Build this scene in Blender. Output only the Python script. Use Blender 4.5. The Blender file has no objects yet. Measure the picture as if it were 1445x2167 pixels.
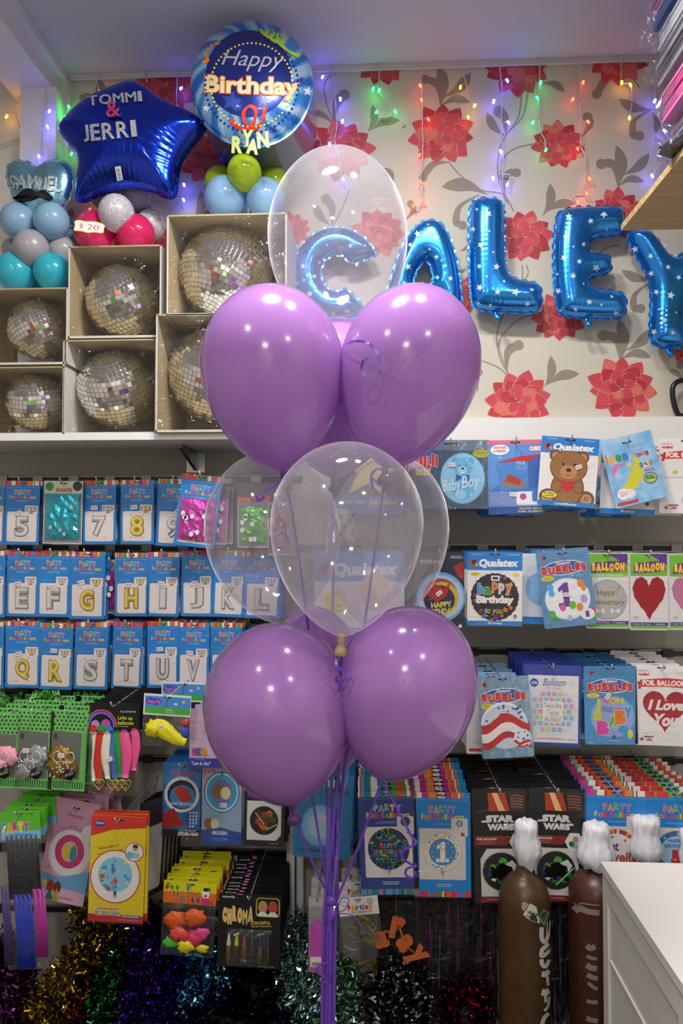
import bpy, math, random
import numpy as np
from mathutils import Vector, Matrix, Euler, noise
random.seed(11)
sc = bpy.context.scene
COL = sc.collection
PI = math.pi
F = 1500.0                     # focal length in pixels of the 1445 x 2167 frame

# ------------------------------------------------------------------ camera
cd = bpy.data.cameras.new('camera'); cam = bpy.data.objects.new('camera', cd); COL.objects.link(cam)
cd.sensor_fit = 'VERTICAL'; cd.sensor_height = 36.0; cd.lens = F / 2167 * 36.0
cd.clip_start = 0.05; cd.clip_end = 50
CAM = Vector((0, 0, 1.7))
cam.location = CAM
cam.rotation_euler = Euler((math.radians(90 + 1.39), 0, math.radians(2.96)))
sc.camera = cam
RM = cam.rotation_euler.to_matrix()

# ------------------------------------------------------------------ world, lights, exposure
w = bpy.data.worlds.new('world'); sc.world = w; w.use_nodes = True
w.node_tree.nodes['Background'].inputs[0].default_value = (0.5, 0.52, 0.6, 1)
w.node_tree.nodes['Background'].inputs[1].default_value = 0.05
sc.view_settings.view_transform = 'Standard'; sc.view_settings.look = 'None'
sc.view_settings.gamma = 1.0; sc.view_settings.use_curve_mapping = False
sc.view_settings.exposure = 0.85
sc.cycles.transparent_max_bounces = 40
sc.cycles.max_bounces = 10
sc.cycles.sample_clamp_indirect = 4.0
def area(name, loc, sx, sy, power, color=(1, 1, 1), shape='RECTANGLE', rot=(0, 0, 0)):
    l = bpy.data.lights.new(name, 'AREA'); l.shape = shape; l.size = sx; l.size_y = sy
    l.energy = power; l.color = color
    o = bpy.data.objects.new(name, l); COL.objects.link(o); o.location = loc; o.rotation_euler = rot
    return o
ZC = 3.32                      # ceiling height
area('ceiling_lamp_oval', (-0.20, 1.27, ZC - .10), .30, .15, 15.5, (1, .98, .95), 'ELLIPSE', (0, 0, .25))
area('ceiling_lamp_round', (.24, 1.27, ZC - .10), .13, .13, 8, (1, .96, .9), 'DISK')
area('ceiling_lamp_left', (-1.15, 0.1, ZC - .06), .20, .20, 14.5, (1, .98, .96), 'DISK')
area('ceiling_lamp_right', (1.0, -0.5, ZC - .06), .20, .20, 8, (1, .98, .96), 'DISK')
area('ceiling_panel_back', (-0.4, -2.0, ZC - .06), .34, .34, 32, (1, .98, .96), 'DISK')

# ------------------------------------------------------------------ helpers
def ray(px, py):
    return RM @ Vector(((px - 722.5) / F, (1083.5 - py) / F, -1.0))
def at(px, py, Y):
    d = ray(px, py); return CAM + d * (Y / d.y)
def ppm(px, py, Y):            # metres per pixel there
    return (at(px + 1, py, Y) - at(px, py, Y)).length
def proj(p):
    q = RM.transposed() @ (Vector(p) - CAM); return (722.5 - q.x / q.z * F, 1083.5 + q.y / q.z * F)
def lin(h):
    h = h.lstrip('#'); c = [int(h[i:i + 2], 16) / 255 for i in (0, 2, 4)]
    return tuple(x / 12.92 if x <= .04045 else ((x + .055) / 1.055) ** 2.4 for x in c) + (1,)
_M = {}
def M(hexc, rough=.45, metal=0.0, coat=0.0, spec=.5, emit=0.0):
    k = (hexc, rough, metal, coat, spec, emit)
    if k in _M: return _M[k]
    m = bpy.data.materials.new('surface_' + hexc.strip('#')); m.use_nodes = True
    b = m.node_tree.nodes['Principled BSDF']
    b.inputs['Base Color'].default_value = lin(hexc); b.inputs['Roughness'].default_value = rough
    b.inputs['Metallic'].default_value = metal; b.inputs['Coat Weight'].default_value = coat
    b.inputs['Specular IOR Level'].default_value = spec
    if emit:
        b.inputs['Emission Color'].default_value = lin(hexc); b.inputs['Emission Strength'].default_value = emit
    _M[k] = m; return m
def nodes(m):
    nt = m.node_tree; return nt, nt.nodes, nt.links
def bumped(m, scale=(40, 40, 40), strength=.3, dist=.01, detail=2, kind='noise'):
    nt, n, L = nodes(m); b = n['Principled BSDF']
    tc = n.new('ShaderNodeTexCoord'); mp = n.new('ShaderNodeMapping'); mp.inputs['Scale'].default_value = scale
    tx = n.new('ShaderNodeTexNoise') if kind == 'noise' else n.new('ShaderNodeTexVoronoi')
    tx.inputs['Scale'].default_value = 1.0
    if kind == 'noise': tx.inputs['Detail'].default_value = detail
    bp = n.new('ShaderNodeBump'); bp.inputs['Strength'].default_value = strength; bp.inputs['Distance'].default_value = dist
    L.new(tc.outputs['Object'], mp.inputs[0]); L.new(mp.outputs[0], tx.inputs['Vector'])
    L.new(tx.outputs[0], bp.inputs['Height']); L.new(bp.outputs[0], b.inputs['Normal'])
    return m
def newmat(name):
    m = bpy.data.materials.new(name); m.use_nodes = True; return m
def tint_noise(m, c1, c2, scale=(5, 5, 5), detail=4, lo=.35, hi=.65):
    nt, n, L = nodes(m); b = n['Principled BSDF']
    tc = n.new('ShaderNodeTexCoord'); mp = n.new('ShaderNodeMapping'); mp.inputs['Scale'].default_value = scale
    tx = n.new('ShaderNodeTexNoise'); tx.inputs['Scale'].default_value = 1; tx.inputs['Detail'].default_value = detail
    cr = n.new('ShaderNodeValToRGB'); cr.color_ramp.elements[0].color = lin(c1); cr.color_ramp.elements[1].color = lin(c2)
    cr.color_ramp.elements[0].position = lo; cr.color_ramp.elements[1].position = hi
    L.new(tc.outputs['Object'], mp.inputs[0]); L.new(mp.outputs[0], tx.inputs['Vector']); L.new(tx.outputs[0], cr.inputs[0])
    L.new(cr.outputs[0], b.inputs['Base Color']); return m
def film_mat(name, tint='#ffffff', gloss=.05, rough=.08, haze=.02, bscale=(14, 14, 30), bstr=.6, ior=1.35, bdist=.01, sheen=0.0):
    m = newmat(name); nt, n, L = nodes(m); n.remove(n['Principled BSDF']); out = n['Material Output']
    tr = n.new('ShaderNodeBsdfTransparent'); tr.inputs[0].default_value = lin(tint)
    gl = n.new('ShaderNodeBsdfGlossy'); gl.inputs['Roughness'].default_value = rough
    df = n.new('ShaderNodeBsdfTranslucent'); df.inputs[0].default_value = (.9, .9, .93, 1)
    d2 = n.new('ShaderNodeBsdfDiffuse'); d2.inputs[0].default_value = (.9, .9, .93, 1)
    dm = n.new('ShaderNodeMixShader'); dm.inputs[0].default_value = .5; L.new(df.outputs[0], dm.inputs[1]); L.new(d2.outputs[0], dm.inputs[2])
    m1 = n.new('ShaderNodeMixShader'); m1.inputs[0].default_value = haze
    L.new(tr.outputs[0], m1.inputs[1]); L.new(dm.outputs[0], m1.inputs[2])
    fr = n.new('ShaderNodeFresnel'); ge = n.new('ShaderNodeNewGeometry'); ix = n.new('ShaderNodeMix'); ix.data_type = 'FLOAT'
    ix.inputs[2].default_value = ior; ix.inputs[3].default_value = 1 / ior; L.new(ge.outputs['Backfacing'], ix.inputs[0]); L.new(ix.outputs[0], fr.inputs[0])
    ad = n.new('ShaderNodeMath'); ad.inputs[1].default_value = gloss; L.new(fr.outputs[0], ad.inputs[0])
    m2 = n.new('ShaderNodeMixShader'); L.new(ad.outputs[0], m2.inputs[0]); L.new(m1.outputs[0], m2.inputs[1]); L.new(gl.outputs[0], m2.inputs[2])
    last = m2
    if sheen:
        sn = n.new('ShaderNodeBsdfSheen'); sn.inputs['Color'].default_value = (sheen, sheen, sheen, 1); sn.inputs['Roughness'].default_value = .25
        last = n.new('ShaderNodeAddShader'); L.new(m2.outputs[0], last.inputs[0]); L.new(sn.outputs[0], last.inputs[1])
    L.new(last.outputs[0], out.inputs[0])
    if bstr:
        tc = n.new('ShaderNodeTexCoord'); mp = n.new('ShaderNodeMapping'); mp.inputs['Scale'].default_value = bscale
        tx = n.new('ShaderNodeTexNoise'); tx.inputs['Scale'].default_value = 1; tx.inputs['Detail'].default_value = 3; tx.inputs['Distortion'].default_value = 1.2
        bp = n.new('ShaderNodeBump'); bp.inputs['Strength'].default_value = bstr; bp.inputs['Distance'].default_value = bdist
        L.new(tc.outputs['Object'], mp.inputs[0]); L.new(mp.outputs[0], tx.inputs['Vector']); L.new(tx.outputs[0], bp.inputs['Height'])
        L.new(bp.outputs[0], gl.inputs['Normal']); L.new(bp.outputs[0], fr.inputs['Normal'])
    return m

class MB:
    """collects polygons, then links them as one mesh object"""
    def __init__(s): s.v = []; s.f = []; s.m = []; s.sm = []; s.mats = []
    def mi(s, mat):
        if mat not in s.mats: s.mats.append(mat)
        return s.mats.index(mat)
    def add(s, vs, fs, mat, smooth=False):
        o = len(s.v); s.v.extend(tuple(x) for x in vs); k = s.mi(mat)
        for f in fs: s.f.append(tuple(i + o for i in f)); s.m.append(k); s.sm.append(smooth)
        return o
    def box(s, a, b, mat):
        x0, y0, z0 = a; x1, y1, z1 = b
        v = [(x0, y0, z0), (x1, y0, z0), (x1, y1, z0), (x0, y1, z0), (x0, y0, z1), (x1, y0, z1), (x1, y1, z1), (x0, y1, z1)]
        s.add(v, [(0, 3, 2, 1), (4, 5, 6, 7), (0, 1, 5, 4), (1, 2, 6, 5), (2, 3, 7, 6), (3, 0, 4, 7)], mat); return s
    def tube(s, pts, r, mat, n=6, caps=True):
        pts = [Vector(p) for p in pts]; vs = []; fs = []
        up = Vector((0.13, .2, 1)).normalized()
        rr = r if hasattr(r, '__len__') else [r] * len(pts)
        for i, p in enumerate(pts):
            t = (pts[min(i + 1, len(pts) - 1)] - pts[max(i - 1, 0)])
            t = t.normalized() if t.length > 1e-9 else Vector((0, 0, 1))
            a = t.cross(up)
            if a.length < 1e-3: a = t.cross(Vector((1, 0, 0)))
            a.normalize(); b = t.cross(a)
            for k in range(n):
                q = 2 * PI * k / n; vs.append(p + (a * math.cos(q) + b * math.sin(q)) * rr[i])
        for i in range(len(pts) - 1):
            for k in range(n):
                k2 = (k + 1) % n; fs.append((i * n + k, i * n + k2, (i + 1) * n + k2, (i + 1) * n + k))
        if caps: fs.append(tuple(range(n))[::-1]); fs.append(tuple((len(pts) - 1) * n + k for k in range(n)))
        s.add(vs, fs, mat, True); return s
    def ribbon(s, pts, wd, mat, side=None, twist=0.0):
        pts = [Vector(p) for p in pts]; vs = []; fs = []
        for i, p in enumerate(pts):
            t = (pts[min(i + 1, len(pts) - 1)] - pts[max(i - 1, 0)]).normalized()
            sd = Vector(side) if side else Vector((0, 1, 0)).cross(t)
            if sd.length < 1e-3: sd = Vector((1, 0, 0))
            sd.normalize()
            if twist: sd = (Matrix.Rotation(twist * i, 3, t) @ sd)
            vs += [p - sd * wd / 2, p + sd * wd / 2]
        for i in range(len(pts) - 1): fs.append((2 * i, 2 * i + 1, 2 * i + 3, 2 * i + 2))
        s.add(vs, fs, mat, True); return s
    def lathe(s, prof, mat, n=32, mtx=None, smooth=True, matf=None):
        vs = []; fs = []
        for (r, z) in prof:
            for k in range(n):
                q = 2 * PI * k / n; p = Vector((r * math.cos(q), r * math.sin(q), z)); vs.append(mtx @ p if mtx else p)
        for i in range(len(prof) - 1):
            for k in range(n):
                k2 = (k + 1) % n; fs.append((i * n + k, i * n + k2, (i + 1) * n + k2, (i + 1) * n + k))
        s.add(vs, fs, mat, smooth); return s
    def build(s, name, parent=None, loc=(0, 0, 0), rot=None, kind=None):
        me = bpy.data.meshes.new(name); me.from_pydata(s.v, [], s.f)
        for m in s.mats: me.materials.append(m)
        me.polygons.foreach_set('material_index', s.m); me.polygons.foreach_set('use_smooth', s.sm); me.update()
        o = bpy.data.objects.new(name, me); COL.objects.link(o); o.location = loc
        if rot: o.rotation_euler = rot
        if parent: o.parent = parent
        if kind: o['kind'] = kind
        return o
def tag(o, label, cat, group=None, kind=None):
    o['label'] = label; o['category'] = cat
    if group: o['group'] = group
    if kind: o['kind'] = kind
    return o
def empty(name, loc, label=None, cat=None, group=None, rot=None):
    o = bpy.data.objects.new(name, None); COL.objects.link(o); o.location = loc; o.empty_display_size = .05
    if rot: o.rotation_euler = rot
    if label: tag(o, label, cat, group)
    return o
def catmull(pts, n=8):
    P = [np.array(p, float) for p in pts]; out = []
    for i in range(len(P) - 1):
        p0 = P[max(i - 1, 0)]; p1 = P[i]; p2 = P[i + 1]; p3 = P[min(i + 2, len(P) - 1)]
        for k in range(n):
            t = k / n; out.append(.5 * (2 * p1 + (p2 - p0) * t + (2 * p0 - 5 * p1 + 4 * p2 - p3) * t * t + (3 * p1 - p0 - 3 * p2 + p3) * t ** 3))
    out.append(P[-1]); return [tuple(x) for x in out]
def chaikin(pts, it=2):
    P = [np.array(p, float) for p in pts]
    for _ in range(it):
        Q = []
        for i in range(len(P)):
            a = P[i]; b = P[(i + 1) % len(P)]; Q += [.75 * a + .25 * b, .25 * a + .75 * b]
        P = Q
    return [tuple(p) for p in P]
# text outlines (built-in font) as flat triangles inside a unit box, v pointing down
_fc = bpy.data.curves.new('lettering', 'FONT'); _fo = bpy.data.objects.new('lettering', _fc); COL.objects.link(_fo)
_fc.resolution_u = 3
_T = {}
def textpoly(t, bold=0.0, shear=0.0, ext=0.0):
    k = (t, bold, shear, ext)
    if k in _T: return _T[k]
    if any(ch in t for ch in 'agp69$"'): bold = min(bold, .065)
    multi = 'M' in t and bold > 0          # the sharp valleys of M: thicken it with shifted copies instead
    _fc.body = t; _fc.offset = 0 if multi else bold; _fc.shear = shear; _fc.extrude = ext
    bpy.context.view_layer.update()
    ev = _fo.evaluated_get(bpy.context.evaluated_depsgraph_get()); me = ev.to_mesh()
    v = np.array([tuple(x.co) for x in me.vertices]) if len(me.vertices) else np.zeros((0, 3))
    f = [tuple(p.vertices) for p in me.polygons]; ev.to_mesh_clear()
    if multi and len(v):
        n0 = len(v); b_ = min(bold, .05); sh = [(0, 0), (b_, 0), (-b_, 0), (0, b_), (0, -b_)]
        f = [tuple(i + k * n0 for i in p) for k in range(len(sh)) for p in f]; v = np.concatenate([v + np.array((x, y, .18 * k)) for k, (x, y) in enumerate(sh)])
    if len(v):
        mn = v.min(0); mx = v.max(0); asp = (mx[0] - mn[0]) / max(mx[1] - mn[1], 1e-6)
        v[:, 0] = (v[:, 0] - mn[0]) / max(mx[0] - mn[0], 1e-6); v[:, 1] = 1 - (v[:, 1] - mn[1]) / max(mx[1] - mn[1], 1e-6)
    else: asp = 1
    _T[k] = (v, f, asp); return _T[k]
def star_pts(u, v, r, rot=0, k=.42, n=5):
    return [(u + math.sin(rot + PI * i / n) * (r if i % 2 == 0 else r * k), v - math.cos(rot + PI * i / n) * (r if i % 2 == 0 else r * k)) for i in range(2 * n)]
def heart_pts(u, v, wd, ht, n=36):
    out = []
    for i in range(n):
        t = 2 * PI * i / n; x = 16 * math.sin(t) ** 3; y = 13 * math.cos(t) - 5 * math.cos(2 * t) - 2 * math.cos(3 * t) - math.cos(4 * t)
        out.append((u + x / 32 * wd, v - (y + 2.5) / 29 * ht))
    return out
def ell_pts(u, v, a, b, n=28, r0=0):
    return [(u + a * math.cos(r0 + 2 * PI * i / n), v + b * math.sin(r0 + 2 * PI * i / n)) for i in range(n)]

class Card(MB):
    """printed card: local pixel space u right, v down from the top-left corner; layers stack towards the viewer"""
    def __init__(s, wd, ht, sc_, thick=.0012):
        super().__init__(); s.w = wd; s.h = ht; s.s = sc_; s.L = 0; s.th = thick; s.du = wd / 2; s.dv = 0
    def P(s, u, v, L=None):
        return ((u - s.du) * s.s, -s.th - (s.L if L is None else L) * .00004, -(v - s.dv) * s.s)
    def body(s, c, r=0):
        a = s.w; b = s.h; m = c if not isinstance(c, str) else M(c)
        if r: pts = s.rpts(0, 0, a, b, r)
        else: pts = [(0, 0), (a, 0), (a, b), (0, b)]
        n = len(pts); fr = [s.P(u, v, 0) for u, v in pts]; bk = [(x, 0, z) for x, y, z in fr]
        s.add(fr + bk, [tuple(range(n))[::-1], tuple(range(n, 2 * n))] + [(i, (i + 1) % n, n + (i + 1) % n, n + i) for i in range(n)], m)
    def poly(s, pts, c, cont=False):
        if not cont: s.L += 1
        s.add([s.P(u, v) for u, v in pts], [tuple(range(len(pts)))[::-1]], M(c) if isinstance(c, str) else c)
    def rpts(s, u0, v0, u1, v1, r):
        out = []
        for cx, cy, a0 in ((u1 - r, v0 + r, -90), (u1 - r, v1 - r, 0), (u0 + r, v1 - r, 90), (u0 + r, v0 + r, 180)):
            for k in range(4):
                a = math.radians(a0 + 30 * k); out.append((cx + r * math.cos(a), cy + r * math.sin(a)))
        return out
    def rect(s, u0, v0, u1, v1, c, r=0, cont=False):
        s.poly(s.rpts(u0, v0, u1, v1, r) if r else [(u0, v0), (u1, v0), (u1, v1), (u0, v1)], c, cont)
    def circ(s, u, v, r, c, b=None, cont=False): s.poly(ell_pts(u, v, r, b or r), c, cont)
    def star(s, u, v, r, c, rot=0, cont=False):
        q = star_pts(u, v, r, rot)
        if not cont: s.L += 1
        s.add([s.P(u, v)] + [s.P(a, b) for a, b in q], [(0, 1 + (i + 1) % 10, 1 + i) for i in range(10)], M(c) if isinstance(c, str) else c)
    def tri(s, pts, c): s.poly(pts, c)
    def line(s, pts, wd, c):
        s.L += 1; vs = []; fs = []
        for i, p in enumerate(pts):
            a = pts[max(i - 1, 0)]; b = pts[min(i + 1, len(pts) - 1)]
            d = np.array([b[0] - a[0], b[1] - a[1]], float); d /= max(np.hypot(*d), 1e-6); q = np.array([-d[1], d[0]]) * wd / 2
            vs += [s.P(p[0] - q[0], p[1] - q[1]), s.P(p[0] + q[0], p[1] + q[1])]
        for i in range(len(pts) - 1): fs.append((2 * i, 2 * i + 1, 2 * i + 3, 2 * i + 2))
        s.add(vs, fs, M(c) if isinstance(c, str) else c)
    def text(s, t, u0, v0, u1, v1, c, bold=0.02, shear=0.0, ang=0.0, cont=False, out=None, ow=.05):
        if out: s.text(t, u0 - 1, v0 - 1, u1 + 1, v1 + 1, out, bold + ow, shear, ang)
        vs, fs, _ = textpoly(t, bold, shear)
        if not cont: s.L += 1
        cu = (u0 + u1) / 2; cv = (v0 + v1) / 2; ca = math.cos(ang); sa = math.sin(ang); q = []
        for x, y, z in vs:
            a = u0 + x * (u1 - u0) - cu; b = v0 + y * (v1 - v0) - cv
            q.append(s.P(cu + a * ca - b * sa, cv + a * sa + b * ca, s.L + z))
        s.add(q, fs, M(c) if isinstance(c, str) else c)
    def mtext(s, t, u0, v0, u1, v1, cols, bold=.03, out=None, wob=0):
        asp = [(textpoly(ch, bold)[2] if ch not in ' Il1i!' else .3) for ch in t]
        asp = [max(.28, min(a, 1.25)) for a in asp]; gap = .12; tot = sum(asp) + gap * (len(t) - 1); k = (u1 - u0) / tot; u = u0; j = 0; s.L += 2
        for i, ch in enumerate(t):
            if ch != ' ':
                dv = (v1 - v0) * wob * math.sin(i * 2.1); t0 = v0 + (0 if ch not in 'aouenrm' else .25 * (v1 - v0)) + dv
                if out: s.L -= 1; s.text(ch, u - .6, t0 - .6, u + asp[i] * k + .6, v1 + dv + .6, out, bold + .05, cont=True); s.L += 1
                s.text(ch, u, t0, u + asp[i] * k, v1 + dv, cols[j % len(cols)], bold, cont=True); j += 1
            u += (asp[i] + gap) * k
    def lines(s, u0, v0, u1, n, c, dv=2.2, th=.8):
        for i in range(n):
            a = (u1 - u0) * random.uniform(0, .18); s.rect(u0 + a, v0 + i * dv, u1 - a, v0 + i * dv + th, c, cont=i > 0)
# ------------------------------------------------------------------ the room
YW = 2.45                      # back wall
XL, XR, YR = -2.7, 1.62, -3.0
m_ceil = bumped(M('#d2d4de', .85), (30, 30, 30), .05)
m_wall = M('#ded8cf', .8); m_plain = bumped(M('#e6e1da', .75), (12, 12, 12), .12)
mb = MB().box((XL, YR, -.05), (XR, YW + .1, 0), tint_noise(M('#6a655e', .5), '#5c5852', '#6d6963', (3, 3, 3))); mb.build('floor', kind='structure')
mb = MB().box((XL, YR, ZC), (XR, YW + .1, ZC + .06), m_ceil); mb.build('ceiling', kind='structure')
wb = MB().box((XL, YW, 0), (XR, YW + .1, ZC), m_plain).build('wall_back', kind='structure')
MB().box((XL - .1, YR, 0), (XL, YW + .1, ZC), M('#d9d5cc', .8)).build('wall_left', kind='structure')
MB().box((XR, YR, 0), (XR + .1, YW + .1, ZC), M('#cfcac2', .8)).build('wall_right', kind='structure')
# the shop front behind the camera: unseen pale wall, colour blocks added as stock for the mirrors to reflect
rear = MB().box((XL, YR - .1, 0), (XR, YR, ZC), M('#e6e2da', .8))
rc = ['#e4662a', '#5fbf3a', '#2d2a33', '#c9c2b8', '#8e5aa8', '#d33a5a', '#2f6fc0', '#f0e9dc', '#e0b030', '#3a3a3e']
for i in range(9):
    for j in range(5):
        if (i * 2 + j * 3) % 5 > 1: continue
        x0 = XL + .1 + i * .46; z0 = .25 + j * .5
        rear.box((x0, YR, z0), (x0 + .40, YR + .12, z0 + .40), M(rc[(i * 3 + j * 7 + (i * j) % 4) % len(rc)], .6))
rear.build('wall_rear', kind='structure')
sh = MB()  # unseen upright blocks, added so the mirror tiles pick up orange and green
for i, c in enumerate(['#e4662a', '#e4662a', '#5fbf3a', '#7fd04a']):
    sh.box((-1.9 + i * .30, -1.2, .0), (-1.66 + i * .30, -.95, 1.45 + .1 * (i % 2)), M(c, .6))
sh.build('trim_3', kind='structure')

# ---- wallpaper: sheet with large red flowers and taupe sprays
wp = MB()
def W2(u, v, L=0):
    p = at(u, v, YW - .0010 - L * .00006); return p
def z_of(py, px=900, Y=YW): return at(px, py, Y).z
ztop = ZC - .004; zbot = z_of(948); xl = at(143, 500, YW).x
m_paper = bumped(M('#cac4b6', .62), (220, 3, 320), .12, .002)
wp.add([(xl, YW - .0008, zbot), (XR, YW - .0008, zbot), (XR, YW - .0008, ztop), (xl, YW - .0008, ztop)], [(0, 1, 2, 3)], m_paper)
m_vine = M('#8f8579', .6); m_tan = M('#d79a78', .5)
reds = [M('#c63f50', .5), M('#cd4854', .5), M('#b23042', .5), M('#d4605c', .5)]
def wpoly(pts, mat, L):
    vs = []
    for u, v in pts:
        p = W2(u, v, L); p.z = min(p.z, ztop); vs.append(p)
    wp.add(vs, [tuple(range(len(vs)))[::-1]], mat)
LV = [0]
def wstrip(pts, w0, w1, mat, L, bulge=0):
    LV[0] = (LV[0] + 1) % 12
    if mat is m_vine: L = L + .22 * LV[0]
    pts = catmull(pts, 7); n = len(pts); vs = []; fs = []
    for i, p in enumerate(pts):
        a = pts[max(i - 1, 0)]; b = pts[min(i + 1, n - 1)]; d = np.array(b) - np.array(a); d = d / max(np.hypot(*d), 1e-6)
        t = i / (n - 1); wd = w0 + (w1 - w0) * t + bulge * math.sin(PI * t ** 1.4) ** 1.35
        q = np.array([-d[1], d[0]]) * wd / 2
        for sg in (-1, 1):
            pp = W2(p[0] + sg * q[0], p[1] + sg * q[1], L); pp.z = min(pp.z, ztop); vs.append(pp)
    for i in range(n - 1): fs.append((2 * i, 2 * i + 1, 2 * i + 3, 2 * i + 2))
    wp.add(vs, fs, mat)
def leaf(a, b, bend=.18, wd=.28):
    a = np.array(a, float); b = np.array(b, float); d = b - a; L = np.hypot(*d); q = np.array([-d[1], d[0]])
    mid = (a + b) / 2 + q * bend * .5
    wstrip([tuple(a), tuple(mid), tuple(b)], 1.5, .5, m_vine, 3, L * wd)
def curl(pts, wd=17):
    wstrip(pts, 2, wd * .62, m_vine, 3, wd * .5); e = pts[-1]; wpoly(ell_pts(e[0], e[1] + 1, wd * .56, wd * .56, 14), m_vine, 5.9)
def stem(pts): wstrip(pts, 2.6, 2.6, m_vine, 2)
def flower(u, v, r, rot=0, sq=.92):
    L = 6; rnd = random.Random(int(u * 7 + v))
    def petal(ang, r0, r1, wd, mat):
        nonlocal L
        def shape(k):
            out = []
            for i in range(15):
                t = i / 14; x = (r0 + (r1 - r0) * t); y = wd * k * math.sin(PI * t ** 1.1) ** .85 * .5
                out.append((x, y))
            back = [(x, -y) for x, y in out[::-1][1:-1]]
            return out + back
        for k, mt in ((1.0, m_tan), (.93, mat)):
            pts = [(u + (x * math.cos(ang) - y * math.sin(ang)) * (1 if k == 1 else .992), v + sq * (x * math.sin(ang) + y * math.cos(ang))) for x, y in shape(k)]
            if k != 1: pts = [(u + (a - u), b) for a, b in pts]
            L += 1; wpoly(pts, mt, L)
        if mat is reds[3]:
            for j in (-.22, -.08, .08, .22):
                q0 = r0 + (r1 - r0) * .3; q1 = r0 + (r1 - r0) * .86
                a = [(q0, j * wd * .5), ((q0 + q1) / 2, j * wd), (q1, j * wd * .6)]
                wstrip([(u + x * math.cos(ang) - y * math.sin(ang), v + sq * (x * math.sin(ang) + y * math.cos(ang))) for x, y in a], .9, .9, m_tan, L + 1)
            L += 1
    for ring, (n, r1, wd) in enumerate(((11, 1.0, .54), (9, .80, .54), (6, .60, .46), (5, .40, .32))):
        for i in range(n):
            a = rot + 2 * PI * (i + .5 * ring) / n + rnd.uniform(-.1, .1)
            petal(a, .04 * r, r * r1 * rnd.uniform(.92, 1.05), r * wd * rnd.uniform(.9, 1.08), reds[rnd.choice([0, 0, 1, 1, 2, 2, 3])])
    for i in range(5):
        wpoly(ell_pts(u + rnd.uniform(-.1, .1) * r, v + rnd.uniform(-.1, .1) * r, 1.4, 1.4, 8), m_tan, L + 2)
z3 = lambda x, y: (850 + x / 2.429, y / 2.429)
z6 = lambda x, y: (850 + x / 2.429, 400 + y / 2.429)
A3 = lambda *q: [z3(*p) for p in q]
A6 = lambda *q: [z6(*p) for p in q]
stem(A3((240, 830), (300, 900), (400, 975), (520, 1000), (575, 1085))); curl(A3((240, 832), (160, 845), (110, 910)), 16)
stem(A3((535, 1040), (495, 900), (500, 780), (540, 690), (620, 600), (650, 470))); stem(A3((545, 1050), (505, 860), (570, 770), (690, 738)))
stem(A3((540, 690), (600, 600), (615, 480)))
leaf(z3(200, 550), z3(192, 333), .15); leaf(z3(215, 500), z3(354, 373), .2); leaf(z3(205, 540), z3(350, 525), -.35); curl(A3((200, 545), (185, 440), (120, 405)), 18)
leaf(z3(530, 700), z3(438, 580), -.2); curl(A3((535, 690), (530, 610), (500, 570)), 22)
leaf(z3(712, 428), z3(838, 472), -.3); leaf(z3(440, 1000), z3(205, 960), .25); curl(A3((400, 1000), (300, 1060), (280, 1140), (312, 1155)), 17)
curl(A3((525, 1010), (540, 900), (590, 885)), 17); curl(A3((930, 700), (965, 640), (955, 600)), 19)
curl(A3((1160, 395), (1060, 400), (1003, 480)), 19); stem(A3((1150, 385), (1190, 410), (1225, 455)))
leaf(z3(1290, 565), z3(1115, 508), -.2); curl(A3((1280, 565), (1195, 620), (1190, 690), (1222, 695)), 18); leaf(z3(1285, 575), z3(1303, 690), -.3)
leaf(z3(1115, 960), z3(1104, 748), .2); leaf(z3(1135, 900), z3(1272, 788), .2); leaf(z3(1115, 955), z3(1245, 935), -.4); curl(A3((1112, 960), (1090, 850), (1025, 840)), 20)
leaf(z3(725, 1110), z3(762, 943), .25); leaf(z3(740, 1090), z3(892, 1045), -.25); leaf(z3(0, 660), z3(20, 640)); curl(A3((20, 1130), (60, 1080), (45, 1045)), 14)
leaf(z3(180, 350 - 70), z3(235, 300), .3, .2)
leaf(z6(1125, 885), z6(1114, 670), .2); leaf(z6(1150, 830), z6(1285, 715), .2); leaf(z6(1125, 875), z6(1280, 865), -.35); curl(A6((1120, 880), (1100, 770), (1035, 750)), 20)
leaf(z6(735, 1015), z6(765, 858), .25); leaf(z6(745, 1005), z6(912, 950), -.22); curl(A6((540, 940), (545, 840), (600, 800)), 20)
stem(A6((580, 1000), (505, 870), (490, 740), (525, 640))); stem(A6((545, 940), (500, 790), (590, 680), (690, 640))); stem(A6((405, 880), (500, 920), (565, 985)))
leaf(z6(1290, 465), z6(1130, 418), -.2); curl(A6((1285, 475), (1200, 540), (1195, 610), (1228, 612)), 17); leaf(z6(1450, 985), z6(1370, 930), .2); curl(A6((1470, 960), (1450, 900), (1430, 900)), 16)
stem(A6((1120, 290), (1060, 300), (1000, 340))); stem(A6((640, 390), (650, 430), (630, 470))); stem(A6((618, 390), (622, 430), (618, 470)))
leaf(z6(300, 320), z6(340, 290), .2); leaf(z6(285, 430), z6(330, 410), .2); curl(A6((390, 1040), (385, 980), (400, 940)), 12)
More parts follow.
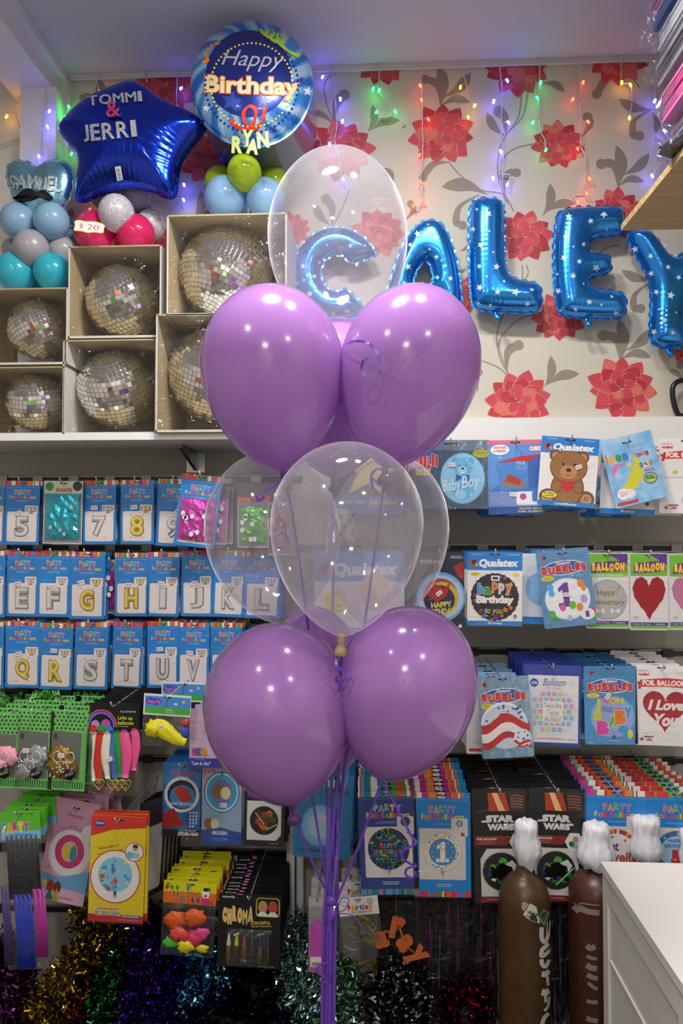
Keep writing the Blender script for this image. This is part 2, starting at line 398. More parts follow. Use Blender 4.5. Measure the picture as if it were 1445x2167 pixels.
# left and middle of the wall
leaf((206, 250), (208, 165), .2, .3); curl([(205, 240), (190, 205), (175, 205)], 13); leaf((250, 128), (262, 146), .2, .5)
leaf((408, 470), (425, 405), .25); leaf((410, 475), (445, 440), .2); leaf((140, 470), (150, 440), .3, .4); leaf((598, 375), (628, 345), .3)
stem([(708, 262), (690, 215), (690, 170), (745, 135)]); curl([(705, 262), (712, 220), (728, 200)], 22); leaf((708, 262), (652, 235), .2, .2)
stem([(640, 235), (680, 245), (712, 268)]); leaf((778, 280), (788, 222), .3); leaf((785, 275), (846, 255), -.25); leaf((640, 300), (637, 270), .2, .4); curl([(620, 320), (600, 310), (604, 305)], 18)
leaf((700, 478), (665, 430), -.2); curl([(703, 478), (702, 440), (690, 420)], 20); stem([(705, 478), (722, 445), (740, 400)])
leaf((830, 395), (810, 355), .3, .4)
for f in ((352, 178, 82), (722, 318, 72), (808, 132, 56, .2), (1092, 138, 74, .4), (935, 285, 72, .1), (1180, 305, 57, .7), (1305, 118, 68, .3), (1110, 500, 62, .5),
          (1308, 450, 58, .2), (1182, 672, 58, .9), (978, 625, 48), (1097, 850, 73, .35), (1316, 822, 75, .15), (440, 335, 66, .4), (800, 492, 58, .6), (618, 485, 40),
          (1450, 740, 34), (350, 520, 46), (560, 440, 40)):
    flower(*f)
wp.build('wallpaper', parent=wb)

# ---- painted column and ceiling beam on the left
m_white = bumped(M('#eae8ec', .6), (25, 25, 25), .35, .01)
xa = at(62, 400, YW).x; xb = at(143, 400, YW).x; zb = z_of(188, 100, YW - .06)
MB().box((xa, YW - .07, zbot), (xb - .012, YW + .01, zb), m_white).build('trim_1', kind='structure')
bm_ = MB(); bm_.box((xa - .05, YR, zb), (xb - .03, YW, ZC), m_white); bm_.box((xb - .03, YR, zb + .05), (xb + .005, YW, ZC), m_white)
bm_.build('trim_2', kind='structure')
MB().box((xb, YW - .014, ZC - .016), (XR, YW, ZC), M('#d5cfcd', .6)).build('trim_4', kind='structure')

# ---- slatted display panel below the shelf, with dark rails and clips
m_panel = M('#a9a69e', .55)
zp = z_of(952, 300)
YP = YW - .02
MB().box((XL, YP, .0), (XR, YW, zp), m_panel).build('trim_5', kind='structure')
m_rail = M('#3a3a3c', .35, .6); m_clip = M('#8f8f8f', .3, .8)
rails = [(-30, 640, 1013), (-30, 1480, 1157), (-30, 620, 1308), (-30, 620, 1462), (640, 1480, 1376), (640, 1480, 1600), (-30, 620, 1602), (-30, 620, 1795), (-30, 640, 1925), (640, 1480, 1795)]
for i, (u0, u1, py) in enumerate(rails):
    zc = at((u0 + u1) / 2, py, YP).z; r_ = MB()
    x0 = at(u0, py, YP).x; x1 = at(u1, py, YP).x
    r_.box((x0, YP - .006, zc - .013), (x1, YP, zc + .007), m_rail); r_.box((x0, YP - .012, zc + .005), (x1, YP, zc + .009), m_clip)
    x = x0 + .05
    while x < x1 - .05:
        r_.box((x, YP - .016, zc - .016), (x + .035, YP - .004, zc + .010), m_clip if py in (1013, 1157) else m_rail); x += .128
    r_.build('trim_%d' % (6 + i), kind='structure')
up = MB(); x0 = at(606, 1900, 2.36).x; x1 = at(623, 1900, 2.36).x; x2 = at(627, 1900, 2.36).x; x3 = at(641, 1900, 2.36).x
zt = z_of(1690, 620, 2.36)
up.box((x0, 2.36, 0), (x1, YP, zt), M('#c9c8c6', .4)); up.box((x2, 2.37, 0), (x3, YP, zt), M('#c9c8c6', .4)); up.build('trim_16', kind='structure')

# ---- long shelves
m_shelf = M('#e9e7e4', .35)
def board(name, u0, u1, v0, v1, Y0, Y1, m, label, cat):
    a = at(u0, v0, Y0); b = at(u1, v0, Y0); zz1 = at((u0 + u1) / 2, v0, Y0).z; zz0 = at((u0 + u1) / 2, v1, Y0).z
    s = MB().box((a.x, Y0, zz0), (b.x, Y1, zz1), m); o = s.build(name); return tag(o, label, cat), zz0, zz1
_, zs0, ZS = board('wall_shelf', -260, 600, 918, 931.5, 2.12, YW, m_shelf, 'long white wall shelf under the boxed mirror balls', 'shelf')
o, _, _ = board('shelf_fascia', 650, 1500, 884, 960, 2.395, YW, m_shelf, 'white board along the wall above the hanging packets on the right', 'board')
# bracket under the left shelf
br = empty('shelf_bracket', at(415, 985, YP), 'steel bracket with a mirrored plate under the white shelf', 'bracket')
q = MB(); p0 = at(405, 940, YP); hh = zs0
Q = Vector(br.location)
vs = []
for dx in (-.006, .006):
    vs += [(dx, 0, hh - Q.z), (dx, -.20, hh - Q.z), (dx, -.20, hh - Q.z - .012), (dx, 0, -.02)]
q.add(vs, [(0, 1, 2, 3), (7, 6, 5, 4), (0, 4, 5, 1), (1, 5, 6, 2), (2, 6, 7, 3)], M('#8a8a90', .3, .9)); q.build('arm', br)
MB().box((-.032, -.006, -.025), (.032, 0, hh - Q.z - .01), M('#c8c8cc', .3, 1)).build('wall_plate', br)

# ------------------------------------------------------------------ fairy lights
fl = empty('fairy_lights', (0, YW - .01, ZC), 'string of coloured icicle fairy lights hung along the ceiling line', 'fairy lights')
FLo = Vector(fl.location)
m_wire = M('#cfcdd0', .3); m_bulbcap = M('#e8e8ea', .2)
def ledmat(name, hexc, st):
    m = newmat(name); nt, n, L = nodes(m); n.remove(n['Principled BSDF']); e = n.new('ShaderNodeEmission')
    e.inputs[0].default_value = lin(hexc); e.inputs[1].default_value = st; L.new(e.outputs[0], n['Material Output'].inputs[0]); return m
LED = {'R': ledmat('led_red', '#ff3018', 11), 'G': ledmat('led_green', '#18ff60', 11), 'B': ledmat('led_blue', '#5a58ff', 28), 'Y': ledmat('led_amber', '#ffae20', 9)}
cab = MB(); pts = [at(u, v, YW - .02) for u, v in ((146, 158), (250, 150), (380, 147), (520, 142), (650, 138), (780, 132), (900, 126), (1000, 124), (1080, 120), (1200, 116), (1310, 115), (1420, 112), (1500, 112))]
pts = [Vector((p.x, p.y, min(p.z, ZC - .022))) for p in pts]
cab.tube([Vector(p) - FLo for p in catmull(pts, 3)], .003, m_wire, 5); cab.build('cable', fl)
rf = random.Random(3)
def strand(wire, bulbs, col_, Y=YW - .022):
    mbw = MB(); P = [Vector(p) - FLo for p in catmull([at(u, v, Y) for u, v in wire], 4)]
    P = [p + Vector((rf.uniform(-.0015, .0015), rf.uniform(-.002, 0), 0)) for p in P]
    mbw.tube(P, .0022, m_wire, 5)
    for (u, v) in bulbs:
        k = min(P, key=lambda p: (p + FLo - at(u, v, Y)).length); e = at(u, v, Y - .012) - FLo
        mbw.tube([k, (k + e) / 2 + Vector((0, -.004, .003)), e], .0014, m_wire, 4)
    wo = mbw.build('drop_wire', fl)
    for b in bulbs:
        u, v = b[:2]; c = b[2] if len(b) > 2 else col_; p = at(u, v, Y - .012) - FLo
        d = Vector((rf.uniform(-.7, .7), rf.uniform(-.5, .1), -1)).normalized(); mt = d.to_track_quat('Z', 'Y').to_matrix().to_4x4(); mt.translation = p
        bl = MB(); bl.lathe([(.0005, -.004), (.0036, -.003), (.0042, .004), (.0034, .009), (.0005, .011)], LED[c], 10, mt)
        bl.build('bulb', wo)
W3 = lambda *q: [z3(*p) for p in q]
strand(W3((90, 300), (100, 400), (105, 620), (108, 760), (98, 900), (105, 1000), (85, 1060), (60, 1062)), W3((93, 437), (100, 510), (135, 610), (92, 795), (97, 930), (110, 1020), (60, 1053)), 'R')
strand(W3((295, 295), (312, 370), (330, 430), (350, 520), (330, 570), (320, 600)), W3((302, 445), (377, 540), (340, 600)), 'Y')
strand(W3((500, 285), (508, 380), (515, 480), (510, 640), (515, 720), (520, 820), (500, 890), (560, 900), (545, 945)), W3((540, 410), (473, 517), (545, 627), (507, 775), (468, 913), (543, 945)), 'B')
strand(W3((708, 280), (706, 420), (705, 560), (710, 660), (730, 710), (742, 760)), W3((714, 420), (694, 500), (675, 627), (742, 768)), 'G')
strand(W3((915, 270), (912, 330), (922, 420), (915, 520), (922, 640), (918, 740), (940, 800), (942, 900), (930, 980), (880, 985), (885, 1010), (900, 1035)), W3((933, 420), (880, 508), (955, 623), (902, 762), (963, 914), (948, 990), (905, 1035)), 'R')
strand(W3((1128, 265), (1130, 420), (1173, 433), (1185, 510), (1172, 600)), W3((1130, 420), (1173, 433), (1170, 602)), 'Y')
strand(W3((1300, 262), (1310, 400), (1302, 515), (1345, 670), (1372, 735), (1290, 900)), W3((1302, 515), (1348, 670), (1375, 735), (1285, 900)), 'B')
strand([(797, 125), (802, 160), (800, 190), (815, 215), (826, 232), (822, 248), (800, 248)], [(790, 187), (803, 190), (797, 236), (836, 235)], 'G')
strand([(707, 130), (705, 170), (708, 210), (712, 260), (709, 300), (715, 330), (722, 375)], [(683, 162), (720, 208), (725, 255), (697, 304), (725, 378)], 'B')
strand([(640, 140), (645, 200), (652, 250)], [(658, 258)], 'Y'); strand([(376, 148), (374, 190), (376, 240), (385, 330), (378, 390), (375, 415)], [(384, 186), (389, 390), (388, 422)], 'B')
strand([(305, 150), (312, 175)], [], 'R'); strand([(209, 150), (206, 180), (210, 192)], [(210, 193), (190, 443)], 'R')
strand([(146, 162), (150, 190), (146, 225), (140, 250), (150, 300), (153, 325)], [(145, 225), (138, 247), (152, 324)], 'G', YW - .02)
strand([(97, 192), (100, 225), (93, 260), (90, 300), (92, 350)], [(105, 234), (100, 267), (82, 330)], 'B', YW - .085)
strand([(46, 175), (40, 205), (35, 240), (48, 290), (57, 296), (50, 330)], [(48, 222), (15, 245), (57, 296)], 'Y', YW - .022)
strand([(-20, 318), (20, 300), (50, 293), (58, 300), (58, 340)], [], 'Y', YW - .022)
# ------------------------------------------------------------------ inflated foil shapes
def inflate(mb, outlines, Y, cell, T, Rd, mat, O, smooth=2, wr=.06, wl=9, rim=3.0, seed=0, back=True, backT=None, yfun=None):
    """outlines in photo pixels (first the outer one, then holes); T = bulge in pixels; O = mesh origin. Returns height function."""
    rn = np.random.RandomState(seed); S = []; A = []; NI = []
    loops = []
    for ol in outlines:
        P = np.array(ol, float); n = len(P); q = []
        for i in range(n):
            a = P[i]; b = P[(i + 1) % n]; m = max(1, int(np.hypot(*(b - a)) / 1.6))
            for k in range(m): q.append(a + (b - a) * k / m)
        q = np.array(q); loops.append(q); S.append(q); A.append(np.arange(len(q)) * 1.6)
    B = np.concatenate(S); AR = np.concatenate(A)
    mn = B.min(0) - cell; mx = B.max(0) + cell
    gx = np.arange(mn[0], mx[0] + cell, cell); gy = np.arange(mn[1], mx[1] + cell, cell)
    X, Yg = np.meshgrid(gx, gy, indexing='ij'); pts = np.stack([X.ravel(), Yg.ravel()], 1)
    ins = np.zeros(len(pts), bool)
    for q in loops:
        a = q; b = np.roll(q, -1, 0)
        for i in range(len(a)):
            y0, y1 = a[i, 1], b[i, 1]
            if y0 == y1: continue
            c = ((y0 > pts[:, 1]) != (y1 > pts[:, 1])); xx = a[i, 0] + (pts[:, 1] - y0) / (y1 - y0) * (b[i, 0] - a[i, 0])
            ins ^= c & (pts[:, 0] < xx)
    D = np.empty(len(pts)); IX = np.empty(len(pts), int)
    for k in range(0, len(pts), 2000):
        d = np.sqrt(((pts[k:k + 2000, None, :] - B[None]) ** 2).sum(2)); IX[k:k + 2000] = d.argmin(1); D[k:k + 2000] = d.min(1)
    x = np.clip(D / Rd, 0, 1); h = T * np.sqrt(np.clip(1 - (1 - x) ** 2, 0, 1)) * ins
    sh = X.shape; H = h.reshape(sh); I = ins.reshape(sh)
    for _ in range(smooth):
        Hp = np.pad(H, 1); av = (Hp[2:, 1:-1] + Hp[:-2, 1:-1] + Hp[1:-1, 2:] + Hp[1:-1, :-2]) / 4; H = np.where(I, .4 * H + .6 * av, 0)
    ph = AR[IX].reshape(sh); Dm = D.reshape(sh)
    H = H * (1 + wr * (.5 + np.sin(ph / 17.) + .6 * np.sin(ph / 41. + 1)) * np.sin(2 * PI * ph / wl + 2.0 * np.sin(ph / 31.)) * np.exp(-Dm / (.38 * Rd)))
    pos = pts.copy(); out = ~ins & (D < cell * 1.6); pos[out] = B[IX[out]]; ok = (ins | out).reshape(sh)
    O = Vector(O); idx = {}; vs = []; vb = []; s_ = ppm(pts[:, 0].mean(), pts[:, 1].mean(), Y)
    bT = 1.0 if backT is None else backT
    flat = H.ravel()
    def vid(i, j):
        k = i * sh[1] + j
        if k not in idx:
            idx[k] = len(vs); p = at(pos[k, 0], pos[k, 1], Y) - O; yo = yfun(pos[k, 0], pos[k, 1]) if yfun else 0
            vs.append((p.x, p.y + yo - flat[k] * s_, p.z)); vb.append((p.x, p.y + yo + flat[k] * s_ * bT + .0006, p.z))
        return idx[k]
    fs = []
    for i in range(sh[0] - 1):
        for j in range(sh[1] - 1):
            if (I[i, j] or I[i + 1, j] or I[i, j + 1] or I[i + 1, j + 1]) and ok[i, j] and ok[i + 1, j] and ok[i, j + 1] and ok[i + 1, j + 1]:
                fs.append((vid(i, j), vid(i, j + 1), vid(i + 1, j + 1), vid(i + 1, j)))
    mb.add(vs, fs, mat, True)
    if back: mb.add(vb, [f[::-1] for f in fs], mat, True)
    if rim:
        for li, q in enumerate(loops):
            q = q[::2]; n = len(q); r0 = []; r1 = []
            t = np.roll(q, -1, 0) - np.roll(q, 1, 0); t /= np.maximum(np.hypot(t[:, 0], t[:, 1]), 1e-6)[:, None]; nn = np.stack([t[:, 1], -t[:, 0]], 1)
            ar = .5 * np.sum(q[:, 0] * np.roll(q[:, 1], -1) - np.roll(q[:, 0], -1) * q[:, 1])
            if (ar < 0) != (li > 0): nn = -nn
            for i in range(n):
                k = rim * (.75 + .35 * math.sin(i * 1.05)); p = q[i]; pp = p + nn[i] * k; pi_ = p - nn[i] * 1.5
                yo = yfun(*p) if yfun else 0
                a = at(pi_[0], pi_[1], Y) - O; b = at(pp[0], pp[1], Y) - O; wv = .0012 * math.sin(i * .9)
                r0.append((a.x, a.y + yo, a.z)); r1.append((b.x, b.y + wv + yo, b.z))
            mb.add(r0 + r1, [(i, (i + 1) % n, n + (i + 1) % n, n + i) for i in range(n)], mat, True)
    def hf(u, v):
        i = (u - gx[0]) / cell; j = (v - gy[0]) / cell; i0 = int(min(max(i, 0), sh[0] - 2)); j0 = int(min(max(j, 0), sh[1] - 2)); a = min(max(i - i0, 0), 1); b = min(max(j - j0, 0), 1)
        return ((H[i0, j0] * (1 - a) + H[i0 + 1, j0] * a) * (1 - b) + (H[i0, j0 + 1] * (1 - a) + H[i0 + 1, j0 + 1] * a) * b) * s_ - (yfun(u, v) if yfun else 0)
    return hf
def onsurf(u, v, hf, Y, h0=None):
    """the point of the bulging surface that is seen along the ray, and its height"""
    h = 0
    for _ in range(6):
        q = at(u, v, Y - h); h = .5 * h + .5 * hf(*proj((q.x, Y, q.z)))
    return at(u, v, Y - h), h
def drape(mb, pts2, faces, hf, Y, O, mat, off=.0015):
    O = Vector(O); vs = []
    for u, v in pts2:
        p, h = onsurf(u, v, hf, Y); p = p - O; vs.append((p.x, p.y - off, p.z))
    mb.add(vs, faces, mat)
def drape_star(mb, u, v, r, rot, hf, Y, O, mat):
    q = star_pts(u, v, r, rot, .45); pts = [(u, v)] + q + [((u + a) / 2, (v + b) / 2) for a, b in q]
    f = []
    for i in range(10):
        j = (i + 1) % 10; f.append((0, 11 + j, 11 + i)); f.append((11 + i, 11 + j, 1 + j, 1 + i))
    drape(mb, pts, f, hf, Y, O, mat)
def glyphs(par, name, t, u0, v0, u1, v1, ang, hf, Y, O, mat, bold=.05, th=.003, jitter=0, side=None):
    """thick cut-out letters lying on a curved surface"""
    n = len(t); asp = [max(.35, textpoly(c, bold)[2]) for c in t]; tot = sum(asp) + .14 * (n - 1); k = (u1 - u0) / tot; u = u0; O = Vector(O)
    cu, cv = (u0 + u1) / 2, (v0 + v1) / 2
    for i, c in enumerate(t):
        V, fs, _ = textpoly(c, bold); dv = jitter * math.sin(i * 2.3 + 1)
        P2 = []
        for x, y, z in V:
            a = u + x * asp[i] * k - cu; b = v0 + dv + y * (v1 - v0) - cv
            P2.append((cu + a * math.cos(ang) - b * math.sin(ang), cv + a * math.sin(ang) + b * math.cos(ang)))
        base = []
        for p in P2: q = onsurf(p[0], p[1], hf, Y)[0] - O; base.append((q.x, q.y, q.z))
        fr = [(x, y - th - .001, z) for x, y, z in base]; m = len(fr); ed = {}; base = [(x, y - max(0, th - .003), z) for x, y, z in base]
        for f in fs:
            for a in range(len(f)):
                e = (f[a], f[(a + 1) % len(f)]); ed[e] = 1
        walls = [(a, b, b + m, a + m) for (a, b) in ed if (b, a) not in ed]
        mb = MB(); mb.add(fr + base, list(fs) + walls, mat); mb.build(name, par); u += (asp[i] + .14) * k

def foil(name, hexc, rough=.16, wscale=60, wstr=.12):
    m = bumped(newmat(name), (wscale, wscale, wscale * .5), wstr, .004, 3); b = m.node_tree.nodes['Principled BSDF']
    b.inputs['Base Color'].default_value = lin(hexc); b.inputs['Metallic'].default_value = .92; b.inputs['Roughness'].default_value = rough
    b.inputs['Coat Weight'].default_value = .5; b.inputs['Coat Roughness'].default_value = .04
    return m
def glitter(name, c1, c2):
    m = newmat(name); nt, n, L = nodes(m); b = n['Principled BSDF']
    tc = n.new('ShaderNodeTexCoord'); vo = n.new('ShaderNodeTexVoronoi'); vo.inputs['Scale'].default_value = 420
    cr = n.new('ShaderNodeValToRGB'); cr.color_ramp.elements[0].color = lin(c1); cr.color_ramp.elements[1].color = lin(c2)
    L.new(tc.outputs['Object'], vo.inputs['Vector']); L.new(vo.outputs['Color'], cr.inputs[0]); L.new(cr.outputs[0], b.inputs['Base Color'])
    bp = n.new('ShaderNodeBump'); bp.inputs['Strength'].default_value = .8; bp.inputs['Distance'].default_value = .002; L.new(vo.outputs['Color'], bp.inputs['Height']); L.new(bp.outputs[0], b.inputs['Normal'])
    b.inputs['Metallic'].default_value = .6; b.inputs['Roughness'].default_value = .35; return m
m_blue = foil('foil_bright_blue', '#2a92ea', .2, 30, .05); m_blue.node_tree.nodes['Principled BSDF'].inputs['Metallic'].default_value = .8; m_starp = M('#c9d6ee', .35)

# ------------------------------------------------------------------ letter balloons on the wall
YL = 2.375
def letter(name, outs, T, Rd, label, seed, stars, extra=None, it=2):
    outs = [chaikin(o, it) for o in outs]; us = [p[0] for p in outs[0]]; vs = [p[1] for p in outs[0]]
    O = at(sum(us) / len(us), max(vs), YL); r = empty(name, O, label, 'balloon', 'blue starry letter balloons')
    mb = MB(); hf = inflate(mb, outs, YL, 2.6, T, Rd, m_blue, O, 3, .022, 10, 4.5, seed, yfun=extra)
    for (u, v, q) in stars: drape_star(mb, u, v, q, (u * 1.7) % 1.2, hf, YL, O, m_starp)
    body = mb.build('foil_body', r)
    return r, hf, O
def tail(r, O, u, v):
    m = MB(); p = at(u, v, YL) - O; m.tube([p + Vector((0, 0, .012)), p, p + Vector((.006, -.006, -.012)), p + Vector((.012, -.004, -.018))], [.010, .006, .010, .013], m_blue, 8); m.build('filling_neck', r)
S6 = lambda *q: [(850 + x / 2.429, 400 + y / 2.429, r / 2.429) for x, y, r in q]
r, hf, O = letter('foil_letter_balloon', [[(993, 436), (1006, 422), (1030, 419), (1056, 422), (1067, 434), (1067, 500), (1067, 545), (1072, 575), (1088, 592), (1141, 600), (1145, 620), (1146, 642), (1140, 661), (1090, 662), (1020, 657), (999, 648), (995, 600), (993, 520)]], 32, 36,
    'blue starry foil balloon shaped as letter L on the flowered wall', 1, S6((445, 128, 20), (385, 105, 9), (365, 207, 16), (450, 217, 8), (405, 288, 18), (470, 325, 8), (398, 398, 15), (487, 400, 19), (437, 450, 8), (400, 507, 20), (492, 530, 18), (585, 530, 22), (525, 475, 9), (645, 592, 16), (670, 515, 14), (395, 590, 11), (455, 600, 14), (597, 485, 9)))
tail(r, O, 1048, 666)
r, hf, O = letter('foil_letter_balloon', [[(1177, 462), (1186, 447), (1210, 440), (1300, 437), (1316, 441), (1321, 470), (1317, 496), (1290, 499), (1256, 502), (1246, 514), (1244, 532), (1252, 538), (1288, 540), (1293, 556), (1290, 578), (1262, 582), (1246, 590), (1245, 603), (1254, 612), (1318, 619), (1325, 634), (1322, 668), (1300, 675), (1230, 672), (1190, 668), (1180, 655), (1172, 600), (1171, 520)]], 30, 34,
    'blue starry foil balloon shaped as letter E under the fairy lights', 2, S6((857, 142, 20), (932, 107, 14), (1038, 130, 22), (970, 165, 17), (1052, 208, 8), (840, 245, 14), (882, 297, 8), (935, 285, 14), (832, 355, 19), (912, 373, 15), (798, 438, 9), (880, 447, 18), (1000, 408, 22), (968, 325, 12), (803, 525, 18), (857, 553, 9), (963, 582, 17), (1025, 595, 9), (985, 530, 14), (1080, 550, 14), (893, 620, 15), (815, 625, 8), (1100, 640, 18), (935, 487, 8)))
tail(r, O, 1240, 680)
r, hf, O = letter('foil_letter_balloon', [[(884, 474), (902, 466), (922, 467), (940, 478), (955, 512), (968, 560), (974, 610), (976, 650), (950, 656), (932, 652), (926, 622), (915, 610), (878, 610), (866, 622), (860, 655), (830, 655), (812, 648), (824, 600), (842, 545), (862, 500)], [(897, 549), (908, 552), (917, 576), (917, 596), (910, 606), (882, 606), (872, 600), (878, 574)]], 27, 27,
    'blue starry foil balloon shaped as letter A behind the purple balloon', 3, S6((80, 230, 19), (135, 178, 12), (178, 252, 19), (43, 287, 14), (143, 310, 8), (178, 350, 14), (32, 400, 19), (223, 395, 8), (182, 455, 14), (250, 460, 15), (15, 488, 16), (220, 535, 17)))
r, hf, O = letter('foil_letter_balloon', [[(1322, 498), (1340, 488), (1366, 487), (1386, 500), (1412, 540), (1428, 548), (1444, 540), (1466, 500), (1485, 487), (1520, 487), (1530, 500), (1500, 560), (1462, 612), (1452, 640), (1450, 725), (1440, 738), (1392, 735), (1374, 722), (1377, 660), (1378, 600), (1358, 560)]], 31, 34,
    'blue starry foil balloon shaped as letter Y below the wooden shelf', 4, S6((1270, 237, 15), (1198, 310, 20), (1350, 292, 15), (1278, 345, 16), (1405, 340, 7), (1368, 402, 15), (1280, 435, 18), (1422, 455, 16), (1307, 530, 17), (1382, 547, 22), (1322, 620, 8), (1348, 675, 17), (1410, 635, 8), (1295, 735, 18), (1392, 740, 15)))
tail(r, O, 1412, 741)
arc = [(712 + 92 * math.cos(math.radians(a)), 580 + 98 * math.sin(math.radians(a))) for a in range(48, 337, 9)]
arc += [(712 + 34 * math.cos(math.radians(a)), 578 + 40 * math.sin(math.radians(a))) for a in range(330, 52, -12)]
r, hf, O = letter('foil_letter_balloon', [arc], 27, 29, 'blue starry foil balloon shaped as letter C seen through the clear balloon', 5,
    [(686, 493, 7), (660, 502, 6), (640, 525, 7), (716, 500, 4), (692, 519, 4), (741, 520, 7), (772, 520, 4), (641, 564, 7), (676, 556, 5), (665, 585, 6), (643, 593, 4), (655, 622, 8), (705, 665, 6), (708, 535, 4), (628, 600, 5), (735, 660, 6)], it=1)

# ------------------------------------------------------------------ latex balloons
def latex(name, hexc, rough=.16, tl=.28, coat=.35):
    m = newmat(name); nt, n, L = nodes(m); b = n['Principled BSDF']; out = n['Material Output']
    b.inputs['Base Color'].default_value = lin(hexc); b.inputs['Roughness'].default_value = rough; b.inputs['Coat Weight'].default_value = coat; b.inputs['Coat Roughness'].default_value = .03
    t = n.new('ShaderNodeBsdfTranslucent'); t.inputs[0].default_value = lin(hexc); mx = n.new('ShaderNodeMixShader'); mx.inputs[0].default_value = tl
    L.new(b.outputs[0], mx.inputs[1]); L.new(t.outputs[0], mx.inputs[2]); L.new(mx.outputs[0], out.inputs[0]); return m
m_purple = latex('purple_latex', '#bb86d2', .17, .3, .8); m_dkpurple = latex('purple_latex_knot', '#5a2f70', .3, .1)
m_clear = film_mat('clear_latex', '#f8f6fb', .05, .05, .14, bstr=.03, bscale=(8, 8, 8), ior=1.42, sheen=.75)
m_clearknot = latex('clear_latex_knot', '#d8c79a', .3, .5)
m_rib = newmat('purple_ribbon'); b_ = m_rib.node_tree.nodes['Principled BSDF']; b_.inputs['Base Color'].default_value = lin('#6a3fb4'); b_.inputs['Roughness'].default_value = .28; b_.inputs['Coat Weight'].default_value = .5
def teardrop(R, Lt, Lb, n=26):
    """profile from neck (z=-Lb) to top (z=Lt) around the widest point"""
    pr = []
    for i in range(n + 1):
        w = 1 - i / n; r = R * max(0, (1 - w ** 1.95)) ** .66; pr.append((max(r, .05 * R) if i == 0 else max(r, .055 * R), -Lb * w))
    for i in range(1, n + 1):
        a = PI / 2 * i / n; pr.append((R * math.cos(a) if i < n else .0004, Lt * math.sin(a)))
    return pr
def axis_mtx(bot, top, c):
    z = (Vector(top) - Vector(bot)).normalized(); y = Vector((0, 1, 0)); x = y.cross(z).normalized(); y = z.cross(x)
    m = Matrix((x, y, z)).transposed().to_4x4(); m.translation = c; return m
def big_balloon(top, bot, rad, Y, mat, mk, label, wide=.42, knot=True, tilt=0, group=None):
    T = at(top[0], top[1], Y); B = at(bot[0], bot[1], Y + tilt); C = T.lerp(B, wide); L = (T - B).length; R = rad * ppm(*top, Y)
    r = empty('latex_balloon', B, label, 'balloon', group); mt = axis_mtx(B, T, C - B)
    mb = MB(); mb.lathe(teardrop(R, L * wide, L * (1 - wide)), mat, 72, mt); body = mb.build('balloon_body', r)
    if knot:
        k = MB(); d = (B - T).normalized(); mk_ = axis_mtx(B, T, Vector((0, 0, 0)))
        k.lathe([(.055 * R, .004), (.045 * R, -.003), (.06 * R, -.008), (.035 * R, -.012), (.07 * R, -.022), (.10 * R, -.034), (.08 * R, -.034), (.02 * R, -.02)], mk, 14, mk_)
        k.build('knot', r)
    return r, B
def add_ribbon(r, O, pts, name='ribbon', wd=.0052, side=None, n=8, tw=0):
    m = MB(); m.ribbon([Vector(p) - O for p in catmull(pts, n)], wd, m_rib, side, tw); return m.build(name, r)
G = 'balloons of the big purple and clear bouquet'
TIE = [(702, 1905), (699, 1960), (697, 2060), (696, 2167), (696, 2300)]
def down(B, k, Yt=1.46, first=None):
    o = (k - 4.5) * .0031; q = [B]
    for f in (first or []): q.append(f)
    for (u, v), dy in zip(TIE, (0, 0, 0, 0, 0)):
        p = at(u, v, Yt); q.append(Vector((p.x + o, p.y + .004 * ((k * 7) % 5 - 2), p.z)))
    e = q[-1]; q.append(Vector((e.x + o * .3, e.y, .02))); return q
# back ones first
P_ = lambda u, v, Y: at(u, v, Y)
r, B = big_balloon((708, 322), (722, 735), 146.5, 1.72, m_clear, m_clearknot, 'large clear balloon at the top of the bouquet', .44, group=G)
add_ribbon(r, B, down(B, 3, first=[P_(712, 880, 1.66), P_(704, 1300, 1.56)]))
r, B = big_balloon((722, 676), (706, 1012), 132, 1.70, m_purple, m_dkpurple, 'purple balloon deep in the bouquet between the two upper ones', .45, group=G)
add_ribbon(r, B, down(B, 4, first=[P_(704, 1200, 1.62)]))
r, B = big_balloon((556, 958), (601, 1322), 141, 1.56, m_clear, m_clearknot, 'clear balloon on the left of the bouquet beneath a purple one', .46, group=G)
add_ribbon(r, B, down(B, 2, first=[P_(640, 1560, 1.52)]))
r, B = big_balloon((848, 966), (785, 1335), 128, 1.66, m_clear, m_clearknot, 'clear balloon at right rear of the bouquet before cartoon packets', .45, group=G)
add_ribbon(r, B, down(B, 5, first=[P_(740, 1560, 1.55)]))
r, B = big_balloon((650, 1284), (712, 1640), 108, 1.64, m_purple, m_dkpurple, 'purple balloon deep in the bouquet between the two lower ones', .5, group=G)
add_ribbon(r, B, down(B, 6))
r, B = big_balloon((560, 607), (600, 1001), 150, 1.40, m_purple, m_dkpurple, 'upper left purple balloon of the bouquet before the mirror balls', .44, group=G)
add_ribbon(r, B, down(B, 1, first=[P_(622, 1110, 1.42), P_(655, 1350, 1.47), P_(690, 1650, 1.48)]))
add_ribbon(r, B, [P_(601, 1015, 1.40), P_(570, 1035, 1.39), P_(548, 1048, 1.385), P_(545, 1060, 1.385), P_(560, 1052, 1.38)], 'ribbon_curl')
add_ribbon(r, B, [P_(600, 1018, 1.4), P_(582, 1050, 1.39), P_(592, 1095, 1.39), P_(605, 1120, 1.39), P_(600, 1155, 1.385), P_(586, 1158, 1.38), P_(584, 1138, 1.38), P_(600, 1128, 1.385), P_(612, 1150, 1.38)], 'ribbon_curl')
r, B = big_balloon((906, 608), (816, 990), 149, 1.405, m_purple, m_dkpurple, 'upper right purple balloon of the bouquet below the blue letters', .44, group=G)
add_ribbon(r, B, down(B, 7, first=[P_(800, 1120, 1.45), P_(760, 1400, 1.50), P_(725, 1650, 1.49)]))
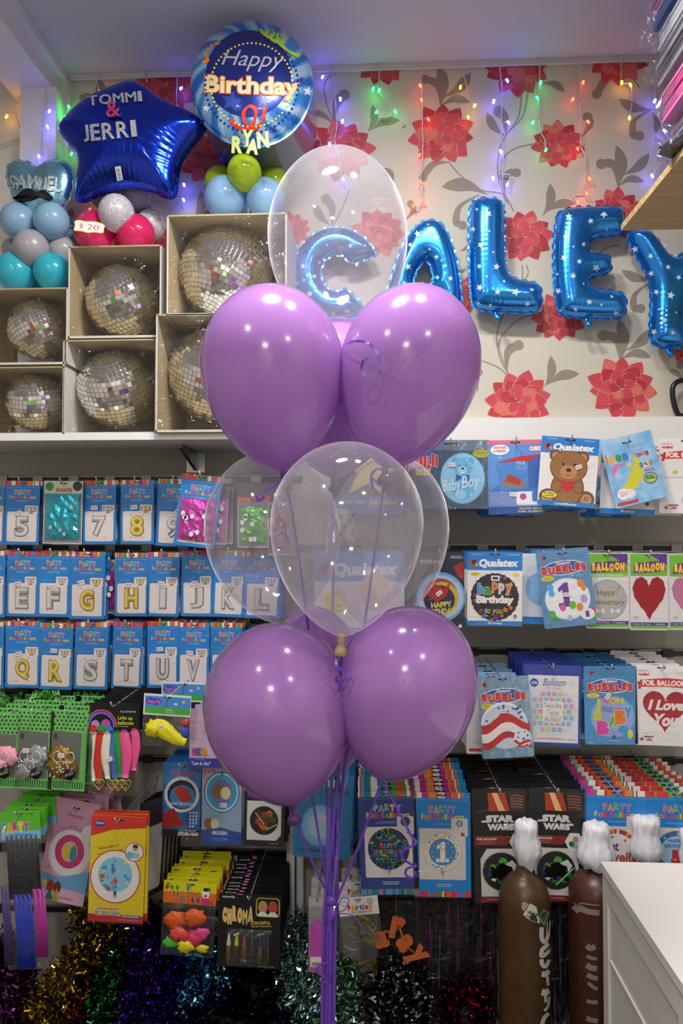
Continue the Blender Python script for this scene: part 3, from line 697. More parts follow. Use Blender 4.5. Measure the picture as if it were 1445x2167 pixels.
add_ribbon(r, B, [P_(820, 1000, 1.4), P_(800, 992, 1.39), P_(785, 1008, 1.385), P_(790, 1035, 1.385), P_(786, 1012, 1.38), P_(806, 1028, 1.38), P_(818, 1010, 1.385)], 'ribbon_curl')
add_ribbon(r, B, [P_(719, 747, 1.37), P_(732, 730, 1.28), P_(752, 722, 1.24), P_(778, 726, 1.225), P_(797, 745, 1.22), P_(801, 772, 1.22), P_(790, 792, 1.22), P_(774, 795, 1.22), P_(765, 780, 1.22), P_(770, 762, 1.215), P_(785, 760, 1.215), P_(794, 772, 1.21)], 'ribbon_curl', .0046)
r, B = big_balloon((742, 935), (722, 1347), 161, 1.30, m_clear, m_clearknot, 'clear balloon in the middle front of the bouquet', .42, group=G)
add_ribbon(r, B, down(B, 0, first=[P_(720, 1480, 1.36), P_(712, 1680, 1.43)]))
add_ribbon(r, B, [P_(722, 1365, 1.30), P_(712, 1392, 1.30), P_(714, 1412, 1.295), P_(735, 1422, 1.29), P_(735, 1434, 1.285), P_(715, 1444, 1.285), P_(712, 1434, 1.28), P_(722, 1440, 1.28), P_(716, 1465, 1.29)], 'ribbon_curl')
r, B = big_balloon((566, 1320), (618, 1704), 156, 1.385, m_purple, m_dkpurple, 'lower left purple balloon of the bouquet with curled ribbon under it', .45, group=G)
add_ribbon(r, B, down(B, 2.6, first=[P_(650, 1800, 1.42)]))
sp = [P_(612 - 10 * i * .9 + 6 * math.cos(i * 1.7), 1688 - 1.2 * i + 12 * math.sin(i * 1.7), 1.35 - .004 * math.sin(i * 1.7)) for i in range(10)]
add_ribbon(r, B, [P_(618, 1712, 1.385)] + sp, 'ribbon_curl', .004)
add_ribbon(r, B, [P_(634, 1714, 1.385), P_(620, 1718, 1.38), P_(611, 1735, 1.38)], 'ribbon_curl')
r, B = big_balloon((902, 1287), (808, 1651), 149, 1.385, m_purple, m_dkpurple, 'lower right purple balloon of the bouquet over the number packets', .45, knot=False, group=G)
add_ribbon(r, B, down(B, 8, first=[P_(770, 1760, 1.42), P_(735, 1850, 1.45)]))
add_ribbon(r, B, [P_(808, 1652, 1.385), P_(835, 1700, 1.38), P_(868, 1765, 1.38), P_(880, 1782, 1.375), P_(868, 1792, 1.37), P_(853, 1800, 1.37), P_(851, 1815, 1.375), P_(868, 1828, 1.38), P_(881, 1832, 1.375), P_(862, 1838, 1.37), P_(858, 1850, 1.375), P_(870, 1858, 1.38), P_(881, 1853, 1.37), P_(876, 1845, 1.37)], 'ribbon_curl', .0048)
# loops of ribbon at the tie point
kt = empty('ribbon_knot', at(701, 1905, 1.455), 'purple ribbon gathered in a knot where the bouquet strings meet', 'ribbon'); KO = Vector(kt.location)
add_ribbon(kt, KO, [P_(715, 1918, 1.45), P_(725, 1900, 1.44), P_(738, 1905, 1.44), P_(730, 1925, 1.44), P_(712, 1932, 1.45), P_(748, 1938, 1.44), P_(770, 1970, 1.43)], 'loop', .002)
add_ribbon(kt, KO, [P_(698, 2035, 1.45), P_(678, 2042, 1.44), P_(672, 2055, 1.44), P_(690, 2068, 1.44), P_(700, 2080, 1.45), P_(676, 2075, 1.44)], 'loop', .005)
mk = MB(); mk.lathe([(.001, -.012), (.008, -.009), (.011, 0), (.008, .009), (.001, .012)], m_rib, 12); mk.build('knot', kt)

# ------------------------------------------------------------------ boxed mirror balls on the shelf
m_card_in = tint_noise(bumped(M('#b08a5c', .7), (3, 3, 200), .12, .002), '#ac9a74', '#bfae86', (8, 8, 8))
m_card_out = M('#dcd8d2', .5); m_mir = newmat('mirror_tile'); b_ = m_mir.node_tree.nodes['Principled BSDF']
b_.inputs['Base Color'].default_value = (.93, .92, .90, 1); b_.inputs['Metallic'].default_value = 1; b_.inputs['Roughness'].default_value = .03
m_core = M('#d8d4c6', .3, .7); m_cello = film_mat('cellophane', '#fbfbfb', .025, .07, .015, (10, 10, 26), .75, 1.4, .02)
m_brass = M('#c9b27a', .25, .9)
def mirror_ball(cx, cy, rad, Y, seed, label, tile=9.5):
    rn = random.Random(seed); C = at(cx, cy, Y); R = rad * ppm(cx, cy, Y)
    r = empty('mirror_ball', C - Vector((0, 0, R)), label, 'mirror ball', 'mirror balls in boxes'); O = Vector((0, 0, R))
    rotm = Euler((rn.uniform(-.5, .5), rn.uniform(-.6, .6), rn.uniform(0, 6))).to_matrix()
    co = MB(); mt = rotm.to_4x4(); mt.translation = O
    co.lathe([(max(R * .972 * math.sin(PI * i / 18), .0005), -R * .972 * math.cos(PI * i / 18)) for i in range(19)], m_core, 36, mt); co.build('core', r)
    ts = tile * ppm(cx, cy, Y); nr = int(PI * R / ts); tl = MB(); vs = []; fs = []
    for i in range(nr):
        a0 = PI * (i + .07) / nr; a1 = PI * (i + .93) / nr; am = (a0 + a1) / 2; nc = max(3, int(2 * PI * R * math.sin(am) / ts))
        for j in range(nc):
            b0 = 2 * PI * (j + .06) / nc; b1 = 2 * PI * (j + .94) / nc; bm = (b0 + b1) / 2
            n = Vector((math.sin(am) * math.cos(bm), math.sin(am) * math.sin(bm), -math.cos(am)))
            e1 = Vector((-math.sin(bm), math.cos(bm), 0)); e2 = n.cross(e1); t1 = rn.gauss(0, .07); t2 = rn.gauss(0, .07)
            hw = R * math.sin(am) * (b1 - b0) / 2; hh = R * (a1 - a0) / 2; c = n * R; k = len(vs)
            for sx, sy in ((-1, -1), (1, -1), (1, 1), (-1, 1)):
                vs.append(O + rotm @ (c + e1 * hw * sx + e2 * hh * sy + n * (t1 * hw * sx + t2 * hh * sy)))
            fs.append((k, k + 1, k + 2, k + 3))
    tl.add(vs, fs, m_mir); tl.build('mirror_tiles', r); return r, R
def carton(u0, v0, u1, v1, Yf, dep, label, seed):
    rn = random.Random(seed); a = at(u0, v0, Yf); b = at(u1, v1, Yf); W = b.x - a.x; H = a.z - b.z
    r = empty('display_box', (a.x, Yf, b.z), label, 'box', 'boxes of mirror balls'); t = .004; D = dep
    def panel(nm, p, q, mi, mo):
        m = MB(); m.box(p, q, mi); return m.build(nm, r)
    o = MB()
    o.box((0, 0, 0), (t, D, H), m_card_in); o.box((W - t, 0, 0), (W, D, H), m_card_in); o.box((0, 0, 0), (W, D, t), m_card_in); o.box((0, 0, H - t), (W, D, H), m_card_in); o.box((0, D - t, 0), (W, D, H), m_card_in)
    o.build('carton', r); e = .0006
    s = MB(); s.box((-e, 0, -e), (0, D, H), m_card_out); s.box((W, 0, 0), (W + e, D, H), m_card_out); s.box((-e, 0, H), (W + e, D, H + e), m_card_out); s.box((0, D, 0), (W, D + e, H), m_card_out)
    s.box((-e, -e, -e), (t, 0, H), m_card_out); s.box((W - t, -e, 0), (W + e, 0, H), m_card_out); s.box((0, -e, H - t), (W, 0, H + e), m_card_in); s.box((0, -e, -e), (W, 0, t * 1.6), m_card_out)
    s.build('outer_print', r)
    f = MB(); n = 14; vs = []; fs = []
    for i in range(n + 1):
        for j in range(n + 1):
            x = i / n; z = j / n; ed = min(x, 1 - x, z, 1 - z); dx = x - .5; dz = z - .5; an = math.atan2(dz, dx)
            vs.append((W * x, -.0025 + .006 * min(1, ed * 5) * math.sin(an * 9 + seed) * rn.uniform(.6, 1) * (.3 + abs(dx) + abs(dz)), H * z))
    for i in range(n):
        for j in range(n): fs.append((i * (n + 1) + j, (i + 1) * (n + 1) + j, (i + 1) * (n + 1) + j + 1, i * (n + 1) + j + 1))
    f.add(vs, fs, m_cello, True); f.build('film_window', r); return r
BOX = [(-52, 612, 142, 770, 2.14, .27, (82, 698, 61, 2.24), 'topmost box of the left stack, turquoise balloons on its lid', 'mirror ball in the upper left box by the wall'),
       (-58, 775, 136, 917, 2.14, .27, (78, 852, 60, 2.24), 'lowest box of the left stack, at the shelf end', 'mirror ball with a wire ring in the lower left box'),
       (146, 522, 340, 713, 2.14, .29, (262, 640, 77, 2.262), 'topmost box of the middle stack, pink balloons on its lid', 'mirror ball in the upper middle box below the pink balloons'),
       (134, 716, 330, 914, 2.14, .29, (250, 825, 82, 2.268), 'lowest box of the middle stack on the white shelf', 'mirror ball in the lower middle box on the shelf'),
       (354, 456, 606, 664, 2.10, .33, (482, 583, 101, 2.265), 'topmost and widest box of the right stack, pale blue balloons on its lid', 'largest mirror ball in the upper right box'),
       (331, 668, 600, 915, 2.10, .33, (460, 795, 102, 2.265), 'lowest box of the right stack partly behind the purple balloon', 'mirror ball half hidden behind the purple balloon')]
for i, (u0, v0, u1, v1, Yf, dep, bl, lb, lm) in enumerate(BOX):
    bx = carton(u0, v0, u1, v1, Yf, dep, 'open fronted ' + lb, i)
    if i in (1, 3, 5): bx.location.z = ZS + .0008
    mr, R = mirror_ball(*bl, 20 + i, lm, 8.4 if i < 2 else 9.5)
    if i == 1:
        g = MB(); p = at(26, 918, 2.17) - Vector(mr.location)
        pts = [p + Vector((.012 * math.cos(a), 0, .012 * math.sin(a) + .014)) for a in [2 * PI * k / 16 for k in range(17)]]
        g.tube(pts, .0012, m_brass, 6); g.tube([pts[2], pts[2] + Vector((.012, .02, .008)), pts[2] + Vector((.04, .05, .0))], .001, m_brass, 5); g.build('hanging_ring', mr)

# ------------------------------------------------------------------ balloon centrepieces standing on the boxes
def ball(root, O, u, v, r, Y, mat, sq=1.06, name='balloon', knot=True):
    C = at(u, v, Y) - O; R = r * ppm(u, v, Y); m = MB(); mt = Matrix.Translation(C) @ Euler((random.uniform(-.3, .3), random.uniform(-.3, .3), 0)).to_matrix().to_4x4()
    m.lathe(teardrop(R, R * sq, R * sq * 1.02, 18), mat, 40, mt); return m.build(name, root)
L_ = lambda n, c, **k: latex(n, c, **k)
m_sky = L_('sky_blue_latex', '#9ac8ee'); m_pearlb = L_('pearl_blue_latex', '#9cc6e6', rough=.28); m_silv = L_('pearl_silver_latex', '#a9a7ad', rough=.3, tl=.12); m_turq = L_('turquoise_latex', '#3cc3d8')
m_psil = L_('silver_lilac_latex', '#a7a8c4', rough=.28); m_pink = L_('hot_pink_latex', '#e8306e'); m_lime = L_('lime_latex', '#b2cf2a'); m_royal = L_('royal_blue_latex', '#2340c0')
m_swirl = newmat('swirl_print_latex'); nt, n, L = nodes(m_swirl); b_ = n['Principled BSDF']; b_.inputs['Roughness'].default_value = .25
tc = n.new('ShaderNodeTexCoord'); nz = n.new('ShaderNodeTexNoise'); nz.inputs['Scale'].default_value = 30; nz.inputs['Detail'].default_value = 0; nz.inputs['Distortion'].default_value = 3.0
cr = n.new('ShaderNodeValToRGB'); el = cr.color_ramp.elements; el[0].position = .0; el[0].color = lin('#b9b3ba'); el[1].position = 1; el[1].color = lin('#b9b3ba')
for p_, c_ in ((.455, '#b9b3ba'), (.475, '#f4f2f4'), (.505, '#f4f2f4'), (.525, '#b9b3ba')):
    e = el.new(p_); e.color = lin(c_)
L.new(tc.outputs['Object'], nz.inputs['Vector']); L.new(nz.outputs[0], cr.inputs[0]); L.new(cr.outputs[0], b_.inputs['Base Color'])
m_gsil = glitter('silver_glitter', '#8f8f96', '#ffffff'); m_gpink = glitter('pink_glitter', '#b01858', '#ff6ab0'); m_ggold = glitter('pale_gold_glitter', '#7f8a3c', '#d8e69a'); m_gblk = glitter('black_glitter', '#050506', '#3c3c40')
# heart display
Yh = 2.24; O = at(80, 610, Yh)
ct = empty('balloon_centrepiece', O, 'centrepiece with a light blue moustache heart over blue, silver and turquoise balloons', 'balloon display')
for (u, v, r, dy, mt) in ((74, 580, 36, .07, m_turq), (33, 578, 40, -.02, m_turq), (111, 576, 38, -.02, m_turq), (27, 528, 22, .05, m_silv), (66, 526, 36, -.04, m_silv), (132, 532, 30, .02, m_silv), (143, 486, 26, .08, m_sky), (40, 470, 37, -.02, m_pearlb), (109, 469, 36, -.03, m_pearlb)):
    ball(ct, O, u, v, r, Yh + dy, mt)
m_ltblue = foil('foil_light_blue', '#8ccbe8', .2); Yf = 2.22
ho = chaikin([(84, 352), (96, 342), (118, 339), (140, 343), (153, 360), (155, 385), (149, 415), (135, 440), (112, 452), (92, 458), (76, 460), (58, 452), (38, 432), (24, 405), (14, 380), (15, 352), (28, 341), (48, 340), (68, 346), (76, 354)], 2)
mb = MB(); hf = inflate(mb, [ho], Yf, 2.4, 26, 62, m_ltblue, O, 6, .03, 9, 3, 7); fb = mb.build('foil_heart', ct)
glyphs(fb, 'glitter_letter', 'SAMUEL', 22, 374, 131, 405, .07, hf, Yf, O, m_gsil, .02, .006, 2)
ms = MB(); mu = chaikin([(82, 413), (72, 404), (58, 404), (48, 412), (38, 422), (30, 423), (38, 429), (58, 428), (72, 424), (82, 418), (92, 422), (104, 427), (112, 423), (113, 418), (106, 412), (96, 405)], 2)
cu = sum(p[0] for p in mu) / len(mu); cv = sum(p[1] for p in mu) / len(mu); nn = len(mu)
hm = [onsurf(u, v, hf, Yf)[0] - O for u, v in mu]; fr = [(p.x, p.y - .018, p.z) for p in hm]; bk = [(p.x, p.y - .001, p.z) for p in hm]
half = nn // 2
pc = at(72, 414, Yf) - O
ms.add(fr + bk, [tuple(range(nn))[::-1]] + [(i, (i + 1) % nn, nn + (i + 1) % nn, nn + i) for i in range(nn)], m_gblk); ms.build('moustache', fb)
st = MB(); st.tube([at(84, 450, Yf + .03) - O, at(84, 600, Yf + .05) - O], .003, M('#dddddd'), 6); st.build('stick', ct)
# star display
Ys = 2.20; O = at(248, 520, Ys + .06)
ct = empty('balloon_centrepiece', O, 'centrepiece with a big royal blue star over silver, patterned and pink balloons', 'balloon display')
for (u, v, r, dy, mt) in ((240, 490, 30, .14, m_pink), (203, 494, 44, .0, m_pink), (288, 497, 40, -.01, m_pink), (197, 474, 27, .06, m_swirl), (318, 477, 31, .05, m_swirl), (246, 452, 37, -.05, m_swirl), (222, 413, 31, .04, m_psil), (287, 413, 31, .03, m_psil), (300, 450, 22, .12, m_psil)):
    ball(ct, O, u, v, r, Ys + .06 + dy, mt)
m_dkblue = foil('foil_royal_blue', '#1238c8', .17)
so = chaikin([(285, 172), (300, 176), (345, 212), (405, 236), (440, 262), (436, 278), (400, 320), (382, 352), (378, 395), (373, 420), (355, 424), (310, 402), (262, 398), (215, 412), (180, 430), (160, 430), (158, 405), (166, 350), (162, 325), (140, 302), (124, 280), (124, 266), (148, 240), (178, 212), (215, 192), (250, 180), (270, 172)], 2)
mb = MB(); hf = inflate(mb, [so], Ys, 3, 46, 100, m_dkblue, O, 9, .02, 9, 0, 9); fb = mb.build('foil_star', ct)
glyphs(fb, 'glitter_letter', 'TOMMI', 188, 201, 302, 222, -.09, hf, Ys, O, m_gsil, .015, .008); glyphs(fb, 'glitter_letter', 'JERRI', 178, 262, 290, 297, -.10, hf, Ys, O, m_gsil, .02, .007)
glyphs(fb, 'glitter_ampersand', '&', 227, 219, 257, 252, -.1, hf, Ys, O, m_gpink, .015, .012)
lb = MB(); drape(lb, [(245, 356), (257, 354), (262, 383), (250, 386)], [(0, 3, 2, 1)], hf, Ys, O, M('#e9e9ee', .4), .008)
for i in range(9):
    a = (247.5 + i * .55, 358.5 + i * 2.8); drape(lb, [a, (a[0] + 8, a[1] - .9), (a[0] + 8.2, a[1] + .4 + .5 * (i % 3) - .9), (a[0] + .2, a[1] + .4 + .5 * (i % 3))], [(0, 3, 2, 1)], hf, Ys, O, M('#30303a', .5), .0092)
lb.build('barcode_label', fb)
st = MB(); st.tube([at(255, 400, Ys + .05) - O, at(255, 515, Ys + .09) - O], .003, M('#dddddd'), 6); st.build('stick', ct)
# price sign
sg = empty('price_sign', at(187, 494, 2.10), 'small white price sign with a yellow edge on the pink balloons', 'price sign', rot=(0, .14, 0))
c = Card(70, 27, ppm(187, 480, 2.10)); c.dv = 27
sc_o = chaikin([(1, 4), (14, 1), (24, 3), (46, 0), (69, 5), (66, 14), (68, 24), (48, 23), (34, 27), (20, 24), (2, 26), (5, 14)], 1)
fr = [c.P(u, v) for u, v in sc_o]; bk = [(x, 0, z) for x, y, z in fr]; n_ = len(fr); c.add(fr + bk, [tuple(range(n_))[::-1], tuple(range(n_, 2 * n_))] + [(i, (i + 1) % n_, n_ + (i + 1) % n_, n_ + i) for i in range(n_)], M('#e8d23a', .5))
c.poly([(35 + (u - 35) * .95, 13.5 + (v - 13.5) * .88) for u, v in sc_o], '#f6f1ea'); c.text('$', 14, 8, 22, 19, '#d8434f', .0); c.text('20', 31, 8, 56, 19, '#d8434f', -.005)
c.build('sign_card', sg)
pn = MB(); pn.tube([(0, .003, -.002), (0, .05, -.02)], .001, m_wire, 5); pn.build('stick', sg)
# round birthday display
Yr = 2.16; O = at(518, 456, Yr + .1)
ct = empty('balloon_centrepiece', O, 'centrepiece with a round blue birthday balloon over blue and lime balloons', 'balloon display')
for (u, v, r, dy, mt) in ((518, 425, 26, .17, m_sky), (476, 420, 43, .03, m_sky), (562, 421, 41, .03, m_sky), (465, 386, 32, .10, m_lime), (577, 388, 34, .10, m_lime), (517, 366, 36, -.02, m_lime), (494, 320, 34, .09, m_royal), (557, 322, 33, .09, m_royal), (524, 330, 32, .13, m_royal)):
    ball(ct, O, u, v, r, Yr + .08 + dy, mt)
def fprint(name, hexc):
    m = foil(name, hexc, .22, 50, .05); m.node_tree.nodes['Principled BSDF'].inputs['Metallic'].default_value = .5; return m
hb = {c: fprint('birthday_foil_' + c[1:], c) for c in ('#1f2f86', '#2a6fd0', '#7fb4e8', '#a8cdf0', '#3f8ee0', '#182668')}
C0 = (533, 181); RX, RY = 130, 133; H0 = 50; mb = MB(); O_ = O
def hround(u, v):
    q = math.hypot((u - C0[0]) / RX, (v - C0[1]) / RY); return H0 * ppm(*C0, Yr) * math.sqrt(max(0, 1 - q ** 2.3)) * (1 + 0.018 * max(0, q - .5) * math.sin(64 * math.atan2(v - C0[1], u - C0[0])) / .5)
NR, NS = 34, 144
s0 = ppm(*C0, Yr); vs = []; dirs = []
for i in range(NR + 1):
    q = i / NR
    for k in range(NS):
        a = 2 * PI * k / NS; u = C0[0] + RX * q * math.cos(a); v = C0[1] + RY * q * math.sin(a); p = at(u, v, Yr) - O; vs.append((p.x, p.y - hround(u, v), p.z))
def cface(i, k):
    q = (i + .5) / NR; a = 2 * PI * (k + .5) / NS + .8 * (q - .6)
    if q < .69: return hb['#1f2f86']
    w = math.sin(a * 17) + .6 * math.sin(a * 9 + 1) + .5 * math.sin(a * 29 + 2)
    return hb['#a8cdf0'] if w > .7 else hb['#7fb4e8'] if w > 0 else hb['#3f8ee0'] if w > -.8 else hb['#2a6fd0']
byc = {}
for i in range(NR):
    for k in range(NS):
        k2 = (k + 1) % NS; byc.setdefault(cface(i, k), []).append((i * NS + k, (i + 1) * NS + k, (i + 1) * NS + k2, i * NS + k2)[::-1])
off = mb.add(vs, [], hb['#1f2f86'])
for mt, fs in byc.items():
    kk = mb.mi(mt)
    for f in fs: mb.f.append(tuple(x + off for x in f)); mb.m.append(kk); mb.sm.append(True)
bk = fprint('birthday_foil_back', '#9aa4b8'); kk = mb.mi(bk); ob = len(mb.v); mb.v.extend((x, -y, z) for x, y, z in vs[:NR * NS])
bi = lambda i, k: (ob + i * NS + k) if i < NR else (off + i * NS + k)
for i in range(NR):
    for k in range(NS): mb.f.append((bi(i, k), bi(i, (k + 1) % NS), bi(i + 1, (k + 1) % NS), bi(i + 1, k))); mb.m.append(kk); mb.sm.append(True)
pr = mb
def dtext(t, u0, v0, u1, v1, mat, bold, sh=0, ang=0, off=.002):
    V, fs, _ = textpoly(t, bold, sh); cu, cv = (u0 + u1) / 2, (v0 + v1) / 2; q = []
    for x, y, z in V:
        a = u0 + x * (u1 - u0) - cu; b = v0 + y * (v1 - v0) - cv; q.append((cu + a * math.cos(ang) - b * math.sin(ang), cv + a * math.sin(ang) + b * math.cos(ang)))
    drape(pr, q, fs, hround, Yr, O, mat, off)
for i in range(60):
    a = 2 * PI * i / 60
    for rr, rad, cc in ((.665, 2.3, '#f0dc3a'), (.755, 2.6, '#1c2a70')):
        u = C0[0] + RX * rr * math.cos(a); v = C0[1] + RY * rr * math.sin(a); drape(pr, ell_pts(u, v, rad, rad, 8), [tuple(range(8))[::-1]], hround, Yr, O, M(cc, .35), .0030)
for (u, v, r, cc) in ((484, 96, 26, '#24409c'), (560, 100, 24, '#24409c'), (490, 215, 24, '#24409c'), (560, 215, 20, '#24409c'), (526, 84, 6, '#d8323a'), (638, 168, 5, '#2a2a78'), (652, 194, 11, '#cfe0f6'), (436, 230, 9, '#cfe0f6'), (428, 257, 7, '#1f2f86'), (580, 276, 8, '#1f2f86'), (448, 160, 6, '#b8bcc8'), (610, 232, 6, '#cfe0f6')):
    drape_star(pr, u, v, r, .2, hround, Yr, O, M(cc, .3))
dtext('Happy', 469, 108, 602, 152, M('#c9c4d4', .3, .4), .0, .35, .05, .0024)
dtext('Birthday', 431, 160, 636, 214, M('#c0392b', .35), .075, 0, .035, .0022); dtext('Birthday', 433, 162, 634, 212, M('#d8a850', .45), .045, 0, .035, .0027); dtext('Birthday', 434, 163, 633, 211, M('#ddd2ac', .45), .022, 0, .035, .0030)
def dstrip(pts, wd, hexc, off=.003):
    pts = catmull(pts, 6); q = []; fs = []
    for i, p in enumerate(pts):
        a = pts[max(i - 1, 0)]; b = pts[min(i + 1, len(pts) - 1)]; d = np.array(b) - np.array(a); d = d / max(np.hypot(*d), 1e-6); w_ = wd * (.5 + .5 * abs(math.sin(i * .28 + .5)))
        q += [(p[0] - d[1] * w_ / 2, p[1] + d[0] * w_ / 2), (p[0] + d[1] * w_ / 2, p[1] - d[0] * w_ / 2)]
    for i in range(len(pts) - 1): fs.append((2 * i, 2 * i + 1, 2 * i + 3, 2 * i + 2))
    drape(pr, q, fs, hround, Yr, O, M(hexc, .3), off)
dstrip([(488, 252), (500, 268), (520, 274), (536, 262), (542, 235), (528, 226), (516, 240), (520, 262), (536, 274), (552, 262), (560, 240), (558, 226)], 9, '#dc3328')
dstrip([(548, 52), (556, 70), (570, 80), (580, 70), (572, 62), (564, 74), (582, 88), (600, 90), (600, 76), (588, 72), (590, 90), (612, 110), (634, 120)], 8, '#a9cf2a')
dstrip([(428, 134), (440, 128), (434, 112), (448, 98), (462, 92), (452, 82), (470, 78), (466, 68), (478, 72)], 8, '#f08a28')
fb = mb.build('foil_round', ct)
hz = lambda u, v: .10
glyphs(ct, 'glitter_letter', 'R', 491, 290, 514, 326, .05, hz, Yr + .02, O, m_ggold, .05, .004); glyphs(ct, 'glitter_letter', 'Y', 512, 276, 536, 312, .05, hz, Yr + .015, O, m_ggold, .05, .004); glyphs(ct, 'glitter_letter', 'A', 522, 296, 548, 328, .1, hz, Yr + .01, O, m_ggold, .05, .004); glyphs(ct, 'glitter_letter', 'N', 544, 280, 569, 315, -.1, hz, Yr + .02, O, m_ggold, .05, .004)
st = MB(); st.tube([at(535, 300, Yr + .06) - O, at(525, 450, Yr + .13) - O], .003, M('#dddddd'), 6); st.build('stick', ct)
# ------------------------------------------------------------------ packets on hooks
m_sleeve = film_mat('packet_sleeve', '#fdfdfd', .012, .10, .008, (16, 16, 40), .6, 1.33, .012)
m_hook = M('#d4d5da', .3, .65); m_hole = M('#2a2a30', .5)
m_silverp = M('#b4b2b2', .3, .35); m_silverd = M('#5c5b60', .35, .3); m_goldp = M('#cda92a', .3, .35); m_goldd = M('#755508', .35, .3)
rp = random.Random(5)
def sticker(c, root, u, v, rot=0, wd=14, ht=9):
    s = Card(wd, ht, c.s, .0003); s.body('#f3e3ea'); s.line([(2.5, ht * .5), (4, ht * .3), (2.8, ht * .75)], .9, '#c05a72'); s.text('$', 2.2, ht * .25, 4.6, ht * .78, '#b84a66', 0)
    for k in range(3): s.rect(6 + k * 2.1, ht * .3, 7.3 + k * 2.1, ht * .72, '#c98a9c', cont=k > 0)
    x, y, z = c.P(u, v, 60); o = s.build('price_sticker', root, (x, y, z), (0, rot, 0)); return o
def hook(px, py, Yf, label, tipup=12):
    p = at(px, py, Yf); L = YP - Yf + .012; o = MB(); s_ = ppm(px, py, Yf)
    o.tube([(0, L, .004), (0, .0, 0), (0, -.016, .0), (-.001, -.024, tipup * s_ * .5), (-.003, -.027, tipup * s_)], .0022, m_hook, 7)
    r = o.build('display_hook', None, (p.x, Yf - .0, p.z)); b = MB(); b.box((-.012, L - .006, -.016), (.012, L, .02), m_hook); b.build('back_plate', r)
    return tag(r, label, 'hook')
def stacked(src, root, n, dy, label, group, jx=3, jz=2, jr=.03, c=None, dzf=0):
    for i in range(n):
        o = src.copy(); COL.objects.link(o); o.name = root.name.split('.')[0]; o.parent = None
        s_ = c.s; o.location = root.location + Vector((rp.uniform(-jx, jx) * s_, (i + 1) * dy, rp.uniform(-jz, jz) * s_)); o.rotation_euler = (0, root.rotation_euler[1] * .3 + rp.uniform(-jr, jr), 0)
        for k in ('label', 'category', 'group'):
            if k in o: del o[k]
        tag(o, label, 'packet', group)
def packet(cx, top, wd, ht, Y, design, label, short, rot=0, n=4, dy=None, hk=True, sleeve=True, st=None, thick=.0012, jx=3, jz=2, name='balloon_packet', hv=None, **kw):
    """front packet of a hook with its parts, and the ones hanging behind it"""
    s_ = ppm(cx, top, Y); c = Card(wd, ht, s_, thick); hv = 5 if hv is None else hv; c.dv = hv
    h = at(cx, top + hv, Y); r = empty(name, h, label, 'packet', None, (0, math.radians(rot), 0))
    extra = design(c, **kw) or []
    c.poly(c.rpts(wd / 2 - wd * .09, hv - 1.6, wd / 2 + wd * .09, hv + 1.6, 1.5), m_hole)
    o = c.build('printed_card', r)
    for nm, m in extra: m.build(nm, r)
    if st: sticker(c, r, *st)
    if sleeve:
        m = MB(); nu, nv = 5, 9; vs = []
        for i in range(nu + 1):
            for j in range(nv + 1):
                u = -2 + (wd + 4) * i / nu; v = -1 + (ht + 3.5) * j / nv; x, y, z = c.P(u, v, 0); vs.append((x, y - .0062 - .0022 * math.sin(i * 1.9 + cx) * math.sin(j * 1.3 + top), z))
        m.add(vs, [(i * (nv + 1) + j, i * (nv + 1) + j + 1, (i + 1) * (nv + 1) + j + 1, (i + 1) * (nv + 1) + j) for i in range(nu) for j in range(nv)], m_sleeve, True); m.build('plastic_sleeve', r)
    if n:
        n = min(n, 3) if top < 1300 else n
        d = dy or (YP - .03 - Y) / (n + 1)
        stacked(o, r, n, d, 'one of the packets stacked behind the front packet ' + short, 'packets behind ' + short, jx, jz, c=c)
    if hk: hook(cx, top + hv, Y - .006, 'chrome display hook through the packet ' + short)
    return r, c
PC = ['#e8433c', '#f08030', '#46b04a', '#3a6ad0', '#d83a90']
FC = ['#e9df45', '#f0903a', '#e84a8a', '#e03a30', '#e84a8a', '#58b04a', '#e9df45', '#f08030', '#e84a8a', '#e9df45']
STR = ['#d8352e', '#e8632c', '#f4ead8', '#b82f8c', '#d83a8a', '#78b82c', '#2f8fd0', '#e03c36', '#f08a30', '#3fa04a', '#f6f0e0', '#c8307e']
def stripes(c, v0, v1, cols=STR, seed=0):
    rn = random.Random(seed); u = 0; k = seed; first = True
    while u < c.w - .01:
        wd = min(c.w * rn.choice([.03, .05, .09, .12]), c.w - u); c.rect(u, v0, u + wd, v1, cols[k % len(cols)], cont=not first); first = False; u += wd; k += rn.choice([1, 1, 2, 5])
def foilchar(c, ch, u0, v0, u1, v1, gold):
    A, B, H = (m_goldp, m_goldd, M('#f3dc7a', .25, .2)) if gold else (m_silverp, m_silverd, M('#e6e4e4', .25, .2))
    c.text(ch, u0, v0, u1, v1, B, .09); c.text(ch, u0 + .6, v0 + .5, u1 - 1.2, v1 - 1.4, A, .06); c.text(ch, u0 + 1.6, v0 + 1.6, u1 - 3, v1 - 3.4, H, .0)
    for (u, v) in ((u0 + 2, v0 - 1), (u1 - 3, v0 - 1), (u0 + 3, v1 + 1), (u1 - 4, v1 + 1)): c.circ(u, v, 1.3, A)
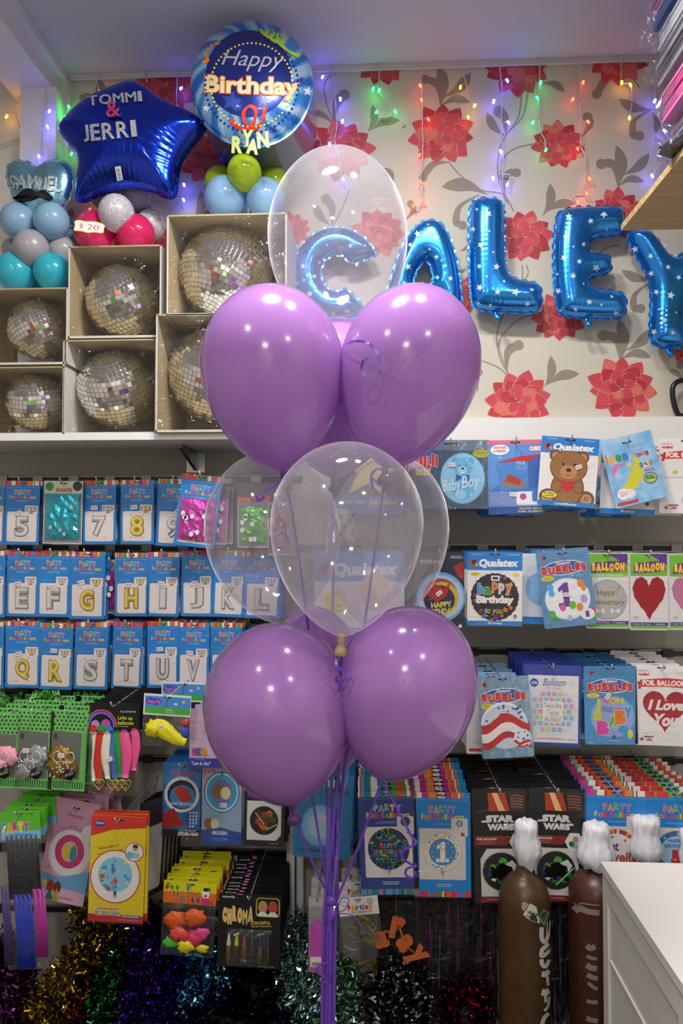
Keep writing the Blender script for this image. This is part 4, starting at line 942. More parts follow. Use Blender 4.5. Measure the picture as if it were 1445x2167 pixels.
def party(c, ch='A', gold=False, yay='YAY', blue='#1587dc', seed=0, big=None, cols=None, pcols=PC):
    w, h = c.w, c.h; c.body(blue); top = h * (.07 if not big else .055)
    stripes(c, 0, top, cols or STR, seed)
    c.L += 1
    for i in range(int(w / 4)): c.circ(2 + i * 4, top + 3 + 1.2 * abs(math.sin(i * .7)), .7, '#bfe0f6', cont=i > 0)
    k = .14 if not big else .13
    c.mtext('PARTY', w * .27, h * k, w * .74, h * (k + (.07 if not big else .06)), pcols, .035, '#e6ecf0', .12)
    c.mtext('Foil Balloon', w * .13, h * (k + .09 - (.015 if big else 0)), w * .88, h * (k + .14 - (.01 if big else 0)), FC, .03, None)
    c.lines(w * .28, h * (k + .165), w * .72, 2, '#8cc6ee')
    if not big:
        c.lines(w * .1, h * .435, w * .5, 1, '#8cc6ee')
        c.rect(w * .07, h * .485, w * .93, h * .955, '#e7dedc', 4)
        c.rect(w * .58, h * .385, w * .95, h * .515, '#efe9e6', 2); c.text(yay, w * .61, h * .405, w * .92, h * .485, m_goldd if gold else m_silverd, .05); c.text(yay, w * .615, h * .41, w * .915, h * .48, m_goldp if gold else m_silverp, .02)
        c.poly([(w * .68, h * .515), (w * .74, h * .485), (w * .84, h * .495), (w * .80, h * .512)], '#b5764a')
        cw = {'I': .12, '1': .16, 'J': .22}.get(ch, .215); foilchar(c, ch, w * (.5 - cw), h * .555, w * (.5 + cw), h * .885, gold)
    else:
        c.rect(w * .09, h * .345, w * .91, h * .835, '#e0d8d4', 3); c.rect(w * .66, h * .245, w * .95, h * .42, '#e0d8d4', 3)
        big(c); c.lines(w * .34, h * .875, w * .7, 2, '#bcd8ee', 4, 1.6); stripes(c, h * .945, h, cols or STR, seed + 3)
def bal_one(c):
    w, h = c.w, c.h; x, y, r = w * .5, h * .57, w * .34; rn = random.Random(4)
    c.circ(x, y, r, '#b9a98c'); c.circ(x, y, r * .97, '#eee6da'); c.L += 1
    for i in range(34):
        a = i * 2.4; q = r * rn.uniform(.74, .9); c.star(x + q * math.cos(a), y + q * math.sin(a), r * .09, rn.choice(['#d9a648', '#5a86b8', '#b8c4a0', '#e0b878']), a, cont=True)
    c.circ(x, y, r * .7, '#3f88c4'); c.poly([(x - r * .30, y - r * .30), (x - r * .02, y - r * .52), (x + r * .14, y - r * .52), (x + r * .14, y + r * .34), (x + r * .34, y + r * .34), (x + r * .34, y + r * .52), (x - r * .34, y + r * .52), (x - r * .34, y + r * .34), (x - r * .12, y + r * .34), (x - r * .12, y - r * .22), (x - r * .30, y - r * .14)], '#f3ece2'); c.L += 1
    for i in range(14): c.circ(x + rn.uniform(-.2, .2) * r, y + rn.uniform(-.4, .45) * r, r * .035, rn.choice(['#d9a648', '#5a86b8']), cont=True)
    for i in range(12): a = i * .53; c.circ(x + r * .55 * math.cos(a), y + r * .55 * math.sin(a), r * .025, '#f3ece2', cont=True)
    c.circ(w * .805, h * .295, w * .085, '#d8cfc4'); c.circ(w * .805, h * .295, w * .055, '#3f88c4'); c.text('1', w * .79, h * .28, w * .82, h * .31, '#f3ece2', .03)
    c.poly([(w * .82, h * .41), (w * .84, h * .375), (w * .89, h * .39), (w * .9, h * .42)], '#8a5a3c'); c.poly([(x - 4, y + r), (x + 4, y + r), (x, y + r * 1.25)], '#9a938c'); c.line([(x, y + r * 1.2), (x, y + r * 1.45)], 1, '#a8a098')
def bal_dino(c):
    w, h = c.w, c.h; x, y, r = w * .5, h * .56, w * .36; rn = random.Random(8)
    c.circ(x, y, r, '#1d2a5c'); c.L += 1
    for i in range(60):
        a = rn.uniform(0, 6.28); q = r * math.sqrt(rn.uniform(.05, .86)); u = x + q * math.cos(a); v = y + q * math.sin(a); k = rn.choice(['#5f9a3a', '#3a6fb8', '#2f8f7a', '#6fb04a'])
        c.poly([(u - 5, v + 2), (u - 3, v - 3), (u, v - 4), (u + 3, v - 2), (u + 6, v + 1), (u + 3, v + 1.5), (u + 2, v + 4), (u - 1, v + 2), (u - 3, v + 4)], k, cont=True)
    c.rect(x - r * .62, y - r * .22, x + r * .62, y + r * .24, '#1d2a5c')
    c.mtext('HAPPY', x - r * .42, y - r * .28, x + r * .42, y - r * .04, ['#d8452e', '#4a8ac8', '#6fb04a'], .05); c.mtext('BIRTHDAY', x - r * .62, y + .02 * r, x + r * .62, y + r * .24, ['#d8452e', '#4a8ac8', '#6fb04a'], .05)
    c.circ(w * .805, h * .295, w * .085, '#1f4a5c'); c.poly([(w * .82, h * .41), (w * .84, h * .375), (w * .89, h * .39), (w * .9, h * .42)], '#8a5a3c'); c.poly([(x - 4, y + r), (x + 4, y + r), (x, y + r * 1.25)], '#9a938c'); c.line([(x, y + r * 1.2), (x, y + r * 1.4)], 1, '#a8a098')
def bal_well(c):
    w, h = c.w, c.h; x, y, r = w * .5, h * .58, w * .36
    c.circ(x, y, r, '#c8322c'); c.L += 1
    for i in range(24): a = 2 * PI * i / 24; c.poly([(x, y), (x + r * math.cos(a), y + r * math.sin(a)), (x + r * math.cos(a + .13), y + r * math.sin(a + .13))], ['#e8e0d8', '#7a4a9a', '#e0a030'][i % 3], cont=True)
    c.circ(x, y, r * .8, '#eee8e4'); c.text('Get', x - r * .6, y - r * .45, x + r * .1, y + r * .02, '#7a3a8a', .03); c.text('well', x - r * .35, y + r * .05, x + r * .65, y + r * .5, '#c8452e', .03); c.L += 1
    for i, (a, q) in enumerate(((.5, .6), (1.5, .68), (2.6, .66), (4.4, .66), (5.4, .62))): c.star(x + r * q * math.cos(a), y + r * q * math.sin(a), r * .1, ['#3a9a5a', '#d8452e', '#e0a030'][i % 3], cont=True)
def bal_five(c):
    w, h = c.w, c.h; x, y, r = w * .5, h * .58, w * .37
    c.circ(x, y, r, '#2f6fb0'); c.L += 1
    for i in range(16): a = i * .4; c.star(x + r * .86 * math.cos(a), y + r * .86 * math.sin(a), r * .1, ['#e8c83a', '#8fd0f0', '#d8452e'][i % 3], a, cont=True)
    c.circ(x, y, r * .76, '#a8d4ee'); c.text('HAPPY', x - r * .4, y - r * .62, x + r * .4, y - r * .44, '#3a6ab0', .03); c.text('BIRTHDAY', x - r * .55, y - r * .38, x + r * .55, y - r * .2, '#3a6ab0', .03); c.text('5', x - r * .26, y - r * .12, x + r * .26, y + r * .6, '#d02c30', .08)
def qtop(c, hh, name='Qualatex', top='#1f7fd0'):
    w = c.w; c.rect(0, 0, w, hh, top); c.circ(w * .115, hh * .60, hh * .21, '#d8322c'); c.circ(w * .125, hh * .57, hh * .14, '#2a2a38'); c.poly([(w * .14, hh * .72), (w * .2, hh * .8), (w * .15, hh * .55)], '#e8c832')
    c.text(name, w * .21, hh * .38, w * .93, hh * .88, '#f4f4f4', .05, .15, -.01); c.lines(w * .06, hh * .13, w * .3, 1, '#d0e6f6'); c.lines(w * .72, hh * .13, w * .96, 1, '#d0e6f6')
def foot(c, t, v0, col_='#1f7fd0', u0=.38, u1=.64):
    w, h = c.w, c.h; c.rect(0, h * v0, w, h, col_); c.text(t, w * u0, h * (v0 + .015), w * u1, h * .985, '#e8eef6', .02, .1)
def teddy(c, u, v, k, fur='#9a6a3e', dark='#7a4e2a', mz='#c08a58', heart=True):
    for dx in (-1, 1): c.circ(u + dx * 26 * k, v - 33 * k, 12 * k, dark); c.circ(u + dx * 26 * k, v - 32 * k, 7.5 * k, mz)
    for dx in (-1, 1): c.circ(u + dx * 36 * k, v + 48 * k, 17 * k, dark, 16 * k); c.circ(u + dx * 37 * k, v + 49 * k, 11 * k, mz)
    c.circ(u, v + 30 * k, 32 * k, dark, 36 * k); c.circ(u, v + 29 * k, 29 * k, fur, 33 * k); c.circ(u, v - 12 * k, 36 * k, dark, 32 * k); c.circ(u, v - 13 * k, 34 * k, fur, 30 * k); c.circ(u, v - 2 * k, 16 * k, mz, 13 * k)
    for dx in (-1, 1): c.circ(u + dx * 11 * k, v - 17 * k, 2.6 * k, '#1a1412')
    c.circ(u, v - 6 * k, 5 * k, '#2a1c14', 3.6 * k); c.line([(u - 5 * k, v + 3 * k), (u, v + 5 * k), (u + 5 * k, v + 3 * k)], 1.2 * k, '#3a2418')
    if heart: c.poly(heart_pts(u, v + 27 * k, 28 * k, 26 * k), '#c8242a')
    for dx in (-1, 1): c.circ(u + dx * 21 * k, v + 27 * k, 10 * k, dark, 12 * k); c.circ(u + dx * 21 * k, v + 26.5 * k, 8.5 * k, fur, 10.5 * k)
def q_bear(c):
    w, h = c.w, c.h; c.body('#ebe7e6', 4); qtop(c, h * .24); teddy(c, w * .5, h * .52, w / 110); c.circ(w * .2, h * .845, w * .14, '#2a4a9a', h * .06); c.circ(w * .2, h * .845, w * .13, '#f0d830', h * .05)
    c.text('35"/89cm', w * .09, h * .81, w * .31, h * .84, '#20305a', .02); c.text('SHAPE', w * .12, h * .85, w * .28, h * .875, '#20305a', .03); c.circ(w * .84, h * .87, 4, '#2a2a2a'); c.text('S', w * .825, h * .855, w * .855, h * .885, '#f0f0f0', .02); foot(c, 'Love/Affection', .935, u0=.3, u1=.68)
def q_birthday(c):
    w, h = c.w, c.h; c.body('#ebe7e6', 2); qtop(c, h * .25); x, y, r = w * .5, h * .61, w * .435; rn = random.Random(6)
    q = [(x + (r + 1.2 * math.sin(i * 2.6)) * math.cos(2 * PI * i / 60), y + (r + 1.2 * math.sin(i * 2.6)) * math.sin(2 * PI * i / 60)) for i in range(60)]
    c.poly(q, '#24242a'); c.L += 1
    for i in range(26):
        a = rn.uniform(0, 6.28); d = r * rn.uniform(.66, .93); u = x + d * math.cos(a); v = y + d * math.sin(a); c.circ(u, v, rn.uniform(2, 5), rn.choice(['#3f9a3a', '#c83a30', '#2f7ac0', '#e0a030', '#6a3a8a', '#d86a3a']), cont=True)
    c.rect(x - 8, y - r * .9, x + 10, y - r * .68, '#e8e8e8', 2); c.rect(x - 5, y - r * .84, x + 7, y - r * .74, '#24242a')
    c.mtext('happy', x - r * .72, y - r * .58, x + r * .72, y - r * .12, ['#2f8fd0', '#3f9a3a', '#e07a30', '#d8d0d0', '#e07a30'], .07, '#e8e8e8', .1); c.text('BirthDay'.replace('D', 'd'), x - r * .78, y - r * .06, x + r * .8, y + r * .36, '#eeeae6', .07)
    c.text('to you!', x - r * .4, y + r * .42, x + r * .42, y + r * .78, '#d8cc30', .0, .3); c.circ(x + 2, y + r * .86, 6, '#6a2a8a'); c.circ(w * .14, h * .30, w * .09, '#e8d030', h * .022); c.circ(w * .89, h * .305, w * .06, '#e8d030', h * .022); c.lines(w * .08, h * .295, w * .2, 2, '#7a6a20')
    c.circ(w * .87, h * .87, 3.6, '#2a2a2a'); c.text('S', w * .855, h * .86, w * .885, h * .882, '#f0f0f0', .02); foot(c, 'Birthday', .935)
def q_28(c):
    w, h = c.w, c.h; c.body('#ece8e4', 3); qtop(c, h * .37, top='#3f8fd4'); c.circ(w * .24, h * .62, w * .13, '#e6da4a'); c.text('28"', w * .20, h * .50, w * .27, h * .56, '#8a7a20', .0); c.line([(w * .12, h * .6), (w * .36, h * .6)], .8, '#8a7a20'); c.text('71cm', w * .18, h * .63, w * .30, h * .69, '#8a7a20', .0); c.lines(w * .15, h * .73, w * .33, 2, '#a89a40')
    c.circ(w * .68, h * .5, w * .17, '#e8c88a', h * .24)
    for dx in (-.05, .05): c.circ(w * (.68 + dx), h * .48, 4.5, '#f0ece4'); c.circ(w * (.68 + dx), h * .48, 2, '#2a2a2a')
    c.circ(w * .88, h * .82, 8, '#e8d84a'); c.rect(0, h * .9, w * .3, h * .94, '#d8705a'); foot(c, 'Birthday', .94, '#3f8fd4')
def bubl(c, body='#6f9cc0', lo=.0):
    w, h = c.w, c.h; c.body(tint(body), 5); c.rect(w * .02, h * .01, w * .98, h * .10, tint(body), 3)
    c.circ(w * .14, h * .09, 5, '#d8322c'); c.circ(w * .155, h * .085, 3.2, '#26304a')
    c.circ(w * .5, h * (.235 + lo), w * .40, '#e8eef6', h * .095); c.circ(w * .5, h * (.235 + lo), w * .385, '#1f56ae', h * .085); c.text('Qualatex', w * .36, h * (.155 + lo), w * .64, h * (.195 + lo), '#f0f2f6', .03, .15)
    c.mtext('BUBBLES', w * .07, h * (.20 + lo), w * .92, h * (.30 + lo), ['#d02a28'], .09, '#f2f0ee', .12); c.circ(w * .17, h * (.355 + lo), w * .12, '#dcd23a', h * .035); c.lines(w * .1, h * (.34 + lo), w * .24, 3, '#b8542a', 2.4)
_ti = {}
def tint(hexc):
    if hexc not in _ti:
        m = newmat('metallic_pouch'); _ti[hexc] = bumped(m, (30, 30, 18), .9, .006, 3); b = m.node_tree.nodes['Principled BSDF']; b.inputs['Base Color'].default_value = lin(hexc); b.inputs['Metallic'].default_value = .55; b.inputs['Roughness'].default_value = .22
    return _ti[hexc]
def b_one(c):
    bubl(c, '#6fa4d8'); w, h = c.w, c.h; x, y, r = w * .5, h * .64, w * .43; c.circ(x, y, r, '#d6e2ee', h * .27); c.circ(x, y, r * .95, '#e9eaee', h * .255)
    c.poly([((x - 3) - 50 * .30, (y - 9) - 50 * .30), ((x - 3) - 50 * .02, (y - 9) - 50 * .52), ((x - 3) + 50 * .14, (y - 9) - 50 * .52), ((x - 3) + 50 * .14, (y - 9) + 50 * .34), ((x - 3) + 50 * .34, (y - 9) + 50 * .34), ((x - 3) + 50 * .34, (y - 9) + 50 * .52), ((x - 3) - 50 * .34, (y - 9) + 50 * .52), ((x - 3) - 50 * .34, (y - 9) + 50 * .34), ((x - 3) - 50 * .12, (y - 9) + 50 * .34), ((x - 3) - 50 * .12, (y - 9) - 50 * .22), ((x - 3) - 50 * .30, (y - 9) - 50 * .14)], '#6a3a9a')
    for (a, b, q, k) in ((-38, -30, 8, '#58a8e0'), (-36, -16, 7, '#58a8e0'), (34, -34, 8, '#e08a30'), (40, -22, 6, '#e08a30'), (-40, 34, 8, '#4aa84a'), (-34, 44, 6, '#4aa84a'), (10, 16, 8, '#6ab83a'), (26, 22, 8, '#e08a30'), (-14, 20, 7, '#d85a9a'), (38, 4, 8, '#b8a0d8'), (40, 40, 7, '#d85a9a'), (56, 34, 6, '#d83a6a'), (60, 46, 5, '#7ab83a'), (0, 46, 6, '#a8c0d0')): c.circ(x + a * .9, y + b * .9, q * .9, k, q * 1.1)
    c.circ(w * .84, h * .86, w * .13, '#e6eaf0', h * .075); c.text('1', w * .80, h * .82, w * .87, h * .9, '#6a3a9a', .08)
def b_us(c):
    bubl(c, '#8fb0cc'); w, h = c.w, c.h; x, y = w * .47, h * .6; c.circ(x, y, w * .45, '#eceef4', h * .29); c.circ(x, y + 3, w * .43, '#cfd8ea', h * .27); c.L += 1
    rn = random.Random(2)
    for i in range(15): c.star(x + rn.uniform(-.36, .36) * w, y - h * rn.uniform(.06, .24), rn.uniform(2.5, 6), '#3a4a9a', rn.uniform(0, 1), cont=True)
    def wave(v0, v1, k):
        P = [(w * (.02 + .93 * i / 16), h * (v0 + .07 * math.sin(i / 16 * 6.6 + 1.2))) for i in range(17)]; Q = [(u, h * (v1 + .07 * math.sin(i / 16 * 6.6 + 1.0))) for i, (u, v) in enumerate(P)]
        c.L += 1; vs = [c.P(*p) for p in P] + [c.P(*p) for p in Q]; c.add(vs, [(i, 17 + i, 18 + i, i + 1) for i in range(16)], M(k))
    wave(.52, .63, '#c42c2c'); wave(.63, .74, '#f0eeea'); wave(.74, .82, '#c42c2c'); c.rect(w * .03, h * .89, w * .95, h * .985, tint('#8fb8d8'), 3)
    c.circ(w * .80, h * .77, w * .17, '#dfe4f0', h * .12); c.L += 1
    for i in range(7): c.star(w * .80 + 11 * math.cos(i * 1.3), h * .73 + 8 * math.sin(i * 1.3), 3, '#3a4a9a', i, cont=True)
    c.line([(w * .64, h * .79), (w * .74, h * .84), (w * .84, h * .81), (w * .95, h * .80)], 6, '#c42c2c'); c.line([(w * .70, h * .86), (w * .8, h * .875), (w * .9, h * .85)], 4, '#c42c2c'); c.star(w * .52, h * .72, 4, '#3a4a9a')
def b_baby(c):
    bubl(c, '#4f94cc', .02); w, h = c.w, c.h; x, y, r = w * .53, h * .65, w * .43; c.circ(x, y, r, '#4fa4e0', h * .27); c.circ(x, y, r * .94, '#97a8dc', h * .255)
    c.poly([(x - 26, y - 40), (x + 24, y - 40), (x + 14, y - 28), (x - 14, y - 28)], '#d86ac0'); c.text('OH', x - 8, y - 42, x + 24, y - 28, '#c0cc3a', .06); c.text('Welcome', x - 22, y - 24, x + 22, y - 10, '#3a4a8a', .0, .3)
    c.text('B', x - 34, y + 8, x - 8, y + 38, '#d83aa0', .10, out='#f0c8e4'); c.text('A', x - 10, y - 2, x + 10, y + 22, '#5fb83a', .08, out='#e6f0d8'); c.text('B', x + 4, y - 16, x + 28, y + 16, '#e8782e', .10, out='#f6dcc8'); c.text('Y', x + 24, y - 22, x + 42, y + 4, '#3a9ae0', .10, out='#d0e8f8')
    c.poly([(x - 40, y + 6), (x - 40, y - 10), (x - 32, y - 16), (x - 32, y - 40), (x - 24, y - 38), (x - 26, y - 12), (x - 22, y + 8)], '#c8cc3a'); c.circ(x + 22, y + 26, 11, '#3a9ae0', 8); c.star(x + 2, y + 42, 6, '#5a3a8a'); c.circ(x + 36, y + 36, 6, '#dcd84a', 10)
    c.lines(w * .4, h * .945, w * .7, 1, '#e8eef4')
def b_boy(c):
    w, h = c.w, c.h; c.body(tint('#5a6f88'), 3); c.rect(0, 0, w, h * .15, tint('#7f90a8')); c.circ(w * .15, h * .3, w * .2, '#1f56ae', h * .16); c.mtext('BUBBLES', -w * .06 + 6, h * .22, w * .34, h * .4, ['#d02a28'], .09, '#f2f0ee', .12); c.text('DOUBLE', w * .05, h * .42, w * .24, h * .52, '#e8c83a', .06)
    x, y, r = w * .66, h * .56, w * .29; c.circ(x, y, r, '#7fc0e8', h * .37); c.circ(x, y, r * .95, '#8fcaee', h * .35)
    for dx in (-1, 1): c.circ(x + dx * 16, y - 36, 8, '#5fb0e0')
    c.circ(x, y - 24, 21, '#6fb8e6', 19); c.circ(x, y - 18, 10, '#a8d8f4', 8); c.circ(x, y - 21, 3, '#2a2a3a', 2.4); c.circ(x - 7, y - 27, 1.6, '#2a2a3a'); c.circ(x + 7, y - 27, 1.6, '#2a2a3a'); c.circ(x, y + 20, 24, '#6fb8e6', 26); c.circ(x - 4, y + 34, 11, '#a0d4f2')
    c.poly([(x, y - 2), (x - 14, y - 9), (x - 14, y + 7)], '#3a5ab0'); c.poly([(x, y - 2), (x + 14, y - 9), (x + 14, y + 7)], '#3a5ab0'); c.text('Baby', x - 42, y + 2, x - 4, y + 34, '#e6f2fa', .0, .25, -.15); c.text('Boy', x - 2, y - 6, x + 36, y + 26, '#e6f2fa', .0, .25, -.15)
    c.circ(w * .9, h * .2, w * .11, '#a8a83a', h * .06); c.lines(w * .82, h * .18, w * .97, 2, '#8a4a2a'); c.L += 1
    for a in range(6): c.star(x + 34 * math.cos(a), y + 40 * math.sin(a), 3, '#d8ecf8', a, cont=True)
def p_cube(c):
    w, h = c.w, c.h; c.body('#3f78c8', 3); c.rect(0, 0, w, h * .06, '#d86a8a'); c.poly([(0, h * .06), (w, h * .06), (w, h * .2), (0, h * .7)], '#5a94dc'); c.circ(w * .22, h * .13, w * .17, '#eef2f6', h * .07); c.text('THOMAS', w * .1, h * .085, w * .34, h * .12, '#c8302c', .04); c.text('& FRIENDS', w * .11, h * .135, w * .33, h * .165, '#c8302c', .04)
    c.text('CUBEZ', w * .75, h * .09, w * .96, h * .15, '#f0f0f0', .07, out='#c8405a'); c.poly([(w * .14, h * .3), (w * .6, h * .22), (w * .96, h * .2), (w * .72, h * .3)], '#c02c30'); c.poly([(w * .14, h * .3), (w * .72, h * .3), (w * .72, h * .66), (w * .2, h * .68)], '#4a86d0'); c.poly([(w * .72, h * .3), (w * .96, h * .2), (w * .94, h * .62), (w * .72, h * .66)], '#3468b8')
    c.text('TRUE', w * .5, h * .29, w * .67, h * .335, '#9ccaf4', .03); c.text('BLUE', w * .52, h * .35, w * .7, h * .4, '#6faae8', .03); c.poly([(w * .22, h * .62), (w * .3, h * .5), (w * .66, h * .56), (w * .66, h * .66)], '#8a7a68'); c.poly([(w * .3, h * .56), (w * .36, h * .46), (w * .6, h * .54), (w * .56, h * .62)], '#b03a34')
    c.rect(0, h * .7, w, h * .9, '#7a90c8'); c.rect(w * .5, h * .7, w * .98, h * .88, '#e6ecf4', 4); c.rect(w * .78, h * .7, w * .97, h * .84, '#4a78c0', 4); c.circ(w * .62, h * .77, 7, '#c04a8a'); c.rect(0, h * .9, w, h, '#2454a4'); c.text('BALLOON · BALLON', w * .55, h * .915, w * .96, h * .94, '#e8d840', .02); c.text('GLOBO · PALLONCINO', w * .52, h * .955, w * .97, h * .98, '#e8d840', .02)
def p_moon(c):
    w, h = c.w, c.h; c.body(tint_noise(M('#8fc4ee', .3, 0, .3), '#a8d2f2', '#6fb0e8', (25, 25, 25)), 1)
    c.mtext('loon', w * .03, h * .2, w * .46, h * .35, ['#e07a30', '#e8b030', '#3a9a4a', '#3a7ad0'], .12)
    A = [(w * .08 + 0, h * .42), (w * .2, h * .36), (w * .38, h * .39), (w * .24, h * .42), (w * .14, h * .5), (w * .1, h * .62)]; c.poly([A[0], A[1], A[2], A[3], A[4], A[5]], '#d880b0'); c.star(w * .44, h * .42, 8, '#e6da3a', .2)
    o = []; o2 = []
    for i in range(15):
        a = math.radians(-40 + 150 * i / 14); o.append((w * .26 + 46 * math.cos(a), h * .5 + 46 * math.sin(a))); o2.append((w * .24 + (44 - 21 * math.sin(PI * i / 14)) * math.cos(a), h * .47 + (44 - 21 * math.sin(PI * i / 14)) * math.sin(a)))
    c.L += 1; c.add([c.P(*p) for p in o] + [c.P(*p) for p in o2], [(i, i + 1, 16 + i, 15 + i) for i in range(14)], M('#d6cf32')); c.circ(w * .2, h * .82, 14, '#f4ecf2', 12); c.circ(w * .32, h * .83, 12, '#f2e6ee', 10); c.text('Girl', w * .14, h * .78, w * .26, h * .85, '#c83a6a', .0, .2)
    c.mtext('CONVER', w * .60, h * .28, w * .86, h * .35, ['#d83a30', '#3a4ab0'], .08, '#f4f0f4'); c.mtext('Gelli', w * .62, h * .42, w * .88, h * .51, ['#2a8a8a', '#d83a30', '#e8b030', '#6a3a9a'], .1, '#f4f4f0'); c.mtext('beado', w * .68, h * .53, w * .86, h * .57, ['#e0a030', '#3a8ad0', '#d83a90'], .06)
    c.circ(w * .77, h * .68, w * .13, '#6a4a8a', h * .085); c.circ(w * .77, h * .68, w * .115, '#9ac04a', h * .072); c.text('FULL', w * .69, h * .64, w * .85, h * .695, '#2a2a3a', .03); c.text('COLOR', w * .72, h * .705, w * .83, h * .73, '#f0e8d0', .03); c.rect(w * .04, h * .93, w * .44, h * .975, '#c83a40', 2)
def p_foil(c, heart=True):
    w, h = c.w, c.h; c.body('#ece9ea', 4); c.text('inspire a', w * .04, h * .06, w * .24, h * .085, '#c8402e', .02); c.text('smile!', w * .05, h * .095, w * .26, h * .135, '#d8402e', .06); c.poly([(w * .02, h * .215), (w * .1, h * .2), (w * .1, h * .3), (w * .04, h * .3), (w * .06, h * .26)], '#b82a28'); c.poly([(w * .08, h * .185), (w * .6, h * .155), (w * 1, h * .17), (w * 1, h * .28), (w * .6, h * .265), (w * .08, h * .275)], '#d0322c'); c.text('FOIL BALLOON', w * .13, h * .185, w * .99, h * .255, '#f6f0ee', .05)
    c.lines(w * .78, h * .08, w * .95, 3, '#c8c4c4', 3)
    if heart: c.poly(heart_pts(w * .58, h * .58, w * .88, h * .52), foil_red); c.text('I Love', w * .24, h * .43, w * .96, h * .56, '#ece4e6', .05, .25); c.text('You', w * .36, h * .6, w * .84, h * .76, '#ece4e6', .05, .25)
    else:
        c.line([(0, h * .52), (w, h * .52)], .8, '#8a8088'); c.circ(w * .75, h * .72, 24, '#e4d2e6', 26); c.text('It', w * .55, h * .62, w * .7, h * .74, '#b04aa0', .05, .2); c.circ(w * .5, h * .82, 9, '#d8b0dc'); c.circ(w * .3, h * .45, 6, '#c8cc4a', 4)
    c.star(w * .13, h * .925, 6, '#c83038'); c.rect(w * .17, h * .885, w * .36, h * .9, '#34468a'); c.text('USA', w * .21, h * .91, w * .34, h * .945, '#c83038', .05)
foil_red = foil('printed_red_heart', '#b01c2c', .22, 40, .3); foil_red2 = foil('printed_red_foil', '#c01830', .25, 25, .15); foil_pk = foil('printed_pink_foil', '#e490c0', .25, 25, .15)
def p_twins(c):
    w, h = c.w, c.h; c.body('#2a3f9e'); c.rect(w * .08, h * .13, w * .99 - 3, h * .96, '#e6e3e6'); c.circ(w * .19, h * .225, w * .075, '#2454a8'); c.text('CTI', w * .14, h * .21, w * .24, h * .245, '#f0f0f0', .06); c.text('Balloon', w * .34, h * .17, w * .74, h * .26, '#3a56a8', .0, .35); c.text('Ballon * Globo', w * .4, h * .275, w * .66, h * .29, '#c8503a', .02); c.lines(w * .8, h * .2, w * .92, 3, '#c8ccd8')
    x, y, r = w * .52, h * .58, w * .42; c.circ(x, y, r, '#d8dae0', r * 1.0); rn = random.Random(5); c.L += 1
    for i in range(-4, 5):
        for j in range(-4, 5):
            u = x + i * 12 + (3 if j % 2 else -2); v = y + j * 12.5
            if math.hypot(u - x, v - y) < r - 5: c.rect(u - 4.6, v - 4.8, u + 4.6, v + 4.8, rn.choice(['#d898b8', '#8fb8dc', '#98c8b0', '#d4d068', '#b8a8d4', '#d0a8c8']), 1.2, cont=True)
    c.rect(x - 21, y - 23, x + 21, y + 23, '#e8e4e2', 2); c.text('Twins Are', x - 18, y - 19, x + 18, y - 8, '#5a4a48', -.01); c.text('Twice', x - 12, y - 4, x + 12, y + 7, '#5a4a48', -.01); c.text('As Nice!', x - 17, y + 10, x + 17, y + 21, '#5a4a48', -.01); c.text('WWW.CTIINDUSTRIES.COM', w * .26, h * .905, w * .74, h * .92, '#c0392e', .03); c.text('18" 45cm', w * .78, h * .91, w * .94, h * .925, '#4a4a5a', 0)
def p_ball(c, kind=0):
    w, h = c.w, c.h; c.body('#dedadc', 3); c.rect(w * .02, h * .01, w * .98, h * .3, '#6cb62c', 3); c.poly([(w * .5, h * .01), (w * .97, h * .01), (w * .97, h * .16)], '#5a2a8a'); c.poly([(w * .14, h * .13), (w * .9, h * .1), (w * .94, h * .24), (w * .1, h * .27)], '#5a2a8a'); c.mtext('BALLOON', w * .15, h * .13, w * .9, h * .24, ['#f0cc2a'], .10, '#c8322a', .08)
    if kind == 0:
        c.rect(w * .02, h * .275, w * .98, h * .315, '#8ac45a'); c.text('PRISMATIC * PRISMATIQUE', w * .14, h * .285, w * .86, h * .305, '#eef4e6', .03); x, y = w * .5, h * .62; c.circ(x, y, w * .45, '#9aa2b0', w * .47); c.circ(x, y, w * .42, '#b2b0b4', w * .44); c.circ(x + 4, y - 4, w * .3, '#b8b0a2', w * .3)
        c.text('Happy', x - 22, y - 22, x + 16, y - 6, '#3a3a44', -.005, .1); c.text('Anniversary', x - 36, y - 1, x + 36, y + 14, '#3a3a44', -.005, .1)
        for dx in (-16, 16): c.poly([(x + dx, y + 24), (x + dx - 9, y + 18), (x + dx - 9, y + 30)], '#e0e0e4'); c.poly([(x + dx, y + 24), (x + dx + 9, y + 18), (x + dx + 9, y + 30)], '#e0e0e4')
        c.line([(x - 26, y - 32), (x - 18, y - 10)], 2, '#8a929c'); c.line([(x + 26, y - 32), (x + 18, y - 10)], 2, '#8a929c')
    else:
        q = heart_pts(w * .5, h * .6, w * .84, h * .58, 48); q = [(u + .9 * math.sin(i * 2.2), v + .9 * math.cos(i * 2.2)) for i, (u, v) in enumerate(q)]; c.poly(q, foil_red2 if kind == 1 else foil_pk); c.lines(w * .08, h * .83, w * .24, 2, '#6a6a6a')
    c.rect(w * .02, h * .9, w * .98, h * .945, '#4a2a90'); c.text('1 ball 45.7cm  1 ballon', w * .06, h * .912, w * .9, h * .932, '#e0d8ee', .01); c.rect(w * .02, h * .945, w * .98, h * .98, '#6cb62c')
